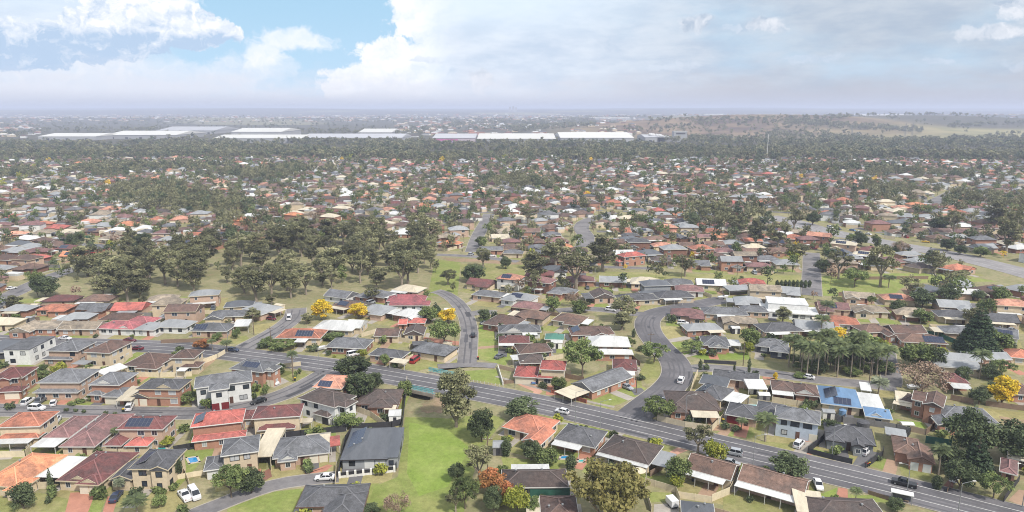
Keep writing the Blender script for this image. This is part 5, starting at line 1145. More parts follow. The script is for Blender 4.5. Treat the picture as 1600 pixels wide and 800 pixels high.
# ---------------------------------------------------------------- fences
for pts, k, h in [
    ([(529, 745), (540, 690), (552, 672)], 'dark', 1.7), ([(552, 672), (612, 668), (626, 664)], 'dark', 1.8), ([(619, 736), (626, 690), (634, 620)], 'dark', 1.7), ([(634, 620), (636, 596)], 'conc', 1.7),
    ([(549, 640), (580, 652), (602, 668)], 'cream', 1.8), ([(549, 640), (560, 628), (566, 612)], 'cream', 1.8), ([(500, 655), (520, 665), (541, 672)], 'white', 1.8), ([(410, 688), (470, 682), (541, 674)], 'dark', 1.8), ([(424, 735), (420, 705), (416, 690)], 'cream', 1.7),
    ([(524, 765), (526, 730)], 'cream', 1.6), ([(0, 715), (40, 714), (50, 702)], 'cream', 1.7), ([(42, 708), (58, 690), (84, 668)], 'cream', 1.7), ([(160, 758), (176, 735), (190, 712)], 'cream', 1.7), ([(150, 710), (185, 711), (232, 709)], 'cream', 1.7), ([(62, 758), (82, 735), (95, 718)], 'cream', 1.7), ([(150, 695), (164, 680), (180, 668)], 'cream', 1.7),
    ([(272, 707), (312, 700)], 'dark', 1.8), ([(272, 713), (290, 745), (296, 760)], 'cream', 1.5), ([(262, 752), (320, 742)], 'cream', 1.3), ([(60, 764), (80, 763)], 'cream', 1.7),
    ([(40, 582), (90, 584), (130, 582), (170, 578)], 'cream', 1.7), ([(170, 584), (195, 566), (206, 556)], 'cream', 1.7), ([(200, 588), (250, 590), (300, 588)], 'cream', 1.7), ([(300, 575), (340, 560), (352, 553)], 'cream', 1.7), ([(150, 616), (160, 606)], 'cream', 1.6),
    ([(252, 537), (330, 534)], 'timber', 1.6), ([(284, 518), (300, 505)], 'cream', 1.7), ([(436, 576), (470, 572)], 'cream', 1.6), ([(565, 527), (588, 520), (640, 530)], 'cream', 1.7), ([(622, 574), (660, 552), (678, 542)], 'cream', 1.8), ([(566, 540), (600, 530), (640, 536)], 'cream', 1.7), ([(640, 545), (668, 536), (678, 541)], 'cream', 1.7), ([(480, 515), (520, 520), (560, 522)], 'cream', 1.6), 
    ([(778, 575), (786, 602)], 'white', 1.1), ([(862, 614), (916, 630)], 'brick', 1.2), ([(864, 614), (882, 600)], 'conc', 1.2), ([(780, 576), (805, 582)], 'tan', 1.4), ([(848, 566), (880, 560)], 'cream', 1.7), ([(980, 556), (1000, 572)], 'timber', 1.7),
    ([(1027, 658), (1070, 668), (1112, 674)], 'cream', 1.8), ([(1112, 674), (1130, 655)], 'cream', 1.8), ([(1080, 612), (1084, 598), (1090, 585)], 'cream', 1.8), ([(1080, 612), (1078, 618)], 'cream', 1.8), ([(1156, 628), (1200, 636), (1244, 645)], 'cream', 1.8), ([(1166, 652), (1180, 646)], 'tan', 1.7), ([(1196, 620), (1206, 604)], 'cream', 1.7), ([(1206, 628), (1245, 634), (1284, 640)], 'cream', 1.7),
    ([(1262, 708), (1300, 718), (1331, 725)], 'dark', 1.4), ([(1262, 708), (1285, 690), (1290, 678)], 'dark', 1.8), ([(1352, 732), (1378, 714), (1380, 706)], 'dark', 1.6), ([(1316, 660), (1350, 664), (1400, 672), (1422, 678)], 'grey', 1.8), ([(1284, 648), (1316, 660)], 'grey', 1.8), ([(1422, 678), (1414, 690)], 'dark', 1.9), ([(1422, 674), (1446, 680)], 'tan', 1.7), ([(1446, 692), (1486, 698)], 'green', 2.0), ([(1446, 680), (1466, 664)], 'timber', 1.8), ([(1300, 668), (1320, 656)], 'dark', 1.8),
    ([(1485, 625), (1520, 632)], 'timber', 1.8), ([(1540, 634), (1600, 642)], 'timber', 1.6), ([(1568, 785), (1580, 768), (1592, 752)], 'dark', 1.5), ([(1480, 770), (1484, 760)], 'timber', 1.0), ([(1356, 772), (1388, 782)], 'timber', 1.0),
    ([(1008, 756), (1056, 770), (1062, 786)], 'cream', 1.6), ([(1004, 757), (1018, 800)], 'cream', 1.4), ([(1112, 784), (1140, 772), (1148, 755)], 'cream', 1.8), ([(1060, 778), (1112, 786)], 'cream', 1.6), ([(1062, 790), (1112, 800), (1170, 815)], 'tan', 1.2), ([(1016, 745), (1034, 734)], 'timber', 1.6), ([(932, 732), (968, 742), (1000, 752)], 'timber', 1.7), ([(828, 778), (890, 776)], 'green', 2.2), 
    ([(1075, 466), (1110, 486)], 'cream', 1.8) if 0 else ([(1082, 452), (1098, 460), (1112, 466)], 'cream', 1.8), ([(1150, 570), (1100, 567)], 'dark', 1.2), ([(680, 391), (700, 392), (720, 387)], 'cream', 1.8), ([(1310, 462), (1392, 466)], 'timber', 1.8), ([(1335, 437), (1450, 436)], 'timber', 1.6), ([(1380, 372), (1398, 374)], 'cream', 2.0),
    ([(810, 598), (786, 600)], 'timber', 1.2), ([(912, 596), (880, 590)], 'timber', 1.6), ([(955, 548), (985, 552)], 'tan', 1.6), ([(1430, 520), (1490, 530)], 'green', 1.7), ([(1470, 528), (1500, 540)], 'green', 1.7)]:
    fence(pts, k, h)
# ---------------------------------------------------------------- cars
for a in [
    ('sedan', 182, 779, 10, -14, 'darkblue', 'dark blue sedan parked on the narrow brick drive beside the cream two-storey house'), ('ute', 289, 778, -10, -12, 'white', 'white pickup truck with a loaded tray parked beside the white van'), ('van', 304, 776, 8, 12, 'white', 'white van parked at the driveway end beside the white pickup'),
    ('sedan', 508, 750, -24, 1, 'white', 'white sedan parked at the end of the narrow lane'), ('suv', 58, 641, 20, 1, 'white', 'white wagon parked on the street in front of the verandah house'), ('suv', 44, 630, 12, -8, 'white', 'white four-wheel drive on the drive nearest the left garage'), ('ute', 62, 630, 14, -9, 'grey', 'grey pickup truck parked between the two white cars'), ('hatch', 84, 632, 4, -12, 'white', 'white hatchback standing on the lawn of the verandah house'),
    ('suv', 203, 639, 6, -12, 'white', 'white car parked on the red drive before the twin cream garage'), ('suv', 88, 660, 6, -9, 'white', 'white van-like car beside the terracotta two-storey house'), ('sedan', 54, 646 - 8, 1, 0, 'white', None) if 0 else ('sedan', 344, 633, 14, 8, 'grey', 'grey sedan on the pale drive of the large white house'),
    ('sedan', 404, 630, -10, 3, 'black', 'black sedan parked by the kerb near the chocolate-roofed house'), ('suv', 426, 600, 14, 4, 'white', 'white four-wheel drive on the drive of the brick solar-tube house'), ('sedan', 364, 549, 10, 1, 'darkblue', 'dark blue car stopped at the corner of the main road'), ('sedan', 203, 534, 20, 1, 'maroon', 'maroon sedan driving along the far lane of the main road'), ('sedan', 214, 547, -18, -1, 'maroon', 'dark red car with its roof showing behind the cream house'), ('sedan', 102, 531, 20, 1, 'white', 'long white sedan parked outside the long tan-roofed house'),
    ('van', 452, 499, 2, -10, 'white', 'white van parked in the left side street'), ('hatch', 424, 500, 10, 1, 'maroon', 'maroon hatchback on the lawn beside the left side street'), ('ute', 496, 547, 8, -3, 'white', 'white boat-nosed truck beside the hedge house') if 0 else ('van', 553, 556, 12, -3, 'white', 'white van in front of the hedge house on the main road'),
    ('suv', 706, 551, -18, 0, 'white', 'white wagon parked on the grass left of the short side road'), ('sedan', 781, 559, 14, -6, 'grey', 'grey sedan parked on the grass right of the short side road'), ('hatch', 739, 526, 0, -8, 'black', 'small dark car by the kerb of the short side road'), ('sedan', 759, 507, 14, 0, 'grey', 'dark grey sedan parked by the grey cul-de-sac house'), ('sedan', 775, 505, 12, -2, 'darkblue', 'dark blue sedan behind the dark grey one'), ('sedan', 834, 597, 1, -10, 'blue', 'pale blue car under the carport of the red-roofed pair'),
    ('hatch', 878, 646, -18, -4, 'white', 'white hatchback driving on the main road near the dark oak'), ('suv', 830, 656, 14, 0, 'white', 'white van behind the red tiled house') if 0 else ('van', 829, 659, 14, 2, 'white', 'white van parked behind the red tiled house'), ('suv', 1064, 597, 5, -11, 'white', 'white car parked beside the side street corner'), ('sedan', 979, 607, 12, 5, 'silver', 'silver sedan on the dark drive of the long grey corner house'), ('suv', 1043, 629, 12, -5, 'white', 'white car partly hidden by the dark brown corner house'),
    ('suv', 1145, 711, -20, -4, 'silver', 'silver four-wheel drive on the main road near two street trees'), ('sedan', 1141, 726, 18, 4, 'silver', 'pale silver sedan parked on the verge by the brown gabled house'), ('suv', 1248, 697, 9, -10, 'white', 'white car on the drive of the pale blue house'), ('suv', 1352, 708, 9, -9, 'white', 'white four-wheel drive parked before the charcoal house'), ('ute', 1412, 759, -24, -6, 'black', 'black pickup driving on the main road near the bus shelter'), ('hatch', 1491, 750, 6, -10, 'white', 'white hatchback under the dark trees on a brown drive'), ('sedan', 1278, 760, 4, 10, 'white', 'white sedan beside the posted-verandah house'),
    ('sedan', 1261, 592, -18, -3, 'white', 'white sedan parked opposite the palm grove'), ('suv', 1090, 549, 10, -1, 'white', 'white car on the drive of the bend house'), ('sedan', 1099, 551, 12, 1, 'silver', 'silver sedan beside the white car on the bend'), ('suv', 1067, 507, 14, 1, 'white', 'white car beside the pale grey bend house'), ('suv', 954, 486, 16, 2, 'white', 'white wagon parked by the orange drives'), ('sedan', 991, 487, 8, -4, 'black', 'black car on the second orange drive'), ('sedan', 822, 478, 14, -2, 'silver', 'silver sedan parked near the pink roofs'),
    ('suv', 1571, 486, 16, -3, 'silver', 'silver van on a driveway at the right edge'), ('sedan', 1446, 379, 12, 1, 'yellow', 'yellow taxi-like car on the wide arterial road'), ('sedan', 1332, 361, 10, 2, 'blue', 'light blue car on the wide arterial road'), ('sedan', 1342, 364, 10, 2, 'white', 'white car following the light blue car'), ('sedan', 1357, 367, 10, 2, 'white', 'white sedan ahead of the cream sound wall'), ('van', 1297, 357, 10, 2, 'white', 'white van at the start of the wide arterial road'), ('sedan', 1310, 359, 10, 2, 'darkblue', 'dark car behind the white arterial van'),
    ('suv', 736, 399, 8, -3, 'silver', 'silver car at the foot of the far side street'), ('sedan', 768, 401, 10, -1, 'white', 'white sedan on the far lawn'), ('sedan', 18, 452, 10, -2, 'white', 'white car on the left curving street'), ('sedan', 136, 416, 10, -2, 'white', 'white car further up the left curving street'), ('van', 972, 748, 4, 0, 'white', '') if 0 else ('hatch', 965, 758, 10, 3, 'white', 'white car half hidden by the big olive tree')]:
    car(*a, far=a[2] < 480)
canvas = G(1050, 790)
o = empty('box_trailer', canvas, .3); o.scale = (.8, .8, .8); m = MB(); m.box(-1.1, 1.1, -1.7, 1.7, .55, 2.3); m.build('box', paint('white'), o); m = MB(); m.box(-.9, .9, -1.9, 1.7, .4, .54); m.bar((0, -1.8, .45), (0, -3, .45), .06, .05, 6); m.build('chassis', M_BLACK, o)
for s in (-1, 1): put('wheel', car_meshes('van')[2], o, (.3 * 0 + s * 1.0, .2, 0), math.pi / 2)
tag(o, 'trailer', 'white box trailer parked in the grey yard below the big olive tree', at=(canvas.x, canvas.y, 1))
def boat(px, py, rz, label):
    g = G(px, py); o = empty('boat_on_trailer', g, rz); m = MB(); vs = []; st = [(-2.6, .9, .5), (-1, 1.05, .45), (.8, .95, .45), (2.0, .55, .6), (2.7, .05, .95)]
    for x, w_, k in st: vs += [(x, -w_, 1.3 + max(0, x) * .12), (x, -w_ * .6, k), (x, w_ * .6, k), (x, w_, 1.3 + max(0, x) * .12)]
    m.add(vs, [(i * 4 + j, i * 4 + (j + 1) % 4, i * 4 + 4 + (j + 1) % 4, i * 4 + 4 + j) for i in range(4) for j in range(4)] + [(3, 2, 1, 0), (16, 17, 18, 19)]); m.build('hull', paint('white'), o)
    m = MB(); m.add([(.2, -.7, 1.42), (.2, .7, 1.42), (-.1, .6, 1.95), (-.1, -.6, 1.95), (.26, -.7, 1.42), (.26, .7, 1.42), (-.04, .6, 1.95), (-.04, -.6, 1.95)], [(0, 1, 2, 3), (7, 6, 5, 4), (0, 3, 7, 4), (1, 5, 6, 2), (3, 2, 6, 7), (0, 4, 5, 1)]); m.build('windscreen', M_CGL, o)
    for s in (-1, 1): put('wheel', car_meshes('hatch')[2], o, (-.6, s * 1.05, 0))
    m = MB(); m.rectbar((-2.4, 0, .36), (3.4, 0, .36), .12, .1); m.rectbar((-.6, -1.05, .34), (-.6, 1.05, .34), .12, .1); m.build('trailer_frame', M_STEEL, o)
    tag(o, 'boat', label, at=(g.x, g.y, 1))
boat(1130, 467, .3, 'white motor boat on a trailer on the lawn by the upper street bend'); boat(497, 548, .4, 'white boat on a trailer by the hedge house')
boat(1431, 608, .1, 'white boat under the brown leafless tree')
# bus shelter
g = G(1408, 785); o = empty('bus_shelter', g, math.atan2(-43, 86.6)); m = MB(); m.box(-2.2, 2.2, -.9, .9, 2.35, 2.5); m.build('roof', roofm('white'), o)
for x in (-1.9, 1.9):
    m = MB(); m.box(x - .05, x + .05, .65, .75, -.1, 2.35); m.box(x - .05, x + .05, -.75, -.65, -.1, 2.35); m.build('post', M_STEEL, o)
m = MB(); m.box(-1.8, 1.8, .66, .7, .3, 2.1); m.build('back_panel', M_GLASS, o); m = MB(); m.box(-1.5, 1.5, .15, .55, .42, .5); m.box(-1.3, -1.2, .2, .5, -.1, .42); m.box(1.2, 1.3, .2, .5, -.1, .42); m.build('bench', M_WOOD, o)
tag(o, 'bus shelter', 'small bus shelter with white flat roof beside the main road', at=(g.x, g.y, 2), ref='the bus shelter')
# patio umbrella (cream) and cream shade
g = G(998, 747); o = empty('patio_umbrella', g); m = MB(); m.lathe([(.04, 0), (.04, 2.4)], 8); m.build('pole', M_STEEL, o); m = MB(); m.lathe([(1.7, 2.05), (.9, 2.35), (.05, 2.6)], 12); m.build('canopy', roofm('cream'), o); m = MB(); m.lathe([(.4, 0), (.4, .1)], 10); m.build('base', M_CONC, o)
tag(o, 'umbrella', 'round cream patio umbrella beside the dark roof with white fascia', at=(g.x, g.y, 2.3))
bin_(1357, 728, 'yellow', 'wheelie bin with yellow lid at the kerb by the charcoal house'); bin_(1354, 729.5, 'red', 'wheelie bin with red lid at the kerb by the charcoal house'); bin_(1083, 752, 'yellow', 'wheelie bin with yellow lid on the patio of the brown gabled house'); bin_(1130, 660, 'yellow', 'wheelie bin with yellow lid by the red garage door'); bin_(461, 595, 'yellow', 'wheelie bin with yellow lid on the lawn by the street palm'); bin_(193, 644, 'yellow', 'wheelie bin with yellow lid beside the white car on the red drive'); bin_(747, 562, 'red', 'wheelie bin with red lid on the corner of the short side road')
def post_row(a, b, n, label):
    p, q = G(*a), G(*b); me = None; m = MB(); m.box(-.09, .09, -.09, .09, -.2, .95); m.box(-.06, .06, -.06, .06, .95, 1.0); me = m.mesh('bollard', mat('bollard_white', srgb(206, 204, 192), .7, rand=.05))
    for i in range(n):
        c = p.lerp(q, i / (n - 1)); o = put('bollard', me, None, c); tag(o, 'bollard', label, 'white timber bollards along the grass reserve', at=(c.x, c.y, .5))
post_row((740, 598), (786, 606), 9, 'short white timber bollard in the row edging the grass triangle')
lamp_post(899, 660, 9, 'tall slim street lamp where the side street meets the main road'); lamp_post(1416, 778, 8, 'slim street lamp behind the bus shelter', 2, -1); lamp_post(1597, 793, 10, 'tall street lamp at the bottom right corner', 2, -1); lamp_post(526, 545, 8, 'street lamp on the corner by the orange-red house') if 0 else None
power_pole(762, 742, 10, 'timber power pole among the trees at the edge of the open lawn'); power_pole(1357, 606, 9, 'timber power pole beside the blue metal roof'); power_pole(424, 543, 8, 'power pole in the hedge of the orange-red corner house'); power_pole(1065, 436, 12, 'pale pole rising from the grass strip behind the upper street'); power_pole(1151, 440, 11, 'pale pole on the right part of the grass strip')
# ---------------------------------------------------------------- trees and palms, one by one
for a in [
    ('densegum', 713, 667, 580, 60, 'big olive gum tree standing on the open lawn beside the bridge', 'the big lawn gum'), ('fig', 553, 592, 556, 50, 'dark round tree overhanging the main road above the peach-orange roof'), ('fig', 562, 628, 580, 46, 'dense dark tree right of the peach-orange roof'), ('fig', 585, 612, 580, 26, 'smaller dark tree leaning over the dark brown house by the lawn'),
    ('round', 632, 618, 587, 24, 'small rounded green tree at the road end of the dark brown house'), ('fig', 752, 690, 637, 38, 'dark green oval tree on the right edge of the open lawn', 'the dark oval tree'), ('fig', 816, 657, 623, 50, 'broad dark tree beside the main road above the red tiled house', 'the dark roadside tree'),
    ('gum', 748, 755, 692, 46, 'feathery gum tree with bare lower trunk beside the timber power pole'), ('fig', 713, 754, 722, 24, 'small dark tree on the open lawn edge'), ('oak', 727, 795, 745, 46, 'drooping grey-green tree at the bottom edge of the open lawn'), ('gum', 712, 800, 762, 30, 'grey-green tree nearest the open lawn at the bottom'),
    ('autumn', 768, 772, 734, 46, 'rust-orange autumn tree beside the low dark brown bottom house', 'the rust-orange tree'), ('autumn', 788, 788, 752, 30, 'golden-orange autumn tree in front of the low dark brown bottom house'), ('fig', 771, 800, 758, 28, 'dark green tree between the autumn trees'), ('lime', 808, 803, 762, 40, 'yellow-green tree beside the golden-orange autumn tree', 'the yellow-green tree'), ('round', 832, 808, 776, 22, 'dark green shrub-like tree right of the yellow-green tree'),
    ('cone', 791, 712, 686, 16, 'dark cone tree beside the grey steel shed'), ('fig', 830, 718, 688, 32, 'dark rounded tree behind the red tiled house'), ('round', 852, 728, 702, 38, 'wide green bush-like tree below the grey house'), ('cone', 892, 734, 710, 17, 'dark cone tree beside the small blue pool'), 
    ('gumy', 940, 818, 728, 112, 'very large spreading olive-yellow tree at the bottom edge', 'the big olive-yellow tree'), ('gumy', 985, 790, 742, 60, 'olive-yellow tree right of the very large spreading one'), ('round', 1060, 757, 714, 40, 'bushy tree beside the long brown gabled house'), ('lime', 1056, 765, 740, 24, 'pale green small tree below the bushy one by the brown gable'),
    ('gum', 1090, 708, 662, 44, 'leaning street gum on the near verge of the main road', 'the leaning street gum'), ('lime', 1116, 724, 688, 36, 'round yellow-green street tree next to the leaning gum'), ('fig', 1232, 752, 708, 56, 'large round dark tree on the near verge of the main road', 'the round verge tree'), ('palm', 1195, 690, 646, 34, 'feather palm in front of the pale blue two-storey house'), ('palm', 1158, 672, 654, 18, 'short palm beside the red garage house'),
    ('oak', 1028, 655, 622, 52, 'wide green tree on the corner by the dark brown corner house'), ('oak', 1022, 566, 534, 42, 'flat-topped tree inside the curve of the side street'), ('oak', 910, 588, 531, 58, 'large round tree in front of the wide white roof', 'the large round tree'), ('round', 874, 612, 588, 24, 'small green tree beside the red-roofed pair'),
    ('fig', 1512, 712, 638, 66, 'large dark tree in front of the grey roof on the right'), ('pine', 1524, 740, 678, 48, 'dark conical pine below the large dark tree on the right'), ('fig', 1582, 718, 660, 70, 'massive dark tree at the right edge', 'the massive right-edge tree'), ('fig', 1498, 765, 716, 44, 'dark tree beside the white hatchback on the brown drive'), ('oak', 1552, 778, 740, 44, 'yellowish round tree in the bottom right garden'), ('palm', 1466, 742, 694, 30, 'feather palm beside the brick gable on the main road'), ('fig', 1486, 738, 700, 40, 'dark tree behind the brick gable palm'), ('cone', 1463, 764, 742, 15, 'clipped dark column shrub on the main road verge'),
    ('wattle', 1565, 634, 586, 38, 'bright golden wattle tree on the right', 'the golden right-hand wattle'), ('bare', 1440, 614, 568, 84, 'broad brown leafless tree behind the brick house', 'the brown leafless tree'), ('fig', 1530, 632, 604, 30, 'dark bush-like tree left of the golden wattle'), ('norfolk', 1526, 550, 474, 58, 'tall tiered pine above the long pale roof', 'the tall tiered pine'), ('palm', 1530, 592, 546, 28, 'tall feather palm right of the pale green-grey roof'), ('datepalm', 1372, 616, 589, 25, 'pale silvery palm beside the blue metal roof'),
    ('round', 1432, 574, 535, 50, 'bright green tree above the leafless tree'), ('fig', 1452, 574, 538, 42, 'dark tree above the leafless tree'), ('wattle', 1312, 548, 514, 34, 'golden wattle behind the palm grove', 'the palm grove wattle'), ('round', 1345, 565, 520, 56, 'green tree crown behind the middle of the palm grove'), ('oak', 1300, 560, 525, 50, 'green tree crown behind the left of the palm grove'), ('lime', 1368, 562, 526, 36, 'yellow-green tree behind the right of the palm grove'), ('round', 1548, 550, 512, 52, 'green tree right of the tall tiered pine'), ('cone', 1580, 552, 532, 12), ('fig', 1502, 600, 572, 24), ('oak', 1565, 588, 562, 36), ('fig', 1545, 592, 570, 30),
    ('fig', 38, 795, 753, 36, 'round dark tree in the bottom left garden', 'the round bottom-left tree'), ('cypress', 81, 773, 731, 8.5, 'slim dark column cypress beside the maroon garage house'), ('bush', 75, 787, 776, 11, 'clipped dark ball shrub in a stone ring'), ('palm', 190, 762, 744, 16), ('palm', 215, 806, 776, 36, 'low spiky palm at the bottom edge beside the brick drive'), ('round', 249, 793, 774, 22, 'round clipped green shrub on the dry front lawn'), ('shrub', 285, 806, 790, 26), ('oak', 362, 778, 726, 52, 'leafy tree over the narrow lane', 'the leafy lane tree'), ('fig', 393, 770, 732, 42, 'darker leafy tree behind the leafy lane tree'),
    ('bare', 622, 806, 770, 42, 'thin grey leafless tree beside the weathered grey house'), ('fig', 577, 808, 788, 32), ('shrub', 272, 765, 755, 16), ('shrub', 250, 766, 757, 26), ('fig', 278, 748, 712, 16), ('palm', 183, 690, 668, 14), ('palm', 238, 692, 668, 20), ('round', 198, 684, 672, 16), ('bush', 155, 712, 696, 14, 'dark shrub at the corner of the dusty-mauve house'), ('lime', 262, 698, 682, 22), ('bush', 160, 770, 758, 14), ('datepalm', 188, 770, 748, 16),
    ('palm', 458, 580, 548, 16, 'lone street palm at the corner of the left side street', 'the lone street palm'), ('shrub', 462, 590, 579, 8), ('shrub', 469, 585, 575, 8), ('cypress', 524, 622, 593, 5), ('cypress', 528, 622, 593, 5), ('bush', 398, 625, 613, 8), ('round', 415, 618, 600, 12), ('shrub', 412, 604, 596, 12), ('bush', 388, 618, 603, 12), ('shrub', 368, 625, 615, 10), ('round', 540, 670, 645, 34, 'leafy green tree before the white house with dark roof'), ('round', 560, 668, 652, 18), ('round', 560, 640, 628, 18), ('bush', 605, 645, 630, 18), ('bush', 600, 657, 646, 18),
    ('round', 370, 529, 513, 13, 'round clipped tree beside the white carport'), ('autumn', 316, 545, 530, 24, 'orange-flowered tree beside the main road', 'the orange-flowered tree'), ('palm', 332, 548, 530, 14), ('palm', 355, 550, 532, 18), ('round', 340, 532, 520, 16), ('bush', 282, 548, 541, 14),
    ('wattle', 503, 500, 467, 30, 'golden wattle left of the rose and grey roof', 'the left golden wattle'), ('wattle', 560, 498, 473, 27, 'second golden wattle nearer the rose and grey roof'), ('wattle', 699, 505, 482, 27, 'golden wattle top beside the short side road', 'the side road wattle'), ('oak', 694, 542, 500, 50, 'green tree under the golden wattle by the short side road'), ('round', 672, 505, 478, 30, 'dark green tree left of the side road wattle'),
    ('lime', 88 + 0, 585, 570, 14, 'small yellowish tree in front of the grey pyramid-roofed house'), ('round', 68, 583, 570, 16), ('round', 62, 592, 580, 26), ('oak', 300, 630, 612, 34, 'olive shrub tree between the black-roofed house and the white house'), ('shrub', 322, 640, 622, 18), ('bush', 17, 640, 628, 14), ('bush', 104, 643, 637, 8), ('bush', 118, 644, 638, 8), ('bush', 131, 645, 640, 8), ('bush', 166, 648, 642, 8), ('bush', 180, 649, 643, 8), ('shrub', 112, 634, 627, 12), ('shrub', 125, 630, 622, 14), ('round', 145, 626, 614, 16), 
    ('round', 537, 563, 548, 17) if 0 else ('round', 601, 572, 552, 15, 'small dark green tree on the main road lawn'), ('lime', 566, 560, 545, 16), ('oak', 440, 545, 532, 46, 'long hedge-like tree in front of the orange-red corner house'), ('bush', 410, 545, 535, 16), ('round', 418, 540, 527, 20), ('bush', 435, 549, 540, 14), ('round', 520, 532, 520, 28), ('bush', 490, 548, 538, 20), ('round', 530, 527, 518, 16),
    ('cypress', 1094, 578, 561, 7, 'dark column cypress at the side street corner'), ('bush', 1103, 578, 567, 10), ('cypress', 1170, 583, 558, 6, 'tall dark column cypress beside the creeper-covered roof'), ('cypress', 1147, 582, 568, 4), ('round', 1170, 545, 510, 30, 'round green tree right of the pale grey bend house'), ('lime', 1168, 555, 533, 18), ('oak', 1080, 552, 532, 34, 'olive tree at the front of the grey brick bend house'), ('fig', 1002, 548, 540, 14), ('bush', 1000, 593, 585, 16), ('cypress', 990, 527, 513, 7), ('bush', 1049, 505, 491, 14, 'round dark bush on the inside of the street bend'), ('round', 1025, 650, 640, 12), ('bush', 1005, 700, 690, 12, 'clipped dark ball bush behind the dark roof with white fascia'),
    ('wattle', 1211, 596, 581, 7), ('round', 1290, 640, 625, 20), ('round', 1256, 648, 632, 16), ('shrub', 1240, 680, 672, 18), ('fig', 1300, 680, 655, 24, 'dark bushy tree between the pale blue and charcoal houses'), ('round', 1245, 655, 638, 12), ('palm', 1336, 790, 762, 18, 'young palm beside the brick path at the bottom'), ('fig', 1398, 798, 778, 24, 'dark bush tree beside the bus shelter'), ('oak', 1148, 645, 632, 16), ('round', 1250, 590, 583, 20),
    ('fig', 757, 502, 482, 20, 'dark shrub by the left fork of the cul-de-sac'), ('bush', 772, 498, 486, 10), ('round', 790, 505, 493, 16), ('fig', 740, 440, 412, 36, 'dark tree beside the upper end of the short side road'), ('gum', 755, 418, 386, 26), ('tallgum', 835, 442, 392, 44, 'tall dark gum right of the open paddock'), ('gum', 900, 452, 388, 62, 'large spreading gum above the dark brown gable with orange drive', 'the large spreading gum'), ('tallgum', 942, 424, 366, 44, 'tall gum left of the bright red two-storey roof'), ('gum', 868, 420, 372, 44), ('gum', 975 + 95, 432, 398, 30), ('gum', 700, 445, 422, 26),
    ('round', 865, 488, 462, 22), ('bare', 895, 478, 455, 26, 'thin brown leafless tree beside the pink roofs'), ('autumn', 986, 476, 464, 12), ('round', 1040, 452, 440, 16), ('gum', 1310, 436, 388, 36, 'spreading gum on the open grass right of the grass path'), ('oak', 1335, 448, 418, 38, 'umbrella-shaped tree alone on the open grass', 'the umbrella-shaped tree'), ('gum', 1375, 448, 382, 44, 'tall gum at the middle of the open grass'), ('fig', 1285, 424, 405, 24, 'round dark tree beside the grass path'), ('gum', 1245, 412, 380, 34), ('tallgum', 1460, 428, 390, 24), ('fig', 1440, 480, 450, 36), ('fig', 1400, 492, 466, 20), ('palm', 1290, 500, 470, 22), ('palm', 1282, 525, 492, 24), ('round', 1440, 505, 482, 28), ('fig', 1480, 470, 445, 32), ('round', 1562, 470, 448, 26), ('fig', 1528, 470, 452, 20), ('gum', 1420, 470, 430, 34), ('gum', 1500, 446, 422, 28), ('palm', 1388, 450, 430, 20),
    ('round', 1330, 381, 364, 16), ('fig', 1345, 384, 364, 20), ('round', 1368, 388, 366, 14), ('bare', 1405, 398, 376, 26), ('fig', 1398, 398, 384, 14), ('pine', 1452, 408, 386, 18), ('tallgum', 1572, 400, 330, 34, 'tall dark gum at the right edge above the arterial road'), ('gum', 1592, 385, 318, 38), ('tallgum', 1552, 362, 312, 30), ('gum', 1488, 372, 326, 28), ('fig', 1465, 362, 338, 26), ('gum', 1215, 392, 345, 34), ('tallgum', 1180, 388, 340, 28), ('gum', 1150, 372, 335, 32), ('tallgum', 1128, 352, 316, 24), ('gum', 1240, 362, 326, 28), ('fig', 1270, 352, 330, 22), ('gum', 1095, 345, 312, 26), ('fig', 1340, 470 - 92, 360, 14), ('fig', 1480, 392, 372, 22), ('round', 1532, 402, 384, 22), ('fig', 1500, 398, 382, 18),
    ('gum', 470, 372, 335, 30), ('tallgum', 205, 392, 352, 20), ('fig', 225, 398, 362, 30), ('fig', 118, 388, 362, 26), ('gum', 655, 385, 330, 30), ('gum', 825, 350, 320, 26), ('fig', 790, 420, 400, 16), ('round', 752, 386, 368, 18), ('round', 180, 460, 448, 12), ('round', 60, 464, 420, 20), ('fig', 72, 464, 428, 36, 'dark tree clump beside the left curving street')]:
    if len(a) == 5: T(*a)
    else: T(*a[:5], label=a[5], ref=a[6] if len(a) > 6 else None)
rp = random.Random(21)
for i in range(24):                     # the palm grove
    x = 1234 + 6.4 * i + rp.uniform(-3, 3); yb = rp.choice((592, 588, 584, 578, 572)) - 3 + (x - 1300) * .03
    if i % 2: T(rp.choice(('round', 'fig', 'oak')), x + 3, yb - 4, yb - rp.uniform(16, 28), rp.uniform(20, 30))
    T('palm', x, yb, yb - rp.uniform(40, 56), rp.uniform(22, 30), desc='feather palm in the palm grove', group='palms in the palm grove')
REFS.append((1310, 570, 'the palm grove'))
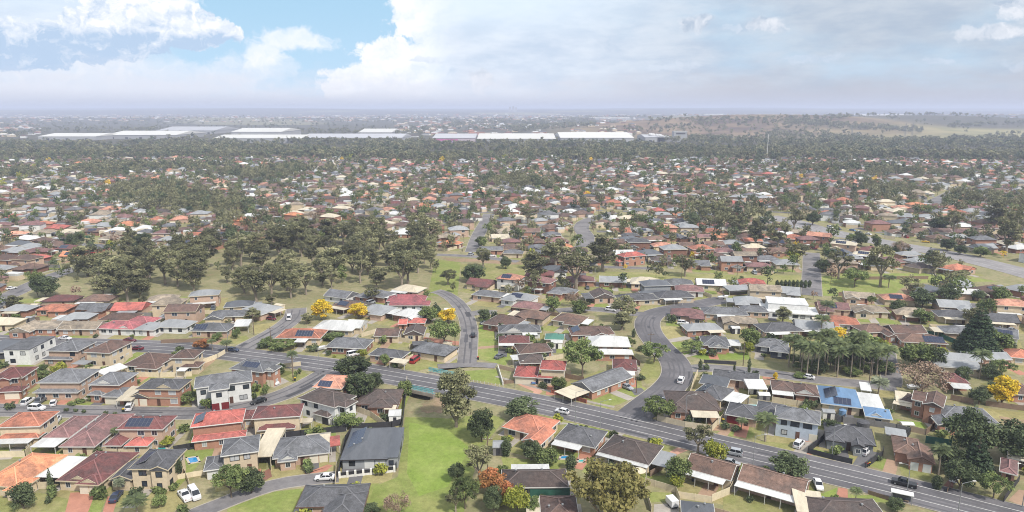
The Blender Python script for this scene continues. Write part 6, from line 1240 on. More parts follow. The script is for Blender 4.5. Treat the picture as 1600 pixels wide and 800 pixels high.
# cypress row by the grass path, shrubs
for i in range(9): T('cone', 1214 + i * 6.3, 449 + (i % 2), 437, 6, desc='dark conifer in the hedge row')
rr_ = random.Random(5)
NEAR = [h for h in HOUSES]
rr_.shuffle(NEAR)
for h in NEAR:                          # garden shrubs round the foreground houses
    if h['w'] < 6: continue
    px, py, zc = P(h['c'][0], h['c'][1], 0)
    if py < 450: continue
    for k in range(rr_.randint(3, 6)):
        a, b = rr_.uniform(-.6, .6) * h['w'], rr_.choice((rr_.uniform(-4, -1.2), h['d'] + rr_.uniform(1, 4)))
        c, s = math.cos(h['rz']), math.sin(h['rz']); b -= h['d'] / 2; x, y = h['c'][0] + a * c - b * s, h['c'][1] + a * s + b * c
        if road_clear(x, y) < 1 or blocked(x, y, .9) or any(abs(x - a_) < 5 and -12 < y - b_ < 4 for a_, b_ in POOLS): continue
        if sum(1 for r in REG if r['cat'] == 'shrub') > 292: break
        q = rr_.uniform(1.2, 3.2); plant(rr_.choice(('bush', 'shrub', 'shrub', 'bush', 'limebush')), x, y, q * rr_.uniform(.7, 1.2), q * 1.15)
# ---------------------------------------------------------------- the bushland park (gums one can tell apart) 
PARK = poly_px([(120, 425), (200, 408), (330, 398), (470, 380), (600, 372), (680, 384), (684, 440), (655, 460), (540, 458), (420, 476), (330, 464), (240, 470), (150, 474), (110, 465)])
xs = [p[0] for p in PARK]; ys = [p[1] for p in PARK]; rk = random.Random(3); pk = []
for _ in range(4000):
    x, y = rk.uniform(min(xs), max(xs)), rk.uniform(min(ys), max(ys))
    if not inpoly(x, y, PARK) or road_clear(x, y) < 3 or blocked(x, y, 2): continue
    px, py, zc = P(x, y, 0)
    if vnoise(x, y, 1 / 22.) < -.9 and py > 432: continue
    if all((x - a) ** 2 + (y - b) ** 2 > 7.4 ** 2 for a, b in pk): pk.append((x, y))
    if len(pk) >= 100: break
ON = 'first second third fourth fifth sixth seventh eighth ninth tenth eleventh twelfth thirteenth fourteenth fifteenth sixteenth'.split()
pk.sort(key=lambda q: -P(q[0], q[1], 0)[1]); PKL = {}
for r_ in range(0, len(pk), 16):
    for k, q in enumerate(sorted(pk[r_:r_ + 16], key=lambda q: P(q[0], q[1], 0)[0])):
        PKL[q] = ON[k] + ' olive gum from the left in the ' + ('front' if r_ == 0 else 'rearmost' if r_ + 16 >= len(pk) else ON[r_ // 16]) + ' row of the bushland park'
for x, y in pk:
    h = rk.choice((rk.uniform(8, 12), rk.uniform(12, 17), rk.uniform(15, 20))); plant(rk.choice(('gum', 'gum', 'tallgum', 'densegum', 'fig' if rk.random() < .15 else 'gum')), x, y, h, h * rk.uniform(.6, .85), group='gum trees of the bushland park', label=PKL[(x, y)])
REFS.append((420, 430, 'the middle of the bushland park'))
# ---------------------------------------------------------------- the suburb beyond: blocks of lots, each with its own street direction
EXC = [poly_px(p) for p in ([(110, 412), (330, 392), (600, 366), (690, 380), (690, 455), (420, 476), (110, 472)], [(668, 400), (820, 408), (830, 440), (930, 422), (1265, 428), (1265, 450), (1100, 442), (920, 440), (830, 446), (720, 446), (668, 468)],
                            [(1270, 428), (1480, 424), (1600, 440), (1600, 452), (1420, 446), (1390, 468), (1270, 466)], [(40, 445), (120, 440), (120, 474), (0, 474)], [(600, 590), (800, 640), (760, 700), (720, 800), (600, 830)], [(1228, 596), (1232, 552), (1290, 540), (1392, 545), (1392, 600)])]
def open_ground(x, y): return any(inpoly(x, y, q) for q in EXC)
CELLS = []
rc = random.Random(17)
for i in range(210): CELLS.append((rc.uniform(-900, 1000), rc.uniform(190, 1330), rc.uniform(-.55, .55), rc.uniform(0, 50)))
CA = np.array(CELLS)
CLIP_Y = 1210
cand = []; STREETS = []
pal = [('brown', 12), ('dkbrown', 6), ('umber', 17), ('terra', 6), ('maroon', 5), ('mauve', 12), ('grey', 12), ('charcoal', 5), ('ltgrey', 11), ('white', 8), ('cream', 5), ('tan', 9), ('red', 2), ('orange', 2), ('peach', 5), ('slate', 4)]
PALN = [a for a, b in pal for _ in range(b)]
rh = random.Random(29)
for ci, (cx, cyy, ang, off) in enumerate(CELLS):
    c, s = math.cos(ang), math.sin(ang); B = random.Random(ci)
    for row in range(-5, 6):
        v = row * 21.5 + off * .3; street_side = row % 2
        for col_ in range(-11, 12):
            u = col_ * 15.6 + B.uniform(-1, 1); vv = v + (5.5 if street_side else -5.5) * 0 + B.uniform(-1.5, 1.5)
            x, y = cx + u * c - vv * s, cyy + u * s + vv * c
            if not (205 < y < CLIP_Y): continue
            d = np.sum((CA[:, :2] - (x, y)) ** 2, 1); o = np.argsort(d)[:2]
            if o[0] != ci or d[o[1]] ** .5 - d[o[0]] ** .5 < 5: continue
            px, py, zc = P(x, y, 2)
            if not (-40 < px < 1640) or py > 610: continue
            cand.append((x, y, ang + (math.pi if False else 0), street_side, px, py, zc))
print('candidates', len(cand))
def street_near(x, y):
    k = int(np.argmin(np.sum((CA[:, :2] - (x, y)) ** 2, 1))); cx, cyy, ang, off = CELLS[k]; v = -(x - cx) * math.sin(ang) + (y - cyy) * math.cos(ang) - off * .3
    q = (v + 10.7) / 21.5; r = round(q); return r % 2 == 1 and abs(q - r) * 21.5 < 7.5
def wood(x, y): 
    """how wooded a place is, 0..1: bands of tall trees between the blocks"""
    px, py, zc = P(x, y, 0)
    v = .5 + .5 * float(vnoise(x, y, 1 / 70.))
    if py < 255: v += .3 * max(0, 1 - abs(px - 800) / 900)
    if 150 < px < 470 and 262 < py < 335: v += .36
    if 640 < px < 1160 and 285 < py < 330: v += .14
    if 1350 < px < 1520 and 265 < py < 305: v += .42
    if 1160 < px < 1420 and 300 < py < 345: v += .22
    if 1060 < px < 1260 and 335 < py < 385: v += .12
    if 0 < px < 330 and 262 < py < 285: v += .1
    if 1150 < px < 1350 and 262 < py < 285: v += .12
    if 1480 < px < 1600 and 300 < py < 400: v += .18
    return v
placed = []; farh = []; mid = []
cand.sort(key=lambda q: q[1])
cell = {}
def near_house(x, y, r):
    k = (int(x // 20), int(y // 20))
    for a in (-1, 0, 1):
        for b in (-1, 0, 1):
            for (p, q) in cell.get((k[0] + a, k[1] + b), ()):
                if (p - x) ** 2 + (q - y) ** 2 < r * r: return True
    return False
for (x, y, ang, side, px, py, zc) in cand:
    if open_ground(x, y) or wood(x, y) > 1.04: continue
    if y < 620 and (road_clear(x, y) < 7.5 or blocked(x, y, 5.6)): continue
    if y >= 620 and road_clear(x, y) < 8: continue
    if near_house(x, y, 12.6): continue
    if any((x - a) ** 2 + (y - b) ** 2 < (r * .5 + 5) ** 2 for a, b, r in TP if r > 3): continue
    cell.setdefault((int(x // 20), int(y // 20)), []).append((x, y))
    (mid if 0 < px < 1600 else farh).append((x, y, ang, side, px, py, zc))
print('lots', len(mid))
NHOUSE = sum(1 for r in REG if r['cat'] == 'house')
# fill the gaps the street grid leaves
def cell_angle(x, y): return CELLS[int(np.argmin(np.sum((CA[:, :2] - (x, y)) ** 2, 1)))][2]
for _ in range(16000):
    y = 215 + (CLIP_Y - 215) * rh.random() ** .8; x = rh.uniform(-.80, .80) * y; px, py, zc = P(x, y, 2)
    if py > 610 or near_house(x, y, 13.2) or open_ground(x, y) or wood(x, y) > 1.04 or (y >= 450 and street_near(x, y)): continue
    if road_clear(x, y) < 7.5 or (y < 620 and blocked(x, y, 5.4)): continue
    if any((x - a) ** 2 + (y - b) ** 2 < (r * .5 + 5) ** 2 for a, b, r in TP if r > 3): continue
    cell.setdefault((int(x // 20), int(y // 20)), []).append((x, y)); (mid if 0 < px < 1600 else farh).append((x, y, cell_angle(x, y), 0, px, py, zc))
mid.sort(key=lambda q: q[1]); print('lots after infill', len(mid))
# the ground of each lot: lawns, yards and drives
YB = {k: MB() for k in ('green', 'mid', 'dry', 'dirt', 'olive')}; DB = {k: MB() for k in ('conc', 'red', 'char', 'tan')}; rl = random.Random(55); zi = 0
def quadz(mb, x, y, ang, x0, x1, y0, y1, z):
    c, s = math.cos(ang), math.sin(ang); mb.add([(x + a * c - b * s, y + a * s + b * c, z) for a, b in ((x0, y0), (x1, y0), (x1, y1), (x0, y1))], [(0, 1, 2, 3)])
def lot_ground(x, y, ang, w, d):
    global zi
    zi += 1; z = .003 + zi * 6e-6; h = w / 2 + 1.3
    quadz(YB[rl.choice(('green', 'mid', 'mid', 'dry'))], x, y, ang, -h, h, -d / 2 - 6.5, -d / 2 + 1, z)
    quadz(YB[rl.choice(('green', 'mid', 'mid', 'dry', 'dirt', 'olive'))], x, y, ang, -h, h, -d / 2 + 1.02, d / 2 + 6, z)
    u = rl.uniform(-h + 2, h - 2); quadz(DB[rl.choice(('conc', 'conc', 'red', 'char', 'tan'))], x, y, ang, u - 1.6, u + 1.6, -d / 2 - 7, -d / 2 + 1.5, z + .02)
    if rl.random() < .6: quadz(DB[rl.choice(('conc', 'conc', 'tan'))], x, y, ang, rl.uniform(-h, -1), rl.uniform(1, h), d / 2 - 1, d / 2 + rl.uniform(1.5, 4), z + .021)
    s = rl.choice((-1, 1)); quadz(DB['conc'], x, y, ang, min(s * h, s * (h - 1.6)), max(s * h, s * (h - 1.6)), -d / 2, d / 2 + 1, z + .022)
for h in NEAR:
    if h['w'] > 7 and P(*h['c'], 0)[1] > 440: lot_ground(h['c'][0], h['c'][1], h['rz'], h['w'], h['d'])
for q in mid: 
    if q[1] < 950: lot_ground(q[0], q[1], q[2], 13.5, 9)
for k, b in YB.items():
    if b.v: struct(b.build('lawn', lawnm(k)))
for k, b in DB.items():
    if b.v: struct(b.build('driveway', drivem(k)))
ind = mid[:max(0, 298 - NHOUSE)]; farh += mid[len(ind):]
for (x, y, ang, side, px, py, zc) in ind:
    w, d = rh.uniform(11.5, 14.5), rh.uniform(8, 10.5); rf = rh.choice(PALN); st = 2 if rh.random() < .12 else 1; hw = w / 2; wg = []
    if rh.random() < .6: q = rh.uniform(5.5, 7.5); s = rh.choice((-1, 1)); wg.append((-hw if s < 0 else hw - q, -hw + q if s < 0 else hw, -rh.uniform(2, 4), 4, 1, rh.choice(('hip', 'hip', 'gableT'))))
    aw = [(rh.uniform(0, .3), rh.uniform(.5, .9), 3, rh.choice(('white', 'white', 'cream', 'ltgrey')))] if rh.random() < .5 and not wg else ([(.1, .8, 3.2, rh.choice(('white', 'cream', 'ltgrey')), 0, rh.choice('lr'))] if rh.random() < .4 else [])
    wl = rh.choice(('brick', 'brick', 'tanbrick', 'tanbrick', 'cream', 'cream', 'dkbrick', 'white', 'beige'))
    c, s = math.cos(ang), math.sin(ang)
    H(None, None, 0, 0, 0, 0, d, st, rf, wl, rh.choice(('hip', 'hip', 'hip', 'gable')), wings=wg, awn=aw, sol=[(0, 'f', .2, .6, .2, .8)] if rh.random() < .15 else [], gut=rh.choice('wwcrd'), lod=1, world=(x + s * d / 2, y - c * d / 2, ang + rh.uniform(-.08, .08), w), group='houses of the suburb beyond the park', desc=('two-storey ' if st == 2 else '') + ROOFN[rf] + '-roofed house')
    # the lot: side fence and a shed
    if rh.random() < .75 and y < 480:
        hwx = hw + 1.2; pts = [(x + a * c - b * s, y + a * s + b * c) for a, b in ((-hwx, -2), (-hwx, d / 2 + 5), (hwx, d / 2 + 5))]
        if all(road_clear(*p) > 1 and not blocked(*p, .3) and not open_ground(*p) for p in pts): fence_world(pts, rh.choice(('cream', 'cream', 'tan', 'grey', 'green', 'timber')), 1.7)
    if rh.random() < .4:
        a, b = rh.uniform(-5, 5), d / 2 + 3.5; p = (x + a * c - b * s, y + a * s + b * c)
        if road_clear(*p) > 2 and not blocked(*p, 2.2): shed_world(p[0], p[1], ang, rh.uniform(2.2, 4), 2.4, 2, rh.choice(('cream', 'grey', 'white', 'green')), rh.choice(('white', 'ltgrey', 'cream')))
rcr = random.Random(91); ncar = 0
for (x, y, ang, side, px, py, zc) in ind[:230]:
    if rcr.random() < .45 and ncar < 90:
        c, s = math.cos(ang), math.sin(ang); a, b = rcr.uniform(-5, 5), -rcr.uniform(6.5, 8.5); X_, Y_ = x + a * c - b * s, y + a * s + b * c
        if road_clear(X_, Y_) < 1.2 or blocked(X_, Y_, 1.3): continue
        t = ang + (math.pi / 2 if rcr.random() < .7 else 0) + rcr.uniform(-.1, .1); q0 = P(X_, Y_, 0); q1 = P(X_ + math.cos(t), Y_ + math.sin(t), 0); ncar += 1
        car(rcr.choice(('sedan', 'sedan', 'suv', 'hatch', 'ute', 'van')), q0[0], q0[1], q1[0] - q0[0], q1[1] - q0[1], rcr.choice(('white', 'white', 'silver', 'grey', 'black', 'darkblue', 'maroon', 'red')), None, far=True)
for k in (1, 4, 6, 8, 9, 13, 14, 16):
    c_, w_, _n = RL[k]
    for i in range(6, len(c_) - 4, 13):
        a, b = c_[i - 1], c_[i + 1]; t = (b - a).normalized(); X_, Y_ = c_[i].x - t.y * (w_ / 2 + 1.6), c_[i].y + t.x * (w_ / 2 + 1.6)
        if road_clear(X_, Y_) < .6 or blocked(X_, Y_, .5): continue
        q = P(X_, Y_, 0); power_pole(q[0], q[1], 8.5, None, math.atan2(t.y, t.x) + math.pi / 2)
for i_, px_ in enumerate((330, 520, 780, 960, 1060, 1180, 1300, 1500)):
    c_ = min(RL[0][0], key=lambda p: abs(P(p.x, p.y, 0)[0] - px_)); q = P(c_.x + BRN.x * 7.6 * (-1) ** i_, c_.y + BRN.y * 7.6 * (-1) ** i_, 0)
    if not blocked(c_.x + BRN.x * 7.6 * (-1) ** i_, c_.y + BRN.y * 7.6 * (-1) ** i_, .4): lamp_post(q[0], q[1], 8.5, None, 2.2, 1)
# everything further off, as one mass: nobody could count it from here
fv = []; ff = []; fmi = []; ft = []; FM = [roofm(k) for k in ROOFC] + [wallm(k) for k in ('brick', 'cream', 'white', 'tanbrick')]; RK = list(ROOFC); off = 0
def far_box(x, y, ang, w, d, he, roof, wall, flat=False, zb=0):
    global off
    c, s = math.cos(ang), math.sin(ang); L_ = []
    o = .5 if not flat else 0
    for z in (zb - .3, zb + he): L_ += [(a * (w / 2 - o), b * (d / 2 - o), z) for a, b in ((-1, -1), (1, -1), (1, 1), (-1, 1))]
    L_ += [(a * w / 2, b * d / 2, zb + he - .02) for a, b in ((-1, -1), (1, -1), (1, 1), (-1, 1))]
    r = .3 if flat else d / 2 * .42; g = w / 2 - d / 2 if not flat else w / 2
    if flat: L_ += [(a * w / 2, b * d / 2, zb + he + 1.2) for a, b in ((-1, -1), (1, -1), (1, 1), (-1, 1))]
    else: L_ += [(-max(g, .1), 0, zb + he + r), (max(g, .1), 0, zb + he + r)]
    fv.extend([(x + a * c - b * s, y + a * s + b * c, z) for a, b, z in L_])
    f = [(0, 1, 5, 4), (1, 2, 6, 5), (2, 3, 7, 6), (3, 0, 4, 7)]; ff.extend([tuple(i + off for i in q) for q in f]); fmi.extend([wall] * 4)
    if flat: f = [(8, 9, 13, 12), (9, 10, 14, 13), (10, 11, 15, 14), (11, 8, 12, 15), (12, 13, 14, 15)]
    else: f = [(8, 9, 13, 12), (9, 10, 13, 13), (10, 11, 12, 13), (11, 8, 12, 12)]
    ff.extend([tuple(i + off for i in (dict.fromkeys(q))) for q in f]); fmi.extend([roof] * len(f)); off = len(fv)
for (x, y, ang, side, px, py, zc) in farh:
    far_box(x, y, ang + rh.uniform(-.1, .1), rh.uniform(11.5, 15), rh.uniform(8.5, 12), 2.7 if rh.random() < .85 else 5.4, RK.index(rh.choice(PALN)), len(RK) + rh.randrange(4))
    if rh.random() < .7: c, s = math.cos(ang), math.sin(ang); q = rh.choice((-4, 4)); far_box(x + q * c + 4 * s, y + q * s - 4 * c, ang + math.pi / 2, rh.uniform(9, 12), rh.uniform(5, 7), 2.75, fmi[-1], len(RK) + rh.randrange(4))
    if rh.random() < .8: far_box(x + rh.uniform(-7, 7), y + rh.choice((-7, 8.5)), ang, rh.uniform(4, 8), rh.uniform(3.5, 5), 2.3, RK.index(rh.choice(('white', 'white', 'cream', 'ltgrey'))), len(RK) + 1, True)
for i in range(2600):                                          # the suburbs past the belt of bush
    y = 2100 + 5600 * rh.random() ** 1.2; u = rh.uniform(-.8, .8); x = u * y
    px, py, zc = P(x, y, 0)
    if (px > 1000 and y < 4200) or (cov is not None and 60 < px < 620 and py > 192 and py < 224): continue
    far_box(x, y, rh.uniform(-.5, .5), rh.uniform(14, 34), rh.uniform(10, 20), rh.uniform(3, 7), RK.index(rh.choice(PALN + ['white'] * 40 + ['cream'] * 20)), len(RK) + rh.randrange(4), zb=float(terrain(x, y)))
me = bpy.data.meshes.new('distant_houses'); me.from_pydata(fv, [], ff)
for x in FM: me.materials.append(x)
me.polygons.foreach_set('material_index', fmi); me.update(); o = put('distant_houses', me); o['kind'] = 'stuff'
# ---------------------------------------------------------------- streets between the far blocks
m = MB()
for ci, (cx, cyy, ang, offv) in enumerate(CELLS):
    if cyy < 430 or cyy > 1150: continue
    c, s = math.cos(ang), math.sin(ang)
    for row in (-3, -1, 1, 3):
        v = row * 21.5 + offv * .3 - 10.7; prev = None
        for k in range(-14, 15):
            u = k * 9; x, y = cx + u * c - v * s, cyy + u * s + v * c; d = np.sum((CA[:, :2] - (x, y)) ** 2, 1); ok = np.argmin(d) == ci and not open_ground(x, y) and road_clear(x, y) > 3
            if ok and prev: m.add([(prev[0] - s * -3.5, prev[1] - c * 3.5, .035 + .0001 * ci), (x - s * -3.5, y - c * 3.5, .035 + .0001 * ci), (x + s * -3.5, y + c * 3.5, .035 + .0001 * ci), (prev[0] + s * -3.5, prev[1] + c * 3.5, .035 + .0001 * ci)], [(0, 1, 2, 3)])
            prev = (x, y) if ok else None
struct(m.build('suburban_streets', M_ASPH2))
# ---------------------------------------------------------------- trees of the suburb
NT = sum(1 for r in REG if r['cat'] == 'tree')
rt = random.Random(41); tl = []; occ = {}
def try_tree(x, y, mind):
    k = (int(x // 8), int(y // 8))
    for a in (-1, 0, 1):
        for b in (-1, 0, 1):
            for (p, q) in occ.get((k[0] + a, k[1] + b), ()):
                if (p - x) ** 2 + (q - y) ** 2 < mind * mind: return False
    occ.setdefault(k, []).append((x, y)); return True
for (a, b, r) in TP: occ.setdefault((int(a // 8), int(b // 8)), []).append((a, b))
n = 0
while n < 55000:
    n += 1
    y = 235 + (1330 - 235) * rt.random() ** .62; u = rt.uniform(-.80, .80); x = u * y
    px, py, zc = P(x, y, 0)
    w = wood(x, y)
    if rt.random() > (.38 if w < .55 else .5 if w < .8 else .55 if w < 1.0 else 1.0): continue
    if py > 470 and rt.random() > .45: continue
    if open_ground(x, y) and rt.random() > .06: continue
    if road_clear(x, y) < 1.5: continue
    if near_house(x, y, 5.8) or (y < 620 and blocked(x, y, 1.5)): continue
    if not try_tree(x, y, 3.6 if w < .9 else 5.5): continue
    h = rt.choice((rt.uniform(2, 4), rt.uniform(3, 6), rt.uniform(5, 8), rt.uniform(7, 12))) if w < .9 else rt.uniform(8, 15)
    kd = rt.choice(('gum', 'gum', 'round', 'fig', 'oak', 'tallgum')) if w < .9 else rt.choice(('gum', 'gum', 'tallgum', 'fig', 'tallgum'))
    z_ = rt.random()
    if w < .9 and z_ < .08: kd = rt.choice(('lime', 'bare', 'pine', 'bare', 'pine', 'palm' if y < 450 else 'bare'))
    if w < .9 and .08 < z_ < .084: kd = 'wattle'
    tl.append((x, y, h, h * rt.uniform(.75, 1.05), kd, px, py))
tl.sort(key=lambda q: q[1]); print('suburb trees', len(tl))
indt = [q for q in tl if 0 < q[5] < 1600 and q[6] < 640][:max(0, 297 - NT)]; si = set(map(id, indt))
for (x, y, h, w, kd, px, py) in indt: plant(kd, x, y, h, w, desc=KW[kd][2], group='trees of the suburb beyond the park')
rest = [q for q in tl if id(q) not in si]
# the wooded belt, hedgerows and ridge beyond: one mass
rb = random.Random(77)
for i in range(36000):
    y = 1150 + 2700 * rb.random() ** 1.3; u = rb.uniform(-.80, .80); x = u * y; px, py, zc = P(x, y, 0)
    belt = 1180 + 120 * float(vnoise(x, 0, 1 / 260.)) < y < 1790 + 180 * float(vnoise(x, 5, 1 / 400.)) + (250 if px > 1050 else 0) - (160 if px < 330 else 0)
    if not belt:
        if cov is not None:
            q = math.exp(-((x - 850) / 600) ** 4 - ((y - 2700) / 600) ** 4); p2 = math.exp(-((x - 1650) / 650) ** 4 - ((y - 2250) / 290) ** 4)
            if max(q, p2) > .25 and rb.random() > .03: continue
        if vnoise(x, y, 1 / 260.) < .05 and rb.random() > .12: continue
        if rb.random() > .45: continue
    if 60 < px < 640 and 193 < py < 223 and rb.random() > .22: continue
    if 665 < px < 1075 and 205 < py < 226 and rb.random() > .04: continue
    if vnoise(x, y, 1 / 95.) < -.1 and rb.random() < .85: continue
    h = rb.choice((rb.uniform(6, 11), rb.uniform(9, 16), rb.uniform(12, 19))); rest.append((x, y, h, h * rb.uniform(.75, 1.25), rb.choice(('gum', 'gum', 'gum', 'fig')), px, py))
print('far trees', len(rest))
def GT(px, py):                              # photo pixel to the far terrain
    r = ray(px, py); lo = 300.0
    for k in range(600):
        t = lo * 1.012 ** k; q = Vector((0, 0, CAMH)) + r * t
        if q.z <= float(terrain(q.x, q.y)): return q
    return q
for (x1, y1, x2, y2, n_, jit) in [(1000, 203, 1330, 207, 110, 7), (1080, 194, 1300, 192, 90, 3), (940, 206, 1100, 200, 50, 4), (1225, 193, 1440, 207, 260, 3), (1010, 190, 1330, 186, 120, 2), (1330, 177, 1402, 176, 60, 1), (940, 184, 1010, 183, 40, 1.5), (800, 200, 930, 190, 420, 9), (1180, 214, 1320, 217, 60, 2), (1480, 200, 1600, 194, 60, 2), (1540, 216, 1590, 214, 24, 3), (700, 196, 800, 190, 120, 3), (400, 190, 800, 186, 260, 4), (0, 192, 400, 188, 260, 5), (60, 206, 340, 203, 110, 3), (440, 206, 660, 210, 110, 3), (1290, 176, 1300, 176, 3, 1), (990, 216, 1070, 224, 40, 2)]:
    for k in range(n_):
        f = rb.random(); q = GT(x1 + (x2 - x1) * f, y1 + (y2 - y1) * f + rb.uniform(-jit, jit)); h = rb.uniform(9, 19); rest.append((q.x, q.y, h, h * rb.uniform(.9, 1.4), 'gum', 0, 0))
def cheap(seed, n, leaf_n, size):
    r = np.random.default_rng(seed); c = r.normal(size=(n, 3)); c /= np.linalg.norm(c, axis=1)[:, None]; c *= (r.random((n, 1)) ** .4)
    c = c * np.array([.36, .36, .3]) + np.array([0, 0, .62]); V, Qd, T = leaves(c, r.uniform(.12, .2, n), leaf_n, size, .8, seed)
    stem = np.array([[-.02, 0, 0], [.02, 0, 0], [.012, 0, .5], [-.012, 0, .5], [0, -.02, 0], [0, .02, 0], [0, .012, .5], [0, -.012, .5]])
    return np.concatenate([V, stem]), np.concatenate([T, [.5, .5]])
CH = {'near': [cheap(200 + s, 15, 260, .066) for s in range(6)], 'far': [cheap(300 + s, 9, 60, .12) for s in range(6)]}
groups = {}
LK = dict(gum='gum', tallgum='gum', gumy='gumy', fig='fig', round='round', oak='round', lime='lime', wattle='wattle', autumn='autumn', bare='bare', pine='pine', palm='round')
VV = []; TT = []; MM = []; LM = list(dict.fromkeys(LK.values()))
for (x, y, h, w, kd, px, py) in rest:
    V, T_ = rb.choice(CH['near' if y < 900 else 'far']); a = rb.uniform(0, 6.28); c, s = math.cos(a), math.sin(a)
    q = np.empty_like(V); q[:, 0] = (V[:, 0] * c - V[:, 1] * s) * w + x; q[:, 1] = (V[:, 0] * s + V[:, 1] * c) * w + y; q[:, 2] = V[:, 2] * h + float(terrain(x, y))
    VV.append(q); TT.append(np.clip(T_ * .55 + rb.uniform(0, .5), 0, 1)); MM.append(np.full(len(T_), LM.index(LK[kd])))
VV = np.concatenate(VV); me = npmesh('distant_trees', VV, np.arange(len(VV)).reshape(-1, 4), [LEAF[k] for k in LM], np.concatenate(TT), np.concatenate(MM))
print('far leaf faces', len(VV) // 4); o = put('distant_trees', me); o['kind'] = 'stuff'
# ---------------------------------------------------------------- warehouses, works, masts on the skyline
M_WH = mat('warehouse_roof', srgb(226, 224, 218), .6, .02, .06, .05); M_WW = mat('warehouse_wall', srgb(176, 176, 178), .7, .03, .1, .08)
def warehouse(x1, x2, yb, h, d, label, wall=None, roofmat=None):
    a, b = G(x1, yb), G(x2, yb); o = empty('warehouse', ((a.x + b.x) / 2, (a.y + b.y) / 2, 0)); w = b.x - a.x; zt = float(terrain((a.x + b.x) / 2, a.y))
    m = MB(); m.box(-w / 2, w / 2, 0, d, -2, h + zt); m.build('wall', wall or M_WW, o); roofmat = roofmat or (mat('warehouse_roof_grey', srgb(192, 192, 196), .6, .02, .06, .1) if len(REG) % 3 == 0 else None); r = MB(); pitched(r, None, -w / 2 - 1, w / 2 + 1, -1, d + 1, h + zt + .2, 'gable', tp=.09); r.build('roof', roofmat or M_WH, o)
    n = max(2, int(w / 40))
    for i in range(n): q = MB(); x = -w / 2 + w * (i + .5) / n; q.box(x - 4, x + 4, -.15, -.01, .2, 5); q.build('dock_door', M_FRAME['d'], o)
    if x1 == 676:
        for k, (c0_, za, zb_) in enumerate(((srgb(206, 110, 170), 8, 12), (srgb(190, 170, 206), 3, 7.5))): q = MB(); q.box(-w / 2 + 3, -w / 2 + w * .6, -.32 - k * .02, -.02, za, zb_); q.build('wall_panel', mat('panel_colour_%d' % k, c0_, .6), o)
    tag(o, 'warehouse', label, 'pale warehouses beyond the belt of trees', at=(o.location.x, a.y + d / 2, h))
for a in [(676, 742, 225, 14, 180, 'white warehouse at the left end of the long white works', mat('warehouse_white', srgb(206, 190, 200), .6)), (746, 868, 224.5, 12, 210, 'long low white warehouse in the middle of the works'), (876, 990, 223.5, 13, 230, 'broad white roofed warehouse right of the chimney-like stair tower'), (1008, 1040, 222, 12, 120, 'grey works building left of the tower block'),
          (333, 470, 223, 11, 150, 'long white warehouse nearest the left belt of trees'), (362, 440, 215, 17, 200, 'tall grey-white warehouse behind the nearest left one'), (470, 628, 222, 11, 170, 'long pale warehouse left of the treed hill'), (60, 150, 219, 10, 150, 'small white warehouse at the far left'), (165, 275, 217, 11, 200, 'cream warehouse among the far left trees'), (245, 335, 209, 11, 240, 'thin white warehouse roof on the far left skyline'), (560, 612, 213, 12, 200, 'pale warehouse behind the long left one'),
          (920, 985, 191, 9, 90, 'thin white building on the brow of the spoil hill'), (1355, 1455, 196, 12, 420, 'white glasshouse-like sheds on the far right'), (1510, 1560, 192, 12, 400, 'pale sheds at the far right edge'), (1100, 1130, 188, 8, 80, 'small white building on the right skyline')]: warehouse(*a)
a = G(1063, 222); o = empty('works_tower', a); m = MB(); m.box(-17, 17, 0, 26, -1, 27); m.box(-60, -17.05, 0, 30, -1, 14); m.build('block', M_WW, o); m = MB(); m.box(-12, 12, -.3, -.02, 20, 24); m.build('window_band', M_FRAME['d'], o); m = MB(); m.box(-18, 18, -1, 27, 27.05, 28); m.build('roof', M_WH, o)
tag(o, 'tower', 'pale concrete works tower beside the steam plume', at=(a.x, a.y, 20), ref='the pale works tower')
# a plume of steam
rs = random.Random(8); m = bpy.data.meshes.new('steam_plume'); import bmesh
bm = bmesh.new(); a = G(1038, 221)
for i in range(26):
    f = i / 25; bmesh.ops.create_icosphere(bm, subdivisions=2, radius=rs.uniform(3, 5) * (1 + f * .5), matrix=Matrix.Translation((-f * 48 + rs.uniform(-3, 3), rs.uniform(-3, 3), 21 + f * 10 + rs.uniform(-2.5, 2.5))))
for v in bm.verts: v.co += Vector((math.sin(v.co.z * .9 + v.co.x), math.sin(v.co.x * 1.1), math.sin(v.co.x * .8 + v.co.y))) * .9
bm.to_mesh(m); bm.free(); m.materials.append(mat('steam', (.5, .5, .5), 1, .2, .05, 0)); o = put('steam_plume', m, None, a); o.scale = (.8, .6, .6); smooth(o); tag(o, 'steam plume', 'small white plume of steam left of the works tower', at=(a.x, a.y, 25))
def mast(px, yb, h, label, nm='mast', arms=False):
    a = G(px, yb); o = empty(nm, (a.x, a.y, float(terrain(a.x, a.y)))); m = MB(); w = h * .055
    if arms:
        for sx_ in (-1, 1):
            for sy in (-1, 1): m.bar((sx_ * w, sy * w, -1), (sx_ * w * .15, sy * w * .15, h), .35, .2, 5)
        for k in range(8):
            z0 = h * k / 8; z1 = h * (k + 1) / 8; q0 = w * (1 - .85 * k / 8); q1 = w * (1 - .85 * (k + 1) / 8); m.bar((-q0, -q0, z0), (q1, -q1, z1), .16, .16, 4); m.bar((q0, -q0, z0), (-q1, -q1, z1), .16, .16, 4)
        m.build('lattice', M_STEEL, o)
        for z in (.72, .84, .96):
            q = MB(); q.bar((-h * .15, 0, h * z), (h * .15, 0, h * z), .35, .35, 5); q.build('crossarm', M_STEEL, o)
    else:
        m.bar((0, 0, -1), (0, 0, h), .75, .5, 8); m.build('pole', M_POST, o); q = MB(); q.lathe([(1.1, h - 6), (1.1, h - .5)], 8); q.build('antenna_ring', M_POST, o)
    tag(o, 'mast' if not arms else 'pylon', label, at=(a.x, a.y, h * .7))
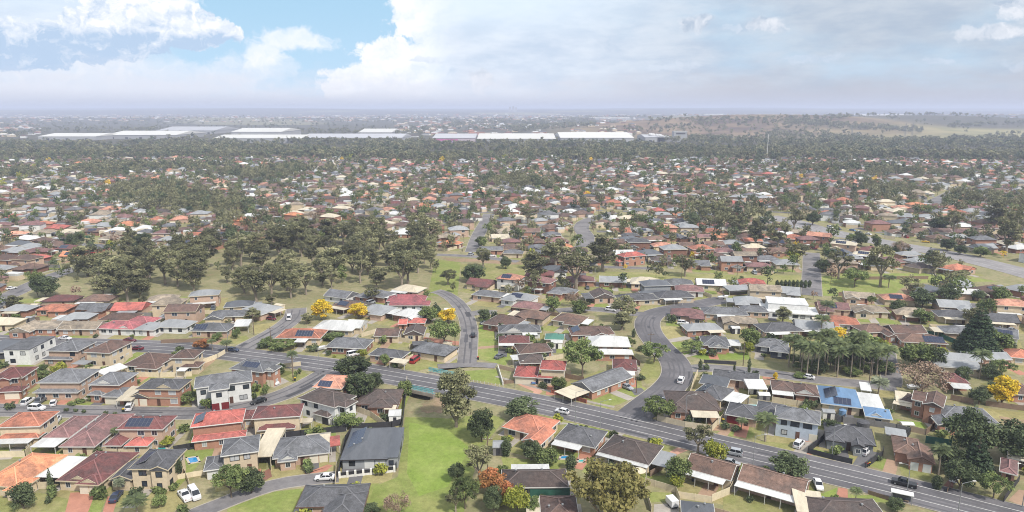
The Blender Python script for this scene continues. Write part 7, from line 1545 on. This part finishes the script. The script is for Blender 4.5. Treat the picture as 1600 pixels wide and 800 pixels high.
mast(1198, 248, 42, 'thin white communications mast in front of the belt of trees'); mast(1330, 218, 46, 'lattice power pylon on the dry paddock, left one', 'pylon', True); mast(1413, 219, 46, 'lattice power pylon on the dry paddock, middle one', 'pylon', True); mast(1424, 219, 46, 'lattice power pylon on the dry paddock, right one', 'pylon', True)
for k, (px, h, w) in enumerate(((797, 62, 30), (802, 72, 26), (806, 54, 34))):
    a = G(px, 176); a = a * (9000 / a.y); zt = float(terrain(a.x, a.y)); o = empty('tower_block', (a.x, a.y, zt)); m = MB(); m.box(-w / 2, w / 2, 0, 30, -2, h); m.build('wall', M_WW, o); m = MB(); m.box(-w / 2 + 3, w / 2 - 3, 4, 26, h + .01, h + 4); m.build('plant_room', M_WW, o); tag(o, 'tower block', ('left', 'tallest middle', 'right')[k] + ' of the three hazy tower blocks on the horizon', at=(a.x, a.y, zt + h))
# ---------------------------------------------------------------- the air
ztop = max(112.0, float(Z.max()) + 10, 130.0)
hz = MB(); hz.box(-23100, 23100, -500, 23100, -5, ztop); hzm = bpy.data.materials.new('haze'); hzm.use_nodes = True; nt = hzm.node_tree
nt.nodes.remove(nt.nodes['Principled BSDF']); pv = nt.nodes.new('ShaderNodeVolumePrincipled'); pv.inputs['Color'].default_value = (.74, .80, 1.0, 1); pv.inputs['Density'].default_value = 0.000165; pv.inputs['Anisotropy'].default_value = 0.0
nt.links.new(pv.outputs[0], nt.nodes['Material Output'].inputs['Volume']); hzm.cycles.homogeneous_volume = True
hzo = hz.build('haze', hzm); hzo['kind'] = 'stuff'
# ---------------------------------------------------------------- labels: what a thing is, and which one it is
ORD = ['', 'second', 'third', 'fourth', 'fifth', 'sixth', 'seventh', 'eighth']
DIRS = {'l': 'to the left of', 'r': 'to the right of', 'u': 'beyond', 'd': 'in front of'}
def sector(dx, dy):
    dy *= 1.6
    return ('l' if dx < 0 else 'r') if abs(dx) > abs(dy) else ('u' if dy < 0 else 'd')
todo = {}
for r in REG:
    if r['label'] is None: todo.setdefault(r['desc'], []).append(r)
for desc, items in todo.items():
    best = {}
    px = np.array([q['px'] for q in items]); py = np.array([q['py'] for q in items])
    for (rx, ry, nm) in REFS:
        dx, dy = px - rx, py - ry; dist = np.hypot(dx, dy * 1.6); sec = [sector(a, b) for a, b in zip(dx, dy)]
        for s in 'lrud':
            idx = [i for i in np.argsort(dist) if sec[i] == s][:8]
            for k, i in enumerate(idx):
                sc_ = dist[i] * .02 + k * 2.2
                if len(desc.split()) + len(nm.split()) + (4 if s in 'lr' else 1 if s == 'u' else 3) + 1 > 16: continue
                if i not in best or sc_ < best[i][0]: best[i] = (sc_, k, s, nm)
    for i, r in enumerate(items):
        if i in best:
            _, k, s, nm = best[i]; r['label'] = (('nearest ' if k == 0 else ORD[k] + ' ') if len(items) > 1 else '') + desc + ' ' + DIRS[s] + ' ' + nm
        else:
            r['label'] = f'{desc} in the crowded middle distance'
        r['o']['label'] = r['label']
